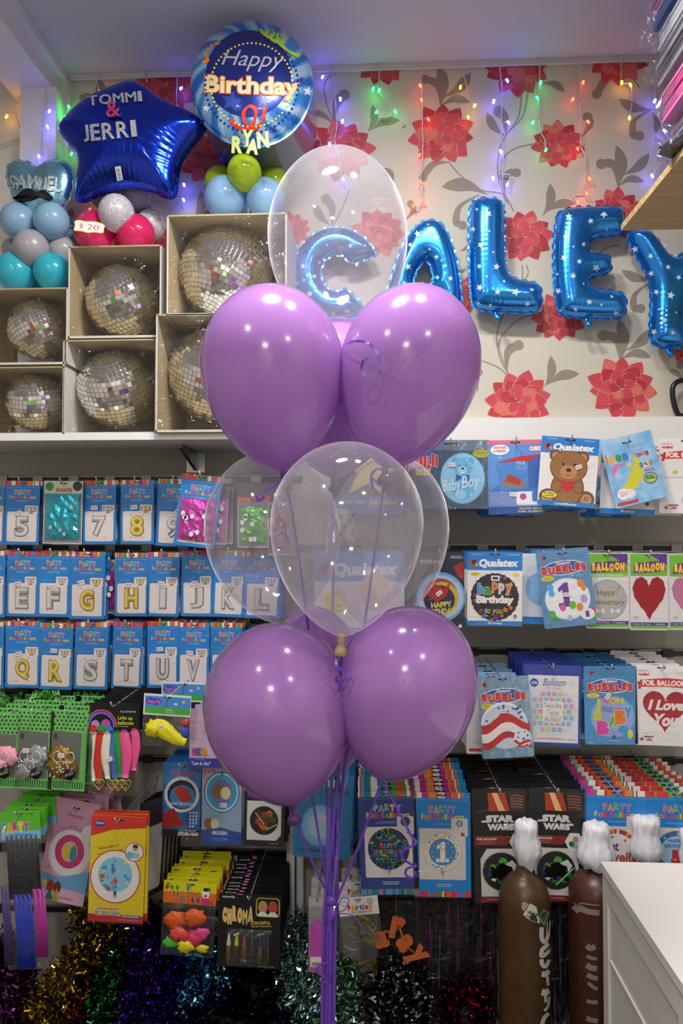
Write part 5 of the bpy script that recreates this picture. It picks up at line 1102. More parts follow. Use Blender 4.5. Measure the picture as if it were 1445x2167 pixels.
def p_hero(c):
    w, h = c.w, c.h; c.body('#20243e', 2); x, y = w * .52, h * .58; c.circ(x, y, w * .5, '#6fa8d8', h * .32); c.circ(x, y, w * .46, '#a8ccec', h * .28); c.circ(x, y, w * .36, '#b83a2e', h * .24); c.circ(x + 4, y + 2, w * .33, '#d8b032', h * .21); c.circ(x - 2, y + 6, w * .31, '#20284a', h * .19); c.poly([(x - 30, y - 8), (x - 12, y - 28), (x + 8, y - 18), (x + 22, y - 34), (x + 12, y - 2), (x - 8, y + 12)], '#b8262a')
    c.text('SPIDER-MAN', w * .1, h * .1, w * .56, h * .15, '#c8b0b0', .04); c.text('HAPPY', x - 20, y + 10, x + 24, y + 22, '#e0cc60', .05, 0, -.1); c.text('BIRTHDAY!', x - 30, y + 24, x + 34, y + 38, '#e0cc60', .05, 0, -.1); c.lines(w * .7, h * .05, w * .98, 3, '#d0c8d4'); c.poly([(w * .78, h * .18), (w * .98, h * .12), (w * .98, h * .36), (w * .86, h * .3)], '#a82428'); c.circ(w * .92, h * .95, 4, '#d8d8e0'); c.poly([(x - 12, h * .86), (x + 8, h * .84), (x + 4, h * .96), (x - 6, h * .97)], '#b8442a')
def p_ultimate(c):
    w, h = c.w, c.h; c.body(tint_noise(M('#1f5ea8', .35), '#164a8c', '#3f86cc', (18, 18, 18)), 6); c.text('FOIL BALLOON', w * .22, h * .12, w * .84, h * .175, '#c04a38', .05); c.lines(w * .28, h * .195, w * .76, 2, '#9ac0dc'); x, y = w * .5, h * .44; c.circ(x, y, w * .46, '#d9d4d2', w * .46); c.circ(x, y, w * .38, '#161e38', w * .38); c.circ(x + 2, y + 4, w * .34, '#3f7ab8', w * .3); c.poly([(x - 16, y - 6), (x - 6, y - 20), (x + 14, y - 10), (x + 22, y + 10), (x, y + 16)], '#b02a24')
    c.text('HAPPY BIRTHDAY', x - 24, y + 16, x + 24, y + 22, '#c8d0dc', .02); c.poly([(0, h * .7), (w * .3, h * .62), (w * .46, h * .76), (w * .6, h * .84), (w * .1, h * .9), (0, h * .88)], '#a82420'); c.L += 1
    for i in range(14): c.rect(w * (.72 + .08 * (i % 3)), h * (.66 + .045 * (i // 3)), w * (.76 + .08 * (i % 3)), h * (.69 + .045 * (i // 3)), '#c8dcec', cont=True)
    c.rect(0, h * .9, w, h, '#241a2c'); c.text('ULTIMATE', w * .44, h * .905, w * .9, h * .925, '#d8d8dc', .03); c.text('SPIDER-MAN', w * .42, h * .935, w * .96, h * .985, '#ece8e8', .04)
def p_frozen(c):
    w, h = c.w, c.h; c.body(tint_noise(M('#b89ab4', .4), '#a88aa8', '#cdb4cc', (60, 60, 60)), 2); c.poly([(0, h * .4), (w, h * .35), (w, h), (0, h)], '#8fa8c4'); x, y = w * .5, h * .34; c.circ(x, y, w * .45, '#3a6aa8', h * .26); c.circ(x, y, w * .42, '#b8dcec', h * .245); c.circ(x, y, w * .38, '#3f9ac8', h * .22); c.circ(x, y, w * .26, '#7a6a9c', h * .15); c.circ(x - 8, y - 2, 11, '#8a6238', 13); c.circ(x + 8, y + 2, 11, '#d8cca8', 13)
    c.star(x, h * .1, 6, '#3a6aa8', 0); c.circ(w * .18, h * .74, 10, '#8a6238', 12); c.circ(w * .34, h * .74, 9, '#d8cca8', 11); c.poly([(0, h * .82), (w * .3, h * .8), (w * .5, h * .78), (w * .75, h * .82), (w, h * .84), (w, h), (0, h)], '#2a4c9c'); c.text('FROZEN', w * .27, h * .83, w * .65, h * .875, '#c8d8ec', .05); c.text('FOIL BALLOON', w * .3, h * .915, w * .62, h * .93, '#8fb0dc', .02); c.lines(w * .24, h * .945, w * .68, 1, '#7f9cd0')
def sw_round(c, x, y, r, seed, hue=('#1f7a2c', '#56a83a', '#d8dce0', '#2a3a7a', '#8a7a4a')):
    rn = random.Random(seed); c.circ(x, y, r, '#141a18'); c.L += 1
    for i in range(26):
        a = rn.uniform(0, 6.28); d = r * rn.uniform(0, .66); q = r * rn.uniform(.2, .42); c.poly([(x + d * math.cos(a) + q * math.cos(b + i) * rn.uniform(.6, 1), y + d * math.sin(a) + q * math.sin(b + i) * rn.uniform(.6, 1)) for b in (0, 1.2, 2.5, 3.8, 5)], rn.choice(hue), cont=True)
def p_sw(c):
    w, h = c.w, c.h; c.body('#1b1a1c', 1); c.poly([(w * .28, h * .04), (w * .6, h * .04), (w * .68, h * .2), (w * .3, h * .2)], '#b8401c'); c.poly([(w * .36, h * .04), (w * .46, h * .04), (w * .6, h * .2), (w * .48, h * .2)], '#f6c08a'); c.poly([(w * .66, h * .04), (w * .96, h * .05), (w * .9, h * .2), (w * .7, h * .2)], '#4a2418'); c.L += 1
    for i in range(5): c.line([(w * .7, h * (.07 + .025 * i)), (w * .8, h * (.06 + .025 * i)), (w * .93, h * (.075 + .025 * i))], 1.4, '#a8806a')
    c.rect(0, h * .205, w, h * .42, '#17161a'); c.text('STAR', w * .24, h * .235, w * .76, h * .3, '#e2e0de', .08); c.text('WARS', w * .26, h * .31, w * .74, h * .37, '#e2e0de', .08); c.rect(w * .16, h * .283, w * .3, h * .30, '#e2e0de'); c.rect(w * .7, h * .31, w * .8, h * .328, '#e2e0de')
    c.poly([(w * .03, h * .42), (w * .7, h * .42), (w * .62, h * .5), (w * .03, h * .5)], '#8a2626'); c.text('FOIL BALLOON', w * .07, h * .435, w * .42, h * .455, '#e8dede', .04); c.lines(w * .07, h * .468, w * .44, 2, '#c08a8a', 3.2)
    c.poly([(w * .12, h * .62), (w * .24, h * .53), (w * .9, h * .53), (w * .9, h * .95), (w * .12, h * .95)], '#dcd8d0'); c.circ(w * .5, h * .73, w * .355, '#8a8a88'); sw_round(c, w * .5, h * .73, w * .34, 3)
    c.line([(w * .5, h * .86), (w * .82, h * .7)], 3, '#8ad88a'); c.poly(ell_pts(w * .82, h * .47, w * .17, w * .18, 6), '#e8e4e0'); c.circ(w * .84, h * .45, 6, '#b8805a', 7); c.rect(w * .77, h * .485, w * .92, h * .53, '#8ab0b8', 3); c.circ(w * .77, h * .49, 6, '#1f6a2c')
    c.rect(w * .1, h * .955, w, h, '#8a2226'); c.lines(w * .14, h * .97, w * .7, 1, '#c08a8a', 3, 1.6)
def p_swsmall(c):
    w, h = c.w, c.h; c.body('#1c1b1e', 1); c.rect(w * .06, h * .02, w * .62, h * .14, '#7a2428'); c.text('FOIL BALLOON', w * .1, h * .05, w * .5, h * .09, '#d8b0b0', .03); c.rect(w * .08, h * .22, w * .92, h * .9, '#dcd8d4'); c.poly([(w * .92, h * .8), (w * .92, h * .9), (w * .8, h * .9)], '#1c1b1e'); sw_round(c, w * .5, h * .56, w * .35, 5, ('#a8281c', '#5a1414', '#1c1414', '#d86a2c', '#3a5a2c')); c.line([(w * .28, h * .42), (w * .5, h * .62)], 2, '#f0a090'); c.line([(w * .55, h * .72), (w * .82, h * .62)], 2, '#9ae09a'); c.lines(w * .6, h * .95, w * .9, 1, '#c8c4c4')
def p_disco(c):
    w, h = c.w, c.h; c.body(tint('#3f8fd0'), 6); c.rect(w * .46, h * .01, w * .9, h * .1, '#4a9ad8', 4); c.text('OLES', w * .22, h * .08, w * .4, h * .15, '#1c1c20', .08, .2); c.text('DISCO', w * .5, h * .08, w * .86, h * .165, '#c8dcea', .06); c.text('TWINKLE', w * .52, h * .19, w * .92, h * .235, '#1e3458', .05); c.circ(w * .45, h * .62, w * .32, '#6aaee0', w * .36); c.circ(w * .45, h * .62, w * .28, '#8ac0e8', w * .32); c.circ(w * .45, h * .62, w * .2, '#b0d4ee', w * .22); c.rect(w * .1, h * .9, w * .6, h * .93, '#2a5a98')
def p_princess(c):
    w, h = c.w, c.h; c.body('#d8a4bc', 1); c.poly([(0, 0), (w, 0), (w, h * .3), (0, h * .45)], '#cf9ab4'); c.text('inflate with air!', w * .2, h * .26, w * .6, h * .29, '#b05a8a', .02, 0, -.25); c.text('No helium required!', w * .16, h * .29, w * .72, h * .32, '#b05a8a', .02, 0, -.25); x, y = w * .52, h * .52; c.circ(x, y, w * .44, '#e8e0e2', h * .23); c.circ(x, y - 4, w * .31, '#c83a7a', h * .165); c.circ(x, y - 4, w * .17, '#c8b890', h * .1); c.circ(x - 6, y, 8, '#d8b83a', 16); c.circ(x + 8, y - 2, 7, '#3a8a9a', 16); c.circ(w * .86, h * .3, w * .16, '#e8dcd8', h * .085)
    c.poly([(0, h * .74), (w * .4, h * .76), (w, h * .66), (w, h * .87), (w * .5, h * .86), (0, h * .92)], '#6fa8d8'); c.poly([(0, h * .93), (w * .5, h * .87), (w, h * .89), (w, h), (0, h)], '#e0b4cc'); c.text('Foil Balloon', w * .48, h * .94, w * .78, h * .965, '#8a4a7a', .02); c.text('Princess', w * .36, h * .13, w * .68, h * .17, '#b04a84', .02, .2)
    for i, k in enumerate(('#d8c07a', '#b8382c', '#6a4228')): c.circ(w * (.1 + .15 * i), h * .86, 8, k, 12); c.poly([(w * (.03 + .15 * i), h * .99), (w * (.1 + .15 * i), h * .87), (w * (.19 + .15 * i), h * .99)], ('#6f9cd0', '#2f8a6a', '#d8b83a')[i])
def p_club(c):
    w, h = c.w, c.h; c.body('#e2c81e', 1); c.L += 1
    for i in range(8):
        for j in range(14): c.poly(heart_pts(8 + i * 14 + 7 * (j % 2), 34 + j * 12, 5, 4, 10), '#ecd860', cont=True)
    c.poly([(0, 0), (w, 0), (w, h * .1), (w * .4, h * .13), (0, h * .2)], '#d0322a'); c.circ(w * .16, h * .08, w * .1, '#2a4aa0', h * .03); c.text('Disney', w * .09, h * .06, w * .23, h * .09, '#e8e8f0', .02, .2); c.text('Inflate with air!', w * .14, h * .28, w * .52, h * .305, '#a8442a', .02, 0, -.22); c.text('No helium required!', w * .12, h * .33, w * .6, h * .355, '#a8442a', .02, 0, -.22)
    x, y = w * .47, h * .57; c.circ(x, y, w * .46, '#c83a2a', w * .475); c.circ(x, y, w * .44, '#ece8e4', w * .455); q = [(x + w * .31 * (1 + .03 * math.sin(i * 2.4)) * math.cos(2 * PI * i / 48), y - 4 + w * .31 * (1 + .03 * math.sin(i * 2.4)) * math.sin(2 * PI * i / 48)) for i in range(48)]; c.poly(q, '#8ac8e4'); rn = random.Random(3); c.L += 1
    for i in range(30): a = rn.uniform(0, 6.3); d = w * .29 * math.sqrt(rn.random()); c.circ(x + d * math.cos(a), y - 4 + d * math.sin(a), rn.uniform(2, 5), rn.choice(['#4a9ad0', '#e6dc4a', '#5aa8dc', '#d84a3a', '#3f7ec0']), cont=True)
    c.rect(x - 2, y + 30, x + 4, y + 38, '#4a4a4a'); c.poly([(x - 4, y + 38), (x + 6, y + 38), (x + 1, y + 46)], '#a8a8a8'); c.circ(w * .8, h * .33, w * .17, '#c83a2a', w * .17); c.circ(w * .8, h * .33, w * .155, '#e8e8e8', w * .155); c.circ(w * .82, h * .29, 6, '#c8946a', 7); c.circ(w * .82, h * .275, 6, '#4a3020', 4); c.rect(w * .74, h * .335, w * .9, h * .39, '#9ac4cc', 4); c.circ(w * .72, h * .36, 7, '#6ab0d8')
    c.rect(0, h * .93, w, h, '#b82a2a'); c.text('MICKEY MOUSE!', w * .16, h * .865, w * .56, h * .885, '#c8322a', .05, out='#f0ece0'); c.mtext('CLUBHOUSE', w * .12, h * .895, w * .58, h * .935, ['#3f8ac8', '#58a848', '#e08a30'], .09, '#f0ece0'); c.rect(w * .6, h * .925, w * .94, h * .95, '#2a56a8', 2); c.text('FOIL BALLOON', w * .63, h * .931, w * .91, h * .945, '#f0f0f0', .03); c.lines(w * .52, h * .968, w * .95, 1, '#e0b0b0')
def p_letgo(c):
    w, h = c.w, c.h; c.body(tint_noise(M('#c8b0d8', .4), '#bba8d6', '#e0c0d8', (14, 14, 14)), 1); c.rect(0, h * .84, w, h, '#2a3f9c'); c.text('Sing-A-Gram', w * .16, h * .855, w * .42, h * .875, '#c8d0ec', .02); c.text('"Let It Go"', w * .06, h * .90, w * .6, h * .96, '#e8e4f4', .03, .1); c.mtext('Sing-A-Tune', w * .06, h * .76, w * .5, h * .81, ['#d83a8a', '#3a5ac0'], .08)
    for i, k in enumerate(('#c83a8a', '#3a6ac8', '#d8a83a')): c.circ(w * (.18 + .11 * i), h * .73, 8, k)
# ------------------------------------------------------------------ rows of letter and number packets, left bay
YA = 2.27
def letters(row, y_row):
    NW = {'4': 'four', '5': 'five', '7': 'seven', '8': 'eight', '9': 'nine'}
    for (cx, top, wd, ht, ch, gold, rot, yay, st, n) in row:
        nm_ = NW.get(ch, ch); n = min(n, 3 if y_row != 'third' else 4)
        kind = 'number' if ch.isdigit() else 'letter'; colr = 'gold' if gold else 'silver'
        packet(cx, top, wd, ht, YA, party, 'blue foil balloon packet showing a %s %s %s, %s row from the shelf' % (colr, kind, nm_, y_row), 'with the %s %s %s' % (colr, kind, nm_),
               rot, n, None, st=st, ch=ch, gold=gold, yay=yay, seed=ord(ch) % 5, blue='#1486dc' if rp.random() < .5 else '#2080d0')
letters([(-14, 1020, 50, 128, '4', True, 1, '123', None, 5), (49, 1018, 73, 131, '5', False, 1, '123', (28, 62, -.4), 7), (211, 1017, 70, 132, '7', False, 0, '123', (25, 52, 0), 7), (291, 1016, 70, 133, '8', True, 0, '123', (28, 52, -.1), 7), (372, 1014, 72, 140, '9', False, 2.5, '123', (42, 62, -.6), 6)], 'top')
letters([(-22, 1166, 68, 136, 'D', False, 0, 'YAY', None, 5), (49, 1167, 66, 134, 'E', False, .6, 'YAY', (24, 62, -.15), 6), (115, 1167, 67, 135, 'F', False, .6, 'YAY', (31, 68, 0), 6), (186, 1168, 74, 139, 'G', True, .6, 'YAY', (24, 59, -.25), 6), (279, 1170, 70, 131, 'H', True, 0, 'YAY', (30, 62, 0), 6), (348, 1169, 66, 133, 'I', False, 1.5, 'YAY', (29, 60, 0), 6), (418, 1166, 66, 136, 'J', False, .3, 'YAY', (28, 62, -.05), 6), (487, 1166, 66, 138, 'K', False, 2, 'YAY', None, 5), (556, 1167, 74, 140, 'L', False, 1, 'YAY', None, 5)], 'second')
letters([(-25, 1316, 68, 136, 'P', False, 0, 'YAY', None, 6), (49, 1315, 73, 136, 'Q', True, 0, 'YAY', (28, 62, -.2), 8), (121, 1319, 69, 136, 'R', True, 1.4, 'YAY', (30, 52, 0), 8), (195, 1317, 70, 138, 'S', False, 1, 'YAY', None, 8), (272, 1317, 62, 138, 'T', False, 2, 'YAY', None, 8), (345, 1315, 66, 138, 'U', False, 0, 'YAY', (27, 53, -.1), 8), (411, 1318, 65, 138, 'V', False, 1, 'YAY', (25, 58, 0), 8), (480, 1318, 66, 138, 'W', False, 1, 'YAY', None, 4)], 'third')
# folded foil balloons in clear packets hanging among them
def pouch(fill, header=None, dots=None, dotc='#e8e8ee', v0=.2):
    def d(c):
        w, h = c.w, c.h; mt = foil('packed_foil_' + fill[1:], fill, .24, 90, .5); mt.node_tree.nodes['Principled BSDF'].inputs['Metallic'].default_value = .6
        if v0 < .3: c.body(M('#c8ccd0', .3)); c.rect(w * .02, h * .02, w * .98, h * .98, M('#7c8288', .3))
        c.rect(w * .06, h * v0, w * .94, h * .92, mt); m = MB(); rn = random.Random(int(w * 13 + h)); vs = []; nu, nv = 7, 10; fs = []
        for i in range(nu + 1):
            for j in range(nv + 1):
                x, y, z = c.P(w * (.08 + .84 * i / nu) + rn.uniform(-1, 1), h * (v0 + .02 + (.90 - v0) * j / nv) + rn.uniform(-1, 1), 0); e = math.sin(PI * i / nu) * math.sin(PI * j / nv)
                vs.append((x, y - .003 - e ** .5 * rn.uniform(.002, .009), z))
        m.add(vs, [(i * (nv + 1) + j, i * (nv + 1) + j + 1, (i + 1) * (nv + 1) + j + 1, (i + 1) * (nv + 1) + j) for i in range(nu) for j in range(nv)], mt)
        if dots:
            for i in range(dots):
                u = w * rn.uniform(.16, .84); v = h * rn.uniform(v0 + .1, .86); q = ell_pts(u, v, 4.5, 5.5, 12) if dotc else star_pts(u, v, 6)
                pv = [c.P(a, b) for a, b in q]; m.add([(x, y - .0128, z) for x, y, z in pv], [tuple(range(len(q)))[::-1]], M(dotc or '#b8bcb4', .4))
        if header: header(c)
        return [('folded_balloon', m)]
    return d
def hd_shape(c):
    w, h = c.w, c.h; c.rect(0, 0, w, h * .2, '#cfd8c8'); c.circ(w * .14, h * .09, 9, '#3f8a4a'); c.circ(w * .86, h * .08, 10, '#2a3038'); c.text('SHAPE', w * .3, h * .11, w * .72, h * .18, '#b8702a', .06)
packet(135, 1018, 82, 130, 2.25, pouch('#2aa6bc', hd_shape, 4, None), 'clear packet with a folded turquoise foil balloon with stars', 'with the turquoise foil', 1, 5, st=(32, 58, -.15))
packet(428, 1006, 86, 150, 2.20, lambda c: (party(c, '0', False, '123'), pouch('#d04fb4', None, 7, v0=.33)(c))[1], 'blue topped packet with pink white dotted foil at the clear balloon', 'with the pink dotted foil', 7, 4)
packet(455, 1030, 60, 120, 2.24, pouch('#d35ab8', None, 6), 'pink dotted foil packet seen through the left clear balloon', 'with pink dots behind the clear balloon', 3, 3)
packet(536, 1052, 66, 106, 2.22, pouch('#58b838', lambda c: c.rect(0, 0, c.w, c.h * .08, '#d8402e'), 7), 'green dotted foil packet with red top behind the clear balloon', 'with green dotted foil', 0, 4, st=(28, 20, 0))
packet(590, 1064, 50, 110, 2.24, pouch('#c84838', None, 5), 'red dotted foil packet right of the green dotted one', 'with red dotted foil', -1, 3, hk=True)
packet(238, 1186, 22, 110, 2.31, pouch('#c03aa0', None, 3), 'narrow magenta foil packet squeezed between letters G and H', 'with narrow magenta foil', 2, 2)

# ------------------------------------------------------------------ right bay
YB = 2.13
packet(953, 931, 162, 146, 2.12, b_boy, 'grey blue pouch with a pale blue baby teddy balloon', 'with the blue baby teddy', .5, 5, st=(84, 48, 0), hv=8)
packet(1090, 931, 118, 158, 2.12, p_cube, 'blue packet with a red topped cube balloon beside the teddy', 'with the cube balloon', -.8, 7, st=(52, 112, .05), jx=5, jz=6)
packet(1207, 926, 122, 148, 2.10, q_bear, 'white packet with a brown teddy holding a red heart', 'with the brown teddy', 4.5, 7, st=(80, 58, -.4), jx=6, jz=14)
packet(1325, 922, 112, 148, 2.09, p_moon, 'sky blue packet with a yellow crescent moon, tilted on its hook', 'with the crescent moon', -14, 3, jx=4, hv=14)
packet(1330, 945, 116, 146, 2.14, lambda c: (c.body('#e6e2e0', 3), qtop(c, 36), foot(c, 'Baby', .92), c.circ(c.w * .86, c.h * .84, 4, '#2a2a2a')) and None, 'white packet with blue foot strip under the crescent moon packet', 'with blue foot strip', 2, 4, hk=False, jz=10)
packet(1450, 928, 112, 162, 2.12, lambda c: p_foil(c, False), 'white packet with a red banner at the right end of the top row', 'with the red banner, top row', .5, 6, jx=5)
def q_star(c):
    w, h = c.w, c.h; c.body('#26282c', 2); c.rect(0, h * .72, w, h, '#3a62a8'); c.star(w * .5, h * .34, w * .44, '#e0d436', .1); c.star(w * .5, h * .34, w * .34, '#ece24e', .1); c.text('Super Shape', w * .1, h * .78, w * .44, h * .86, '#d8cc40', .03); c.text('Foil Balloon', w * .5, h * .78, w * .88, h * .86, '#d8cc40', .03)
packet(782, 948, 150, 140, 2.14, q_star, 'dark packet with a big yellow star seen through clear balloons', 'with the yellow star', 0, 3)
packet(760, 1166, 190, 172, YB, q_28, 'white packet with yellow size disc behind the clear balloons', 'with the yellow disc', 0, 3)
packet(930, 1168, 104, 165, YB, p_hero, 'dark packet with red figure disc in a pale blue burst', 'with the pale blue burst', .3, 6, st=(48, 84, -.7))
packet(1047, 1168, 116, 157, YB, q_birthday, 'white packet with a black round happy birthday balloon', 'with the black birthday disc', .6, 7)
packet(1148, 1172, 86, 150, 2.17, lambda c: (c.body('#d8e0ea', 3), c.circ(c.w * .5, c.h * .5, 36, '#8fc0ea'), c.rect(0, c.h * .9, c.w, c.h, '#1f7fd0')) and None, 'pale blue edged packet leaning behind the first birthday pouch', 'with pale blue edge', 1.5, 4)
packet(1189, 1163, 112, 165, 2.10, b_one, 'blue pouch with a white first birthday bubble, tilted left', 'with the first birthday bubble', -6.5, 3, st=(55, 92, .1), hv=8)
packet(1284, 1170, 92, 162, YB, lambda c: p_ball(c, 0), 'green topped packet with a silver anniversary disc', 'with the silver anniversary disc', 0, 6)
packet(1372, 1170, 82, 166, YB, lambda c: p_ball(c, 1), 'green topped packet with a red foil heart', 'with the red foil heart', 0, 6)
packet(1455, 1172, 82, 164, YB, lambda c: p_ball(c, 2), 'green topped packet with a pink heart at the photo edge', 'with the pink heart', 0, 5)
YC = 2.12
packet(1040, 1428, 108, 168, 2.15, lambda c: (c.body('#e4e2e4', 3), c.rect(0, 0, c.w, c.h * .12, '#8ab8e0'), c.rect(c.w * .05, c.h * .93, c.w * .6, c.h * .97, '#c8322a')) and None, 'white packet behind the stars and stripes pouch', 'with white and pale blue top', 0, 5, jz=2)
packet(1063, 1432, 110, 172, YC - .02, b_us, 'pale blue pouch with a stars and stripes bubble', 'with the stars and stripes', -4, 0, st=(52, 68, 0), hk=True)
packet(1168, 1407, 121, 172, YC, p_twins, 'dark blue edged packet with pastel squares balloon', 'with pastel squares', 1.2, 6)
packet(1290, 1409, 112, 168, YC, b_baby, 'blue pouch with a colourful welcome baby bubble', 'with the welcome baby bubble', -.8, 5, st=(46, 62, -.9))
packet(1399, 1408, 108, 172, YC, lambda c: p_foil(c, True), 'white packet with red banner and red heart balloon', 'with the red heart and banner', 1.2, 5)
YD = 2.06
Dk = ['#2a7a9a', '#3f9a3a', '#e8e4da', '#d0502e', '#2a4a9a', '#5a9ad0', '#3a8a4a']
packet(818, 1674, 122, 216, YD, lambda c: party(c, blue='#25408c', seed=2, big=bal_dino, cols=Dk, pcols=['#8fc08a', '#5a9ac8', '#58a848', '#e8b03a', '#3f8ac8']), 'navy blue packet with a dinosaur patterned birthday balloon', 'with the dinosaur balloon', -2, 8, jx=2)
packet(935, 1677, 119, 219, YD, lambda c: party(c, seed=1, big=bal_one), 'bright blue packet with a round number one balloon', 'with the number one balloon', -.3, 8, jx=2)
packet(1056, 1668, 116, 240, YD, p_sw, 'black packet with red strip at left behind the gas cylinder', 'at left behind the cylinder', -1.5, 8, jx=2)
packet(1178, 1668, 118, 238, YD, p_sw, 'black packet with red strip between the two gas cylinders', 'between the cylinders', 1, 8, jx=2)
packet(1305, 1672, 128, 222, YD, lambda c: party(c, seed=3, big=bal_well), 'blue packet with a get well balloon behind the white caps', 'with the get well balloon', 1, 8, jx=2)
packet(1432, 1676, 124, 222, YD, lambda c: party(c, seed=0, big=bal_five), 'blue packet with a red number five at the photo edge', 'with the red number five', 1, 8, jx=2)
# lower left and middle
packet(386, 1612, 80, 155, 2.22, p_ultimate, 'dark blue packet with white ringed disc, lower middle row', 'with the white ringed disc', 1, 4, hv=10)
packet(470, 1619, 84, 165, 2.22, p_frozen, 'lilac packet with turquoise disc and dark blue foot', 'with the turquoise disc', .5, 4, st=(46, 78, 0))
packet(560, 1668, 86, 120, 2.22, p_swsmall, 'small black packet with a white panel under the bouquet', 'with the white panel', 1, 5)
packet(688, 1636, 122, 178, 2.16, p_disco, 'blue pouch with pale ring behind the hanging ribbons', 'with the pale ring', 3, 6, st=(62, 90, .3), jx=2)
packet(162, 1694, 100, 212, 2.16, p_princess, 'pink and blue packet leaning left beside the yellow one', 'pink and blue', 10, 3, hv=16)
packet(252, 1727, 116, 218, 2.06, p_club, 'yellow packet with red top and blue spotted disc', 'yellow with red top', 1.8, 3, hv=8, jx=4, dy=.012)
packet(440, 1500, 76, 122, 2.14, p_letgo, 'lilac packet with dark blue foot beside lower left balloon', 'lilac with dark blue foot', .5, 3)

def p_edge(c):
    w, h = c.w, c.h; c.body('#141416'); c.rect(w * .1, h * .28, w * .9, h * .94, '#d2cfcc', 6)
for i in range(5):
    r, c = packet(326 + i * 8, 1690 - i * 5, 80, 196, 2.19 + .035 * i, p_edge, 'black and white packet seen edge on, %s to the right of the yellow one' % ['first', 'second', 'third', 'fourth', 'fifth'][i], 'edge on', 5, 0, hk=False)
    r.rotation_euler[2] = 1.12 - .03 * i

# ------------------------------------------------------------------ bags with headers and loose contents
m_bag = film_mat('clear_bag', '#f6f6f6', .02, .09, .03, (18, 18, 30), .8, 1.36, .016)
def limp(m, x, z, y, L, wd, mat, ang=0, seed=0):
    """an uninflated latex balloon, flattened, hanging from x, z"""
    rn = random.Random(seed); n = 12; k = 10; vs = []; fs = []
    for i in range(n + 1):
        t = i / n; r = wd * (.36 + .64 * math.sin(PI * min(1, (1 - t) * .62 + .12)) ** 1.3) * (1 if t > .06 else .55) * .5; r *= 1 if i < n else 1.1
        for j in range(k):
            a = 2 * PI * j / k; px = r * math.cos(a) + .004 * math.sin(t * 5 + seed); pz = -L * t; py = .32 * r * math.sin(a) * (1 + .5 * math.sin(3 * a + t * 6 + seed))
            vs.append((x + px * math.cos(ang) - pz * math.sin(ang), y + py, z + px * math.sin(ang) + pz * math.cos(ang)))
    for i in range(n):
        for j in range(k): fs.append((i * k + j, i * k + (j + 1) % k, (i + 1) * k + (j + 1) % k, (i + 1) * k + j))
    fs.append(tuple(range(k))); fs.append(tuple(n * k + j for j in range(k))[::-1]); m.add(vs, fs, mat, True)
def blob(m, x, y, z, r, mat, sq=(1, .5, .8), seed=0):
    vs = []; n, k = 9, 14
    for i in range(n + 1):
        for j in range(k):
            d = Vector((math.sin(PI * i / n) * math.cos(2 * PI * j / k), math.sin(PI * i / n) * math.sin(2 * PI * j / k), math.cos(PI * i / n)))
            q = r * (1 + .6 * noise.noise(d * 2.3 + Vector((seed * 3.1, 0, 0)))); vs.append((x + d.x * q * sq[0], y + d.y * q * sq[1], z + d.z * q * sq[2]))
    m.add(vs, [(i * k + j, i * k + (j + 1) % k, (i + 1) * k + (j + 1) % k, (i + 1) * k + j) for i in range(n) for j in range(k)], mat, True)
def bagged(cx, top, wd, ht, Y, hd, design, contents, label, short, rot=0, n=3, hk=True, st=None, bag=True, dy=None, jx=3, jz=2, bulge=.022):
    """header card with a clear bag of contents below"""
    s_ = ppm(cx, top, Y); h = at(cx, top + 5, Y); r = empty('header_bag', h, label, 'bag', None, (0, math.radians(rot), 0)); c = Card(wd, hd, s_); c.dv = 5
    design(c); c.poly(c.rpts(wd / 2 - wd * .08, 4, wd / 2 + wd * .08, 7, 1.4), m_hole); o = c.build('header_card', r)
    for nm, m in contents(c): m.build(nm, r)
    if bag:
        m = MB(); nu, nv = 8, 10
        for sg in (-1, 1):
            vs = []
            for i in range(nu + 1):
                for j in range(nv + 1):
                    e = (math.sin(PI * i / nu) ** .6) * min(1, (1.02 - j / nv) * 4) * min(1, .1 + j / nv * 2.2); x, y, z = c.P(wd * i / nu, hd * .9 + (ht - hd * .9) * j / nv, 0); vs.append((x, y + .001 + sg * bulge * e * .6 + .0015 * math.sin(i * 2.1 + j * 1.7), z))
            m.add(vs, [(i * (nv + 1) + j, i * (nv + 1) + j + 1, (i + 1) * (nv + 1) + j + 1, (i + 1) * (nv + 1) + j) for i in range(nu) for j in range(nv)], m_bag, True)
        m.build('clear_bag', r)
    if st:
        k = sticker(c, r, *st); k.location.y = -bulge * .7 - .002
    if n:
        stacked(o, r, n, dy or (YP - .03 - Y) / (n + 1), 'one of the header cards stacked behind the bag ' + short, 'bags behind ' + short, jx, jz, .05, c=c)
    if hk: hook(cx, top + 5, Y - .006, 'chrome display hook through the bag ' + short)
    return r, c
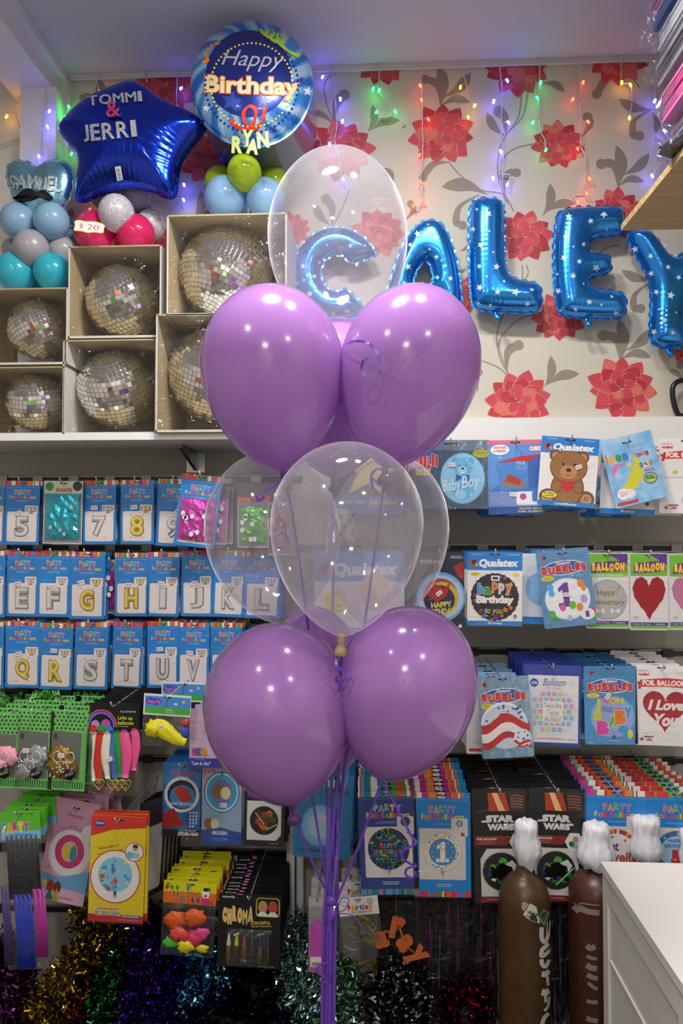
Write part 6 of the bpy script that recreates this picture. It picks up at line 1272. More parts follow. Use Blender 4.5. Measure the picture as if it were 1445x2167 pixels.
# green polka dot balloon packs
def polka(fill, dots, label, short, cx, top, wd, ht, rot, st, fillm):
    def d(c):
        w, h = c.w, c.h; c.body('#74cc68', 2); c.L += 1
        for i in range(int(w / 9)):
            for j in range(5): c.circ(5 + i * 9 + 4 * (j % 2), 6 + j * 8, 2.3, '#1f3a22', cont=True)
        rn = random.Random(int(cx)); c.poly([(w * .05, h * .26), (w * .86, h * .28), (w * .84, h * .86), (w * .04, h * .84)], '#6f756c'); c.text('8', w * .1, h * .30, w * .2, h * .37, '#1c1c1c', .02); c.L += 1
        for i in range(int(w / 5)): c.poly([(2 + i * 5, h * .885), (4.2 + i * 5, h * .887), (3.4 + i * 5, h * .975), (1.2 + i * 5, h * .973)], '#24452a', cont=True)
        m = MB(); base = [c.P(w * .45, h * .60, 0)]; q = c.s
        for i in range(5): x, y, z = c.P(w * rn.uniform(.25, .7), h * rn.uniform(.52, .78), 0); blob(m, x, y - .006, z, q * rn.uniform(17, 23), fillm, (1, .26, .95), i + cx)
        for i in range(3):
            u, v = w * (.3 + .17 * i), h * (.56 + .12 * (i % 2)); pv = [c.P(*p, 0) for p in ell_pts(u, v, 9, 11, 16)]; pts = [Vector((x, y - .020, z)) for x, y, z in pv]; m.tube(pts + [pts[0]], q * .9, M('#e6e4e6', .4), 4, False)
        for i in range(dots): x, y, z = c.P(w * rn.uniform(.12, .76), h * rn.uniform(.58, .82), 0); m.lathe([(q * 1.5, 0), (q * 1.4, .0006), (.0002, .0008)], M('#eceae6', .4), 8, Matrix.Translation((x, y - .021, z)) @ Matrix.Rotation(PI / 2, 4, 'X'))
        x, y, z = c.P(w * .66, h * .76, 0); b = MB(); b.lathe([(q * 11.5, 0), (q * 11.5, .0012), (.0003, .0014)], M('#101112', .4), 24, Matrix.Translation((x, y - .0235, z)) @ Matrix.Rotation(PI / 2, 4, 'X'))
        V, fs, _ = textpoly('50CM', .05); b.add([(x + ((a - .5) * 17 - .0) * q, y - .0255, z - ((bv - .5) * 6 + (a - .5) * -7) * q) for a, bv, _z in V], fs, M('#e8e8e8', .4))
        return [('limp_balloons', m), ('round_size_badge', b)]
    r, c = packet(cx, top, wd, ht, 2.10, d, label, short, rot, 4, st=None, jx=4, jz=3)
    k = sticker(c, r, *st); k.location.y = -.024
    return r
polka(None, 10, 'green dotted balloon pack with pink balloons at the photo edge', 'of pink dotted balloons', 8, 1510, 78, 152, 1, (26, 66, -.1), M('#f0a0b4', .35))
polka(None, 14, 'green dotted balloon pack with silver grey balloons', 'of silver dotted balloons', 77, 1503, 78, 162, 2, (28, 74, -.05), M('#a4a6a8', .25, .3))
polka(None, 26, 'green dotted balloon pack with bronze dotted balloons', 'of bronze dotted balloons', 148, 1503, 78, 165, 2.5, (32, 84, -.05), M('#94702a', .3, .3))
# ruffled green dotted tops of the packs behind
def ruff(c):
    w, h = c.w, c.h; c.body('#2c5a2e'); rn = random.Random(int(c.s * 1e6)); m = MB(); g = [M('#6cc462', .4), M('#58b050', .4), M('#84d878', .4)]; dk = M('#173018', .5)
    for i in range(44):
        u, v = rn.uniform(0, w), rn.uniform(-4, h * .55); x, y, z = c.P(u, v, 0); y -= rn.uniform(.002, .02); q = c.s * rn.uniform(5, 9); ex = Vector((1, rn.uniform(-.8, .8), rn.uniform(-.5, .5))).normalized() * q; ez = Vector((rn.uniform(-.5, .5), rn.uniform(-.8, .8), 1)).normalized() * q * .8; p = Vector((x, y, z)); nn = ex.cross(ez).normalized() * .0006
        m.add([p - ex - ez, p + ex - ez * .6, p + ex * .7 + ez, p + ez * .4, p - ex * .8 + ez], [(0, 1, 2, 3, 4)], rn.choice(g)); cc = p - (nn if nn.y > 0 else -nn); m.add([cc + (ex * math.cos(t) + ez * math.sin(t)) * .3 for t in [k * PI / 4 for k in range(8)]], [tuple(range(8))], dk)
    return [('crimped_edge', m)]
for i, (cx, top) in enumerate(((18, 1468), (60, 1482), (100, 1466), (150, 1484), (190, 1470))):
    packet(cx, top, 58, 60, 2.34 - .03 * (i % 3), ruff, ['green dotted crimped pack top at the far left', 'green dotted crimped pack top above the pink pack', 'green dotted crimped pack top above the silver pack', 'green dotted crimped pack top above the bronze pack', 'green dotted crimped pack top beside the black header'][i], ['at the far left crimp', 'at the pink crimp', 'at the silver crimp', 'at the bronze crimp', 'at the black header crimp'][i], rp.uniform(-6, 6), 2, hk=False, jx=12, jz=7)
# light up balloons
def d_light(c):
    w, h = c.w, c.h; c.body('#141316'); 
    for k, (q, cc) in enumerate(((40, '#d8802a'), (38, '#2a3ab8'), (35, '#c83ab0'), (32, '#3a86d8'), (30, '#141316'))): c.poly([(max(0, w * .24 + q * math.cos(a) * .84), min(h - 1, h * .8 + q * math.sin(a) * .9)) for a in [PI + PI * i / 18 for i in range(19)]], cc)
    for (u, v, r_, cc) in ((w * .12, h * .72, 9, '#b88ad0'), (w * .33, h * .70, 10, '#c04ab0'), (w * .08, h * .9, 8, '#c8302c'), (w * .24, h * .88, 9, '#2f9a48'), (w * .4, h * .88, 8, '#3a8ad8')): c.circ(u, min(v, h - r_), r_, cc)
    c.text('Light up', w * .57, h * .42, w * .86, h * .58, '#c8d43a', .02); c.text('balloons', w * .57, h * .58, w * .88, h * .71, '#c8d43a', .02); c.text('Fixed LED light', w * .58, h * .74, w * .78, h * .79, '#c8c8c8', .01); c.text('ILLOOMS', w * .62, h * .24, w * .92, h * .30, '#c8c8c8', .02); c.circ(w * .87, h * .88, 3.4, '#d8d02a'); c.rect(0, h - 1.5, w, h, '#cfcfd4')
def c_light(c):
    out = []
    for i, (u, k, L, wd) in enumerate(((12, '#e4ded0', 100, 17), (22, '#d2322e', 102, 22), (38, '#e8e2d2', 96, 19), (50, '#3f74c8', 98, 21), (63, '#2a9a48', 96, 19), (78, '#ee5a98', 98, 24), (96, '#ee5a98', 86, 20))):
        m = MB(); x, y, z = c.P(u, 60 - (u - 12) * .12, 0); limp(m, x, z, y - .004 - .003 * (i % 3), L * c.s, wd * c.s, M(k, .4), 0.04, i); out.append(('limp_balloon', m))
        if i in (1, 3, 4, 5):
            x, y, z = c.P(u + 4, 166, 0); q = c.s; g = MB(); hp = heart_pts(0, 0, 22, 24, 24); g.tube([(x + a * q, y - .012, z - b * q) for a, b in hp + [hp[0]]], q * .8, M('#c8c83a', .4), 4, False); V, fs, _ = textpoly('PULL', .03); g.add([(x + (a - .5) * 13 * q, y - .012, z - ((b - .5) * 5 - 4) * q) for a, b, _z in V], fs, M('#8aa83a', .4)); g.add([(x + a * q, y - .012, z - (b + 4) * q) for a, b in heart_pts(0, 0, 6, 6, 12)], [tuple(range(12))[::-1]], M('#d83a7a', .4)); out.append(('pull_tab', g))
    return out
bagged(243, 1488, 106, 190, 2.06, 62, d_light, c_light, 'bag of limp coloured balloons with a black header card', 'with the black header', .6, 8, st=(46, 108, -.35), jx=5)
def d_pig(c):
    w, h = c.w, c.h; c.body('#e8e6ea'); c.rect(w * .03, h * .1, w * .99, h * .62, '#4a90d8'); c.rect(w * .03, h * .62, w * .99, h * .92, '#4aae3a'); c.circ(w * .14, h * .34, 11, '#4a4ab0', 7); c.circ(w * .26, h * .36, 12, '#4a4ab0', 7); c.text('Peppa Pig', w * .07, h * .26, w * .36, h * .5, '#c86ac0', .05); c.circ(w * .84, h * .3, 3, '#e8d84a'); c.circ(w * .68, h * .42, 4, '#e8eef6', 2); c.text('Balloons', w * .46, h * .66, w * .62, h * .74, '#d8ecd0', .02); c.lines(w * .4, h * .79, w * .68, 2, '#b8d8a8')
def c_pig(c):
    m = MB(); q = c.s
    for i, (u, v) in enumerate(((20, 74), (34, 80))): x, y, z = c.P(u, v - 10, 0); limp(m, x + .0, z, y - .008 - .005 * i, 66 * q, (38 - 10 * i) * q, M('#e2d81c', .3), 1.22, i)
    x, y, z = c.P(24, 66, 0); blob(m, x + 2 * q, y - .012, z - 4 * q, 17 * q, M('#e2d81c', .3), (1, .5, .95), 3); b = MB(); x, y, z = c.P(88, 76, 0); blob(b, x, y, z, 11 * q, M('#3a52b8', .4), (1, .5, 1.2), 8); x, y, z = c.P(90, 56, 0); blob(b, x, y, z, 9 * q, M('#b8404a', .4), (1, .5, 1), 9)
    return [('yellow_balloon', m), ('limp_balloons', b)]
bagged(355, 1470, 100, 108, 2.05, 44, d_pig, c_pig, 'bag of yellow limp balloons with a blue and green header', 'with the blue and green header', 3, 1, st=(42, 60, .0), jx=6)
def d_jd(c):
    w, h = c.w, c.h; c.body('#dcd41c'); c.poly([(0, h * .5), (w, h * .45), (w, h), (0, h)], '#e0702a'); c.text('JD', w * .04, h * .12, w * .12, h * .4, '#2a2a1c', .03); c.mtext('BALLOONS', w * .18, h * .44, w * .70, h * .72, ['#b83a3a'], .05, '#e8c83a'); c.L += 1; rn = random.Random(2)
    for i in range(9): c.circ(w * (.06 + .1 * i), h * rn.choice([.3, .82]), 3.5, rn.choice(['#c8302c', '#3a8ad0', '#3f9a48', '#6a3a8a']), 5, cont=True)
    c.circ(w * .8, h * .5, 8, '#f0ece4', 9); c.circ(w * .8, h * .3, 6, '#2a2a2a', 4); c.circ(w * .8, h * .58, 3, '#c8302c'); c.circ(w * .8, h * .85, 9, '#c83a7a', 8); c.text('12', w * .87, h * .8, w * .94, h * .95, '#2a2a2a', .02)
def c_jd(c):
    m = MB(); q = c.s
    for i, (u, v, r_, k) in enumerate(((30, 78, 26, '#d8602a'), (70, 70, 26, '#d8602a'), (40, 104, 22, '#e04848'), (72, 112, 24, '#d83a70'), (22, 124, 17, '#4ab83a'), (55, 128, 19, '#e0cc20'), (90, 132, 14, '#e0cc20'), (88, 100, 18, '#d84a8a'))):
        x, y, z = c.P(u, v, 0); blob(m, x, y - .008 - .003 * (i % 3), z, r_ * q * .8, M(k, .4), (1.15, .3, .8), i)
    return [('limp_balloons', m)]
bagged(403, 1866, 112, 154, 2.16, 46, d_jd, c_jd, 'bag of crumpled coloured balloons with yellow clown header', 'with the yellow clown header', 3, 9, st=(44, 96, -.1), jx=5, jz=3)
def d_comb(c):
    w, h = c.w, c.h; c.body('#5cb830'); c.rect(0, h * .7, w, h, '#7fb8e0'); c.mtext('PARTY', w * .04, h * .38, w * .72, h * .72, ['#3a86d0', '#e8a02a', '#d83a8a', '#e8c82a', '#b83ac0'], .10, '#f0f0f0', .1); c.text('6 STREAMERS', w * .2, h * .8, w * .8, h * .88, '#4a6a9a', .02); c.lines(w * .62, h * .1, w * .9, 2, '#2a5a2a')
def c_comb(c):
    m = []
    for i, (u, k, top, L, nj) in enumerate(((5, '#4a3f7a', 150, 160, 5), (42, '#1f3cc0', 168, 150, 12), (76, '#b0389a', 158, 138, 8))):
        t = MB(); x, y, z = c.P(u, top, 0)
        for j in range(nj): xx = x + (j - nj / 2) * 3.2 * c.s; t.tube([(xx, y - .004 - .003 * (j % 3), z), (xx + .002, y - .005, z - L * .5 * c.s), (xx - .001, y - .004, z - L * c.s)], 1.9 * c.s, M(k, .35), 5)
        m.append(('plastic_tubes', t))
    t = MB(); x, y, z = c.P(50, 50, 0)
    for j in range(20): xx = x + (j - 11) * 3.4 * c.s; t.tube([(xx, y - .002, z - (8 * (j % 3)) * c.s), (xx, y - .002, z - 128 * c.s)], 1.8 * c.s, M('#26282a', .4), 5)
    return m + [('plastic_tubes', t)]
bagged(42, 1716, 84, 322, 2.05, 58, d_comb, c_comb, 'long bag of blue and pink plastic tubes with green header', 'with the green header', -4, 9, jx=6, jz=3)
# face paint crayons on a black card
def d_paint(c):
    w, h = c.w, c.h; c.body('#131316', 4); c.text('mingda', w * .06, h * .03, w * .26, h * .075, '#d8d8d8', .02); c.rect(w * .60, h * .04, w * .98, h * .30, '#d0c04a', 8); c.rect(w * .615, h * .05, w * .965, h * .29, '#16161a', 7)
    for u, k in ((.71, '#b88a5c'), (.87, '#b04a30')): c.circ(w * u, h * .15, 12, '#1c1410', 15); c.circ(w * u, h * .165, 10, k, 13); c.poly([(w * u - 13, h * .29), (w * u - 5, h * .23), (w * u + 5, h * .23), (w * u + 13, h * .29)], '#dcdce0')
    c.mtext('CHROMA', w * .07, h * .19, w * .56, h * .40, ['#d8c878'], .12, '#b84a3a', .12); c.text('COLORFUL', w * .52, h * .36, w * .84, h * .405, '#c8a83a', .05, 0, -.06); c.text('Body Painting', w * .54, h * .415, w * .86, h * .445, '#c8b87a', .02, 0, -.06); c.rect(w * .14, h * .47, w * .88, h * .96, '#2c2e34', 6); c.text('SIX CRAYONS', w * .66, h * .965, w * .92, h * .985, '#a8a8a8', .01); c.rect(w * .3, 0, w * .38, 2, '#d87ac0')
    out = []
    for i, k in enumerate(('#dcd8d2', '#d0cc2a', '#a83a2e', '#1f5a3a', '#26306a', '#26282a')):
        m = MB(); x, y, z = c.P(w * (.19 + .126 * i), h * .91, 0); q = c.s; m.lathe([(.0004, 0), (5 * q, .0), (5 * q, 36 * q)], M('#8a6a3a' if i % 2 == 0 else '#5a4a2a', .4), 12, Matrix.Translation((x, y - .008, z))); m.lathe([(5 * q, 30 * q), (4.6 * q, 40 * q), (1.2 * q, 58 * q), (.0004, 59 * q)], M(k, .4), 12, Matrix.Translation((x, y - .008, z))); out.append(('crayon', m))
    b = MB(); vs = []; 
    for u, v, d_ in ((.15, .48, 0), (.87, .48, 0), (.87, .95, 0), (.15, .95, 0), (.18, .53, .018), (.84, .53, .018), (.84, .93, .018), (.18, .93, .018)): x, y, z = c.P(w * u, h * v, 0); vs.append((x, y - d_ - .001, z))
    b.add(vs, [(4, 7, 6, 5), (0, 4, 5, 1), (1, 5, 6, 2), (2, 6, 7, 3), (3, 7, 4, 0)], m_bag); out.append(('blister', b)); return out
r, c = packet(529, 1892, 132, 152, 2.12, d_paint, 'black card with six face paint crayons in a blister', 'of face paint crayons', 1.5, 0, sleeve=False, name='crayon_card', hv=7)
def d_back(c): c.body('#121215', 4); c.text('mingda', c.w * .06, c.h * .03, c.w * .26, c.h * .08, '#d8d8d8', .02); c.rect(c.w * .3, 0, c.w * .38, 3, '#d87ac0'); c.rect(0, 0, 2, c.h * .2, '#c8b84a')
packet(532, 1885, 126, 100, 2.15, d_back, 'black crayon card right behind the front crayon card', 'of black crayon cards', 1, 12, hk=False, sleeve=False, name='crayon_card', jx=2)
# candle pack and ribbon bag
def d_candle(c):
    w, h = c.w, c.h; c.body('#9a9a98', 2); c.rect(w * .04, h * .02, w * .96, h * .14, '#b8b8b6'); m = MB(); q = c.s; x, y, z = c.P(w * .5, h * .94, 0); k = M('#b848a8', .45)
    m.box((x - 14 * q, y - .014, z), (x + 14 * q, y, z + 88 * q), k); m.add([(x - 14 * q, y - .014, z + 88 * q), (x + 14 * q, y - .014, z + 88 * q), (x, y - .01, z + 106 * q), (x - 14 * q, y, z + 88 * q), (x + 14 * q, y, z + 88 * q)], [(0, 1, 2), (0, 2, 3), (1, 4, 2), (3, 2, 4)], k); l = MB(); l.box((x - 13 * q, y - .0155, z + 8 * q), (x + 13 * q, y - .014, z + 28 * q), M('#d8d4d0', .5)); l.L = 0
    for i in range(9): l.box((x + (-9 + i * 2) * q, y - .0162, z + 10 * q), (x + (-8.2 + i * 2 + .4 * (i % 2)) * q, y - .0154, z + 18 * q), M('#3a3a3a'))
    return [('pink_candle', m), ('barcode_label', l)]
packet(671, 1896, 36, 158, 2.06, d_candle, 'narrow pack with a sparkly pink candle beside the ribbons', 'of the pink candle', 0, 5, jx=3, name='candle_packet')
def d_par(c):
    w, h = c.w, c.h; c.body('#d8d4d2'); c.circ(w * .14, h * .32, 7, '#2a4a9a', 5); c.circ(w * .14, h * .32, 6, '#d8d4d2', 4); c.mtext('Parties', w * .22, h * .4, w * .84, h * .72, ['#c8322c', '#e0a030', '#3f9a48', '#3a6ac0', '#8a3a9a'], .07); c.text('for everyone', w * .3, h * .74, w * .82, h * .9, '#a83a3a', .02); c.circ(w * .8, h * .28, 6, '#3a3a3a'); c.circ(w * .8, h * .28, 5, '#d8d4d2'); c.text('10', w * .77, h * .18, w * .84, h * .38, '#3a3a3a', .0)
def c_par(c):
    m = MB(); rn = random.Random(4); q = c.s
    for i in range(34):
        x, y, z = c.P(rn.uniform(18, 66), rn.uniform(48, 92), 0); a = rn.uniform(0, 6); R = rn.uniform(8, 17) * q; pts = [(x + R * math.cos(a + t * .5), y - .006 + rn.uniform(-.008, .004) + .004 * math.sin(t), z + R * 1.1 * math.sin(a + t * .5)) for t in range(9)]; m.ribbon(pts, 3 * q, M(rn.choice(['#b8a83a', '#c8c4b8', '#3f8a5a', '#a87a2a', '#8a5a9a', '#b8642a', '#8a8a4a']), .4), (.1, 1, .1))
    return [('curling_ribbons', m)]
bagged(757, 1898, 84, 104, 2.05, 38, d_par, c_par, 'bag of curled coloured ribbons with a white header', 'with the white header', -7, 3)
# ------------------------------------------------------------------ tinsel, foil curtain, star, orange lettering
def tinsel(path, R, Y, cols, label, n=2600, seed=0, L=13, wd=2.0, kind=None):
    rn = random.Random(seed); P = [at(u, v, Y + dy) for u, v, dy in path]; P = [Vector(p) for p in catmull(P, 10)]; s_ = ppm(path[0][0], path[0][1], Y); O = P[-1].copy()
    mats = [M(c, .16, 1.0) for c in cols]; m = MB()
    m.tube([p - O for p in P], R * s_ * .42, M('#0c0c0e', .6), 8)
    data = [([], []) for _ in mats]
    for i in range(int(n * 2.2)):
        c = P[rn.randrange(len(P))] + Vector([rn.gauss(0, .3) for _ in range(3)]) * s_ * 12; d = Vector((rn.gauss(0, 1), rn.gauss(0, 1), rn.gauss(-.1, 1))).normalized(); q = rn.uniform(.35, 1.0) ** .8
        a = c + d * R * s_ * q; e = (d * .5 + Vector((rn.gauss(0, 1), rn.gauss(0, 1), rn.gauss(0, 1))) * .6).normalized(); b = a + e * L * s_ * rn.uniform(.5, 1.3); b.y = min(b.y, YP - .012); a.y = min(a.y, YP - .012)
        t = (b - a); sd = t.cross(Vector((rn.gauss(0, 1), rn.gauss(0, 1), rn.gauss(0, 1))))
        if sd.length < 1e-6: continue
        sd = sd.normalized() * wd * s_ * .5 * rn.uniform(.8, 2.0); mid = (a + b) / 2 + Vector((rn.gauss(0, 1), rn.gauss(0, 1), rn.gauss(0, 1))) * s_ * 2.4
        vs, fs = data[rn.randrange(len(mats))]; k = len(vs); vs += [a - O - sd, a - O + sd, mid - O + sd, mid - O - sd, b - O + sd * .8, b - O - sd * .8]; fs += [(k, k + 1, k + 2, k + 3), (k + 3, k + 2, k + 4, k + 5)]
    for (vs, fs), mt in zip(data, mats): m.add(vs, fs, mt)
    o = m.build('tinsel_garland', None, O); return tag(o, label, 'tinsel')
TZ = 2.14
tinsel([(8, 2010, .14), (25, 2060, .06), (30, 2110, 0), (38, 2240, 0)], 44, TZ, ['#6a2a70', '#3a2058', '#8a4a7a'], 'dull purple tinsel garland at the far left bottom', 2400, 1)
tinsel([(200, 1920, .2), (215, 1985, .16), (190, 2035, .08), (140, 2085, 0), (105, 2170, -.02), (100, 2260, 0)], 60, TZ, ['#b8962a', '#d8b83a', '#6a5818', '#3a3210'], 'gold tinsel garland beneath the yellow packet', 3800, 2)
tinsel([(300, 1945, .24), (318, 1995, .2), (285, 2050, .14)], 46, TZ, ['#4a3c10', '#2a2208', '#8a7020'], 'dark gold tinsel garland behind the violet one', 2200, 14)
tinsel([(170, 2060, .08), (172, 2120, 0), (170, 2240, 0)], 30, TZ, ['#8a1c1c', '#5a1010', '#b82a2a'], 'red tinsel garland between the gold and green ones', 1400, 3)
tinsel([(250, 2010, .14), (232, 2075, .03), (215, 2120, 0), (212, 2240, 0)], 33, TZ, ['#1a7a30', '#0e3a1c', '#2aa84a'], 'green tinsel garland beside the purple one', 1800, 4)
tinsel([(300, 1990, .16), (320, 2055, .06), (300, 2120, 0), (290, 2240, 0)], 52, TZ, ['#4a1f9a', '#2a1060', '#7a3ad0', '#1a0a3a'], 'violet tinsel garland left of the bright blue one', 3000, 5)
tinsel([(358, 2040, .1), (362, 2110, .02), (360, 2240, 0)], 34, TZ, ['#1a2a9a', '#101850', '#2a3ad0'], 'dark blue tinsel garland beside the bright blue one', 1800, 6)
tinsel([(450, 2030, .12), (445, 2080, .02), (432, 2130, 0), (425, 2240, 0)], 56, TZ, ['#3a86b8', '#1c4a78', '#7ac0e0', '#122a48'], 'bright ice blue tinsel garland under the crayon card', 3800, 7, 13, 2.6)
tinsel([(520, 2050, .1), (545, 2110, 0), (545, 2240, 0)], 58, TZ, ['#141416', '#26262a', '#0a0a0c'], 'black tinsel garland between ice blue and white ones', 2600, 8)
tinsel([(640, 1985, .16), (655, 2040, .08), (640, 2085, .03), (660, 2150, 0), (665, 2240, 0)], 62, TZ, ['#b8d0c8', '#8ab8a8', '#d8dce0', '#9aa8c8', '#78c890'], 'white iridescent tinsel garland behind the ribbon strings', 4200, 9, 13, 2.2)
tinsel([(720, 2070, .1), (725, 2130, 0), (725, 2240, 0)], 44, TZ, ['#a8c8b8', '#c8d0d4', '#8ab0a0', '#70c088'], 'second white iridescent tinsel garland right of the strings', 2400, 10)
tinsel([(850, 2080, .1), (840, 2120, .02), (850, 2170, 0), (850, 2250, 0)], 70, TZ, ['#8a8688', '#c8c4c4', '#3a383a', '#1a1a1c'], 'silver grey tinsel garland below the orange lettering', 3800, 11, 14, 3.0)
tinsel([(985, 2105, .1), (985, 2150, .02), (990, 2250, 0)], 58, TZ, ['#6a1428', '#3a0c18', '#a81c30', '#1c0a10', '#b82090'], 'dark red tinsel garland left of the gas cylinder', 2200, 12)
tinsel([(420, 2150, .1), (500, 2175, .06), (600, 2180, .04)], 46, 2.0, ['#0c0c10', '#16161c', '#1a2a4a'], 'black tinsel garland in front at the bottom edge', 1600, 13)
# black foil curtains hanging in clear bags
m_blkfoil = M('#08080a', .3, .6); m_magfoil = M('#a01c86', .3, .8); m_silvfoil = M('#8a8a90', .25, .9)
def curtain(u0, u1, v0, v1, Y, label, cols, n, seed):
    rn = random.Random(seed); O = at((u0 + u1) / 2, v0, Y); r = empty('foil_curtain', O, label, 'curtain'); mats = {}
    for i in range(n):
        u = u0 + (u1 - u0) * (i + rn.random()) / n; mt = rn.choice(cols); mats.setdefault(mt, MB()); e = rn.uniform(.75, 1)
        pts = [at(u + rn.gauss(0, 2) * t * 2, v0 + (v1 - v0) * t * e, Y + rn.uniform(0, .03)) - O for t in (0, .2, .4, .6, .8, 1)]
        mats[mt].ribbon(pts, .005 * rn.uniform(.7, 1.6), mt, (1, rn.uniform(-.9, .9), 0))
    for k, (mt, m) in enumerate(mats.items()): m.build('foil_strips', r)
    h = MB(); a = at(u0, v0 - 14, Y + .01) - O; b = at(u1, v0 + 4, Y + .01) - O; h.box((a.x, a.y, b.z), (b.x, a.y + .002, a.z), M('#0e0e10', .4)); h.build('header_strip', r)
    f = MB(); vs = []
    for i in range(7):
        for j in range(9): p = at(u0 - 4 + (u1 - u0 + 8) * i / 6, v0 + (v1 - v0) * j / 8, Y - .012) - O; vs.append((p.x, p.y + .004 * math.sin(i * 2.4 + j), p.z))
    f.add(vs, [(i * 9 + j, i * 9 + j + 1, (i + 1) * 9 + j + 1, (i + 1) * 9 + j) for i in range(6) for j in range(8)], m_bag, True); f.build('clear_bag', r); return r
curtain(800, 880, 1905, 2190, 2.24, 'black foil curtain behind the orange lettering', [m_blkfoil] * 9 + [m_silvfoil], 60, 1)
curtain(885, 965, 1905, 2190, 2.24, 'black foil curtain with magenta strips right of the lettering', [m_blkfoil] * 7 + [m_magfoil, m_silvfoil], 60, 2)
curtain(970, 1052, 1905, 2190, 2.24, 'black foil curtain with magenta strips beside the gas cylinder', [m_blkfoil] * 7 + [m_magfoil, m_magfoil, m_silvfoil], 60, 3)
curtain(1150, 1215, 1905, 2190, 2.24, 'black foil curtain with pale strings between the cylinders', [m_blkfoil] * 7 + [m_silvfoil, m_silvfoil], 44, 4)
# gold star on a spring
gs = empty('hanging_star', at(790, 2046, 2.1), 'small shiny gold star hanging above the silver tinsel', 'star'); O = Vector(gs.location); g = MB(); q = star_pts(792, 2042, 15, .1, .42); pv = [at(u, v, 2.1) - O for u, v in q]; cf = at(792, 2042, 2.092) - O; cb = at(792, 2042, 2.108) - O
g.add([cf, cb] + pv, [(0, 2 + (i + 1) % 10, 2 + i) for i in range(10)] + [(1, 2 + i, 2 + (i + 1) % 10) for i in range(10)], M('#d8b82a', .2, 1)); g.build('star', gs)
g = MB(); g.tube([at(u, v, 2.1) - O for u, v in ((792, 2028), (795, 2010), (785, 2000), (790, 1985), (796, 1965), (794, 1905))], .0008, M('#c8a82a', .3, .9), 4); g.tube([at(u, v, 2.1) - O for u, v in ((727, 2046), (760, 2040), (785, 2030))], .0012, M('#c8b02a', .3, .9), 4); g.build('wire', gs)
# orange foam letters
m_or = M('#c8622a', .6)
ol = empty('foam_letters', at(840, 2000, 2.1), 'orange foam cut out lettering hanging over the black foil', 'letters'); O = Vector(ol.location); hz0 = lambda u, v: 0
for t, b, ang in (('a', (790, 1968, 822, 2004), -.25), ('r', (826, 1938, 856, 1984), .2), ('a', (842, 1975, 872, 2012), 1.0), ('y', (862, 1998, 898, 2046), .9)):
    glyphs(ol, 'letter', t, *b, ang, hz0, 2.1, O, m_or, .05, .006)
g = MB(); g.tube([at(u, v, 2.1) - O for u, v in ((812, 1970), (832, 1974), (845, 1960), (838, 1938))], .003, m_or, 6); g.tube([at(u, v, 2.1) - O for u, v in ((845, 1962), (852, 1985), (862, 2004), (875, 2015))], .003, m_or, 6); g.tube([at(838, 1940, 2.1) - O, at(838, 1900, 2.13) - O], .0006, m_or, 4); g.build('joining_strip', ol)

# ------------------------------------------------------------------ gas cylinders with wrapped valves
def paintmat(name, c1, c2, c3):
    m = newmat(name); nt, n, L = nodes(m); b = n['Principled BSDF']; tc = n.new('ShaderNodeTexCoord'); nz = n.new('ShaderNodeTexNoise'); nz.inputs['Scale'].default_value = 26; nz.inputs['Detail'].default_value = 6
    cr = n.new('ShaderNodeValToRGB'); e = cr.color_ramp.elements; e[0].color = lin(c1); e[0].position = .3; e[1].color = lin(c2); e[1].position = .66; x = e.new(.73); x.color = lin(c2); x = e.new(.75); x.color = lin(c3)
    L.new(tc.outputs['Object'], nz.inputs['Vector']); L.new(nz.outputs[0], cr.inputs[0]); L.new(cr.outputs[0], b.inputs['Base Color']); b.inputs['Roughness'].default_value = .38; return m
m_cyl1 = paintmat('brown_cylinder_paint', '#452e19', '#4e3820', '#86785c'); m_cyl2 = paintmat('red_brown_cylinder_paint', '#42231a', '#4e2a1e', '#7a6c60'); m_wrap = bumped(M('#e2e2e8', .32, 0, .3), (60, 60, 14), .9, .006, 3)
def wrap_cap(r, O, prof, Y, lean=0):
    """crumpled white plastic wrapped round the valve; prof = (u centre, v, half width) from the top down"""
    m = MB(); vs = []; k = 40; n = len(prof)
    for i, (u, v, hw) in enumerate(prof):
        c = at(u, v, Y) - O; R = hw * ppm(u, v, Y)
        for j in range(k):
            a = 2 * PI * j / k; w_ = 1 + .05 * math.sin(9 * a + i * .8) + .03 * math.sin(17 * a - i) + .12 * noise.noise(Vector((math.cos(a) * 2.6 + u, math.sin(a) * 2.6, i * .55)))
            vs.append((c.x + R * w_ * math.cos(a), c.y + R * w_ * math.sin(a) * .9, c.z + (.004 * math.sin(5 * a) if i in (0, n - 1) else 0)))
    fs = [(i * k + j, i * k + (j + 1) % k, (i + 1) * k + (j + 1) % k, (i + 1) * k + j) for i in range(n - 1) for j in range(k)] + [tuple(range(k))[::-1]]
    m.add(vs, fs, m_wrap, True); return m.build('wrapped_valve', r)
def cylinder(cx, rad, vsh, vtop, Y, mat, label, cap, extra=None):
    p = at(cx, vsh, Y); R = rad * ppm(cx, vsh, Y); H = p.z; O = Vector((p.x, Y, 0)); r = empty('gas_cylinder', O, label, 'gas cylinder'); zt = at(cx, vtop, Y).z; m = MB(); hs = zt - H
    pr = [(R * .9, 0), (R, .02), (R, H)] + [(R * math.cos(a), H + hs * .92 * math.sin(a)) for a in [PI / 2 * i / 12 for i in range(1, 10)]]; rn_ = pr[-1][0]; pr += [(rn_ * .8, zt), (rn_ * .7, zt + .015), (rn_ * .7, zt + .05), (.001, zt + .05)]
    m.lathe(pr, mat, 48); wrap_cap(r, O, cap, Y)
    if extra: extra(r, m, O, R, H, Y)
    m.build('cylinder_body', r)
    return r
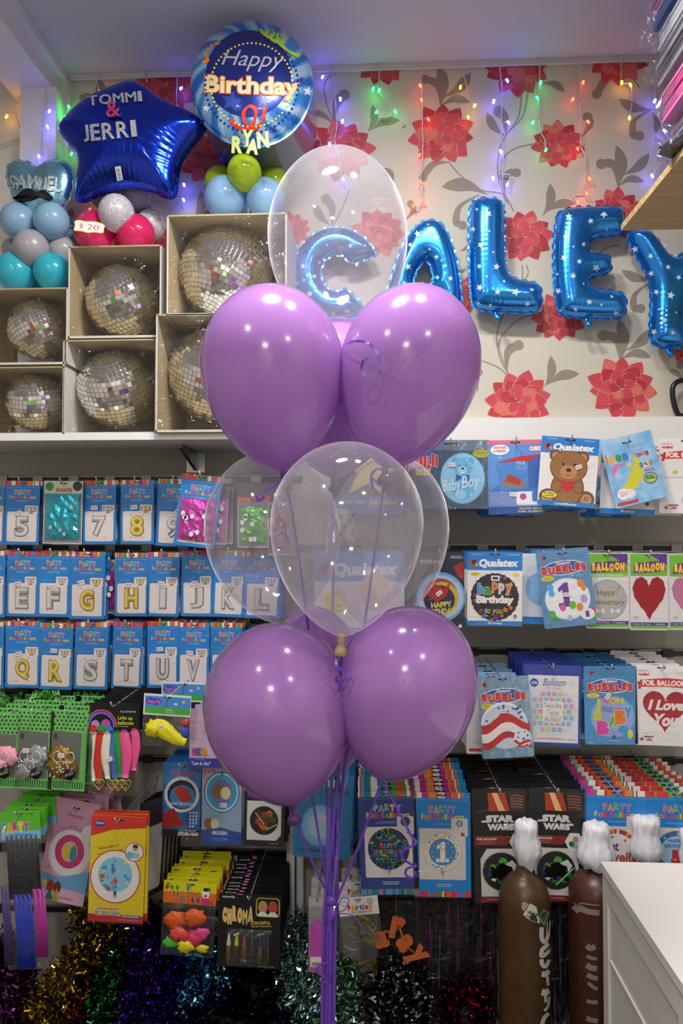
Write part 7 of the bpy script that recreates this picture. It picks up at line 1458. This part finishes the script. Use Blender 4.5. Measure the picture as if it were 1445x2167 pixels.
def bend(O, R, Y, cx, u, v, off=.0008):
    """pixel on the cylinder's curved front"""
    p = at(u, v, Y - R * .8); x = max(-.985 * R, min(.985 * R, p.x - O.x)); y = -math.sqrt(R * R - x * x); q = at(u, v, Y + y); x = max(-.985 * R, min(.985 * R, q.x - O.x)); y = -math.sqrt(R * R - x * x); k = 1 + off / R; return (x * k, y * k, q.z)
def spray(m, O, R, Y, cx, items, mat):
    for pts, w_ in items:
        pts = catmull(pts, 6); vs = []
        for i, p in enumerate(pts):
            a = pts[max(i - 1, 0)]; b = pts[min(i + 1, len(pts) - 1)]; d = np.array(b) - np.array(a); d = d / max(np.hypot(*d), 1e-6)
            vs += [bend(O, R, Y, cx, p[0] - d[1] * w_ / 2, p[1] + d[0] * w_ / 2), bend(O, R, Y, cx, p[0] + d[1] * w_ / 2, p[1] - d[0] * w_ / 2)]
        m.add(vs, [(2 * i, 2 * i + 1, 2 * i + 3, 2 * i + 2) for i in range(len(pts) - 1)], mat, True)
zc = lambda x, y: (1040 + x / 5.78, 1820 + y / 5.78)
ZC_ = lambda *q: [zc(*p) for p in q]
def ex1(r, m, O, R, H, Y):
    spray(m, O, R, Y, 1110, [(ZC_((610, 820), (610, 950), (650, 1000), (690, 920), (700, 760)), 9), (ZC_((700, 1030), (620, 1090), (610, 1170), (690, 1130), (705, 1090)), 9), (ZC_((610, 1210), (615, 1270), (660, 1300), (705, 1230)), 9), (ZC_((610, 1390), (660, 1395), (705, 1360)), 12), (ZC_((680, 1430), (690, 1540)), 6), (ZC_((610, 1610), (660, 1620), (705, 1600)), 14), (ZC_((655, 1640), (660, 1740)), 6), (ZC_((640, 1840), (690, 1790), (705, 1680)), 6), (ZC_((610, 2030), (640, 1930), (700, 1880)), 9)], M('#c9c8c8', .6))
    m = MB()
    def pl(pts, mt, off): m.add([bend(O, R, Y, 1110, *zc(*p), off) for p in pts], [tuple(range(len(pts)))[::-1]], mt)
    pl([(470, 525), (545, 570), (560, 640), (590, 770), (520, 755), (440, 715), (385, 665), (430, 600)], M('#d2cec8', .5), .001); pl([(630, 600), (700, 650), (640, 800), (565, 690)], M('#d6d6d2', .5), .0014); pl([(632, 612), (692, 655), (638, 785), (575, 688)], M('#1c6a44', .5), .0018); pl([(370, 520), (420, 510), (455, 545), (400, 630), (365, 590)], M('#a49a86', .6), .0006)
    for t, (u0, v0, u1, v1), mt in (('HELIUM', (440, 610, 570, 670), '#26282a'), ('balloon', (430, 662, 540, 700), '#3a3c40')):
        V, fs, _ = textpoly(t, .03); m.add([bend(O, R, Y, 1110, *zc(u0 + x * (u1 - u0), v0 + y * (v1 - v0) * .7 + x * 40), .0016) for x, y, _z in V], fs, M(mt, .5))
    for i in range(3): pl([(400 + 14 * i, 680 + 18 * i), (560, 745 + 9 * i), (560, 750 + 9 * i), (400 + 14 * i, 686 + 18 * i)], M('#4a4a4a', .5), .0015)
    m.build('torn_label', r)
cylinder(1109, 54, 1905, 1838, 2.0, m_cyl1, 'brown gas cylinder with a torn label and white sprayed letters', [(1112, 1735, 12), (1113, 1739, 22), (1113, 1752, 25), (1113, 1764, 23), (1115, 1780, 27), (1117, 1797, 30), (1116, 1812, 25), (1114, 1826, 20), (1120, 1840, 12)], ex1)
def ex2(r, m, O, R, H, Y):
    f = lambda *q: [zc(*p) for p in q]
    spray(m, O, R, Y, 1262, [(f((1165, 1040), (1210, 1080), (1270, 1060)), 12), (f((1165, 1170), (1220, 1200), (1290, 1210)), 7), (f((1160, 1280), (1220, 1320), (1290, 1330)), 12), (f((1170, 1400), (1240, 1440), (1300, 1450)), 10), (f((1180, 1500), (1250, 1560), (1300, 1580)), 7), (f((1160, 1720), (1230, 1740), (1300, 1740)), 8), (f((1160, 1930), (1230, 1960), (1300, 1970)), 10), (f((985, 540), (1080, 575), (1180, 630), (1320, 650)), 12), (f((985, 490), (1100, 520), (1200, 545), (1330, 555)), 3)], M('#8a8078', .7))
cylinder(1262, 58, 1893, 1832, 2.02, m_cyl2, 'reddish brown gas cylinder half hidden by the white cabinet', [(1262, 1741, 15), (1261, 1744, 24), (1262, 1752, 27), (1260, 1765, 27), (1260, 1778, 29), (1260, 1795, 37), (1261, 1812, 40), (1262, 1824, 36), (1262, 1833, 30)], ex2)
cylinder(1366, 56, 1900, 1838, 2.05, m_cyl2, 'gas cylinder with white wrapped valve rising behind the cabinet', [(1368, 1726, 15), (1366, 1729, 26), (1366, 1740, 30), (1365, 1755, 26), (1365, 1770, 28), (1365, 1790, 34), (1367, 1808, 34), (1366, 1820, 22)])
cylinder(1462, 52, 1900, 1838, 2.05, m_cyl1, 'gas cylinder at the right edge with only its wrap showing', [(1462, 1752, 10), (1460, 1756, 20), (1460, 1772, 22), (1461, 1786, 20), (1462, 1805, 26), (1462, 1830, 22)])

# ------------------------------------------------------------------ white cabinet in the right foreground
m_cab = M('#e4e1dc', .42); Yc = 1.76
a = at(1271, 1824, Yc); CX, CZ = a.x, a.z; CD = 1.15; CW = XR - CX - .01
cb = empty('storage_cabinet', (CX, Yc, 0), 'white storage cabinet with drawers in the right foreground', 'cabinet')
m = MB(); m.box((.018, -CD, 0), (CW, 0, CZ - .02), m_cab); m.build('body', cb); m = MB(); m.box((0, -CD, CZ - .02), (CW, .003, CZ), m_cab); m.build('top', cb)
m = MB(); m.box((.004, -.035, 0), (.02, 0, CZ - .075), m_cab); m.box((.004, -.46, 0), (.02, -.43, CZ - .075), m_cab); m.box((.004, -.87, 0), (.02, -.84, CZ - .075), m_cab); m.box((.004, -CD, CZ - .075), (.02, 0, CZ - .02), m_cab); m.build('frame', cb)
for (y0, y1) in ((-.43, -.035), (-.84, -.46), (-1.15, -.87)):
    for (z0, z1) in ((CZ - .215, CZ - .078), (CZ - .40, CZ - .223), (CZ - .6, CZ - .408), (.05, CZ - .608)):
        m = MB(); m.box((.010, y0 + .003, z0), (.026, y1 - .003, z1), m_cab); m.box((.006, y0 + .003, z0), (.012, y1 - .003, z0 + .006), m_cab); m.build('drawer', cb)

# ------------------------------------------------------------------ wooden shelf top right with wrapped packs
m_ply = newmat('chipboard'); tint_noise(m_ply, '#b59868', '#c3a878', (6, 60, 60)); m_ply.node_tree.nodes['Principled BSDF'].inputs['Roughness'].default_value = .6
m_chip = tint_noise(newmat('chipboard_edge'), '#b08e4e', '#e0c88a', (90, 90, 90)); 
Y1, Y0 = 2.10, .75; p = at(1314, 488, Y1); SX, SZ = p.x, p.z
ws = empty('plank_shelf', (SX, Y1, SZ), 'chipboard shelf board jutting in at the upper right', 'shelf'); 
m = MB(); m.box((.002, Y0 - Y1, 0), (XR - SX - .02, 0, .018), m_ply); m.build('plank', ws); m = MB(); m.box((0, Y0 - Y1, 0), (.002, 0, .018), m_chip); m.build('raw_edge', ws)
m = MB()
for yy in (-.15, -.75): m.box((XR - SX - .3, yy - .015, -.012), (XR - SX, yy + .015, 0), m_rail); m.box((XR - SX - .012, yy - .015, -.22), (XR - SX, yy + .015, 0), m_rail)
m.build('wall_bracket', ws)
m_cellt = film_mat('crinkled_cellophane', '#f6f6fa', .05, .1, .04, (24, 24, 24), .6, 1.35, .015)
def pack(u, v, Yf, L, wx, hz_, col_, sheets, label, yaw=0, tailpx=50, taildir=(-1, .2, -.55), group=None, seed=0, edge=None):
    """stack of folded sheets seen end-on, wrapped in cellophane; (u, v) = lower left far corner"""
    rn = random.Random(seed); p = at(u, v, Yf); r = empty('wrapped_pack', p, label, 'pack', group, (0, 0, yaw)); t = hz_ / sheets
    for k in range(1):
        m = MB()
        for i in range(sheets):
            o = rn.uniform(0, .012); e = rn.uniform(0, .01); x0 = e; m.box((x0, -L, i * t), (x0 + wx, -o, (i + .8) * t), M(col_ if not edge or i % 3 else edge, .35))
        m.build('folded_sheets', r)
    f = MB(); q = ppm(u, v, Yf); T = Vector((taildir[0] * tailpx * q, taildir[1] * .08, taildir[2] * tailpx * q)); vs = []; n, k = 7, 14
    for i in range(n + 1):
        c = Vector((wx / 2, -.10 + .026 * i, hz_ / 2)) if i < 4 else Vector((wx * .12, -.012, hz_ / 2)) + T * ((i - 3) / 4)
        sx = wx / 2 + .004 if i < 4 else (.05, .034, .026, .034)[i - 4]; sz = hz_ / 2 + .003 if i < 4 else (.03, .02, .016, .024)[i - 4]
        for j in range(k):
            a_ = 2 * PI * j / k; vs.append((c.x + sx * max(-1, min(1, 1.4 * math.cos(a_))) + rn.gauss(0, .001 + .004 * (i > 3)), c.y + rn.gauss(0, .003), c.z + sz * max(-1, min(1, 1.4 * math.sin(a_))) + rn.gauss(0, .0006 + .003 * (i > 3))))
    f.add(vs, [(i * k + j, i * k + (j + 1) % k, (i + 1) * k + (j + 1) % k, (i + 1) * k + j) for i in range(n) for j in range(k)], m_cellt); f.build('cellophane_wrap', r); return r
pack(1408, 334, 1.98, .8, .34, .022, '#2f78c8', 4, 'bright blue wrapped pack lowest on the chipboard shelf', 0, 40, (-1, .1, .9), None, 1)
pack(1418, 296, 1.96, .8, .34, .035, '#e6e2e0', 3, 'white pack with small printing under the pink pack', .0, 20, (-.6, .1, .3), None, 2)
pack(1386, 327, 1.72, .5, .26, .014, '#101012', 3, 'black flat pack poking out below the pink pack', .5, 8, (-.3, .1, -.1), None, 3)
pack(1399, 263, 1.93, .8, .34, .082, '#d8589e', 7, 'pink wrapped pack stacked on the chipboard shelf', 0, 22, (-.5, .2, -.15), None, 4, '#e684b8')
pack(1384, 190, 1.94, .8, .36, .082, '#5a5a5e', 5, 'dark grey wrapped pack stacked on the pink one', 0, 40, (-.75, .2, -.1), None, 5, '#9a9a9e')
pack(1388, 118, 1.94, .8, .36, .055, '#dcdfe4', 7, 'white wrapped pack near the top of the pile', 0, 26, (-.5, .2, -.3), None, 6, '#c4ccd8')
pack(1380, 70, 1.95, .8, .38, .03, '#4a6aa0', 3, 'slate blue wrapped pack above the white one', 0, 26, (-.5, .2, -.3), None, 7)
pack(1374, 42, 1.95, .8, .38, .05, '#c87ab0', 4, 'lilac pink wrapped pack topmost of the pile', 0, 54, (-.55, .2, -1.1), None, 8, '#b8a0d8')
# black handle standing on the right board
bh = empty('black_handle', at(1436, 882, 2.42), 'black plastic handle rising above the white board at right', 'handle'); O = Vector(bh.location); m = MB()
pts = [at(u, v, 2.41) - O for u, v in ((1475, 806), (1445, 805), (1430, 810), (1423, 822), (1424, 845), (1430, 868), (1440, 880), (1475, 880))]; m.tube(catmull(pts, 5), .0085, M('#151516', .35), 10); m.build('grip', bh); m = MB(); m.box((at(1470, 880, 2.41).x - O.x, -.02, -.005), (at(1500, 880, 2.41).x - O.x, .01, at(1470, 800, 2.41).z - O.z), M('#1c1c1e', .4)); m.build('body', bh)
COL.objects.unlink(_fo); bpy.data.objects.remove(_fo)
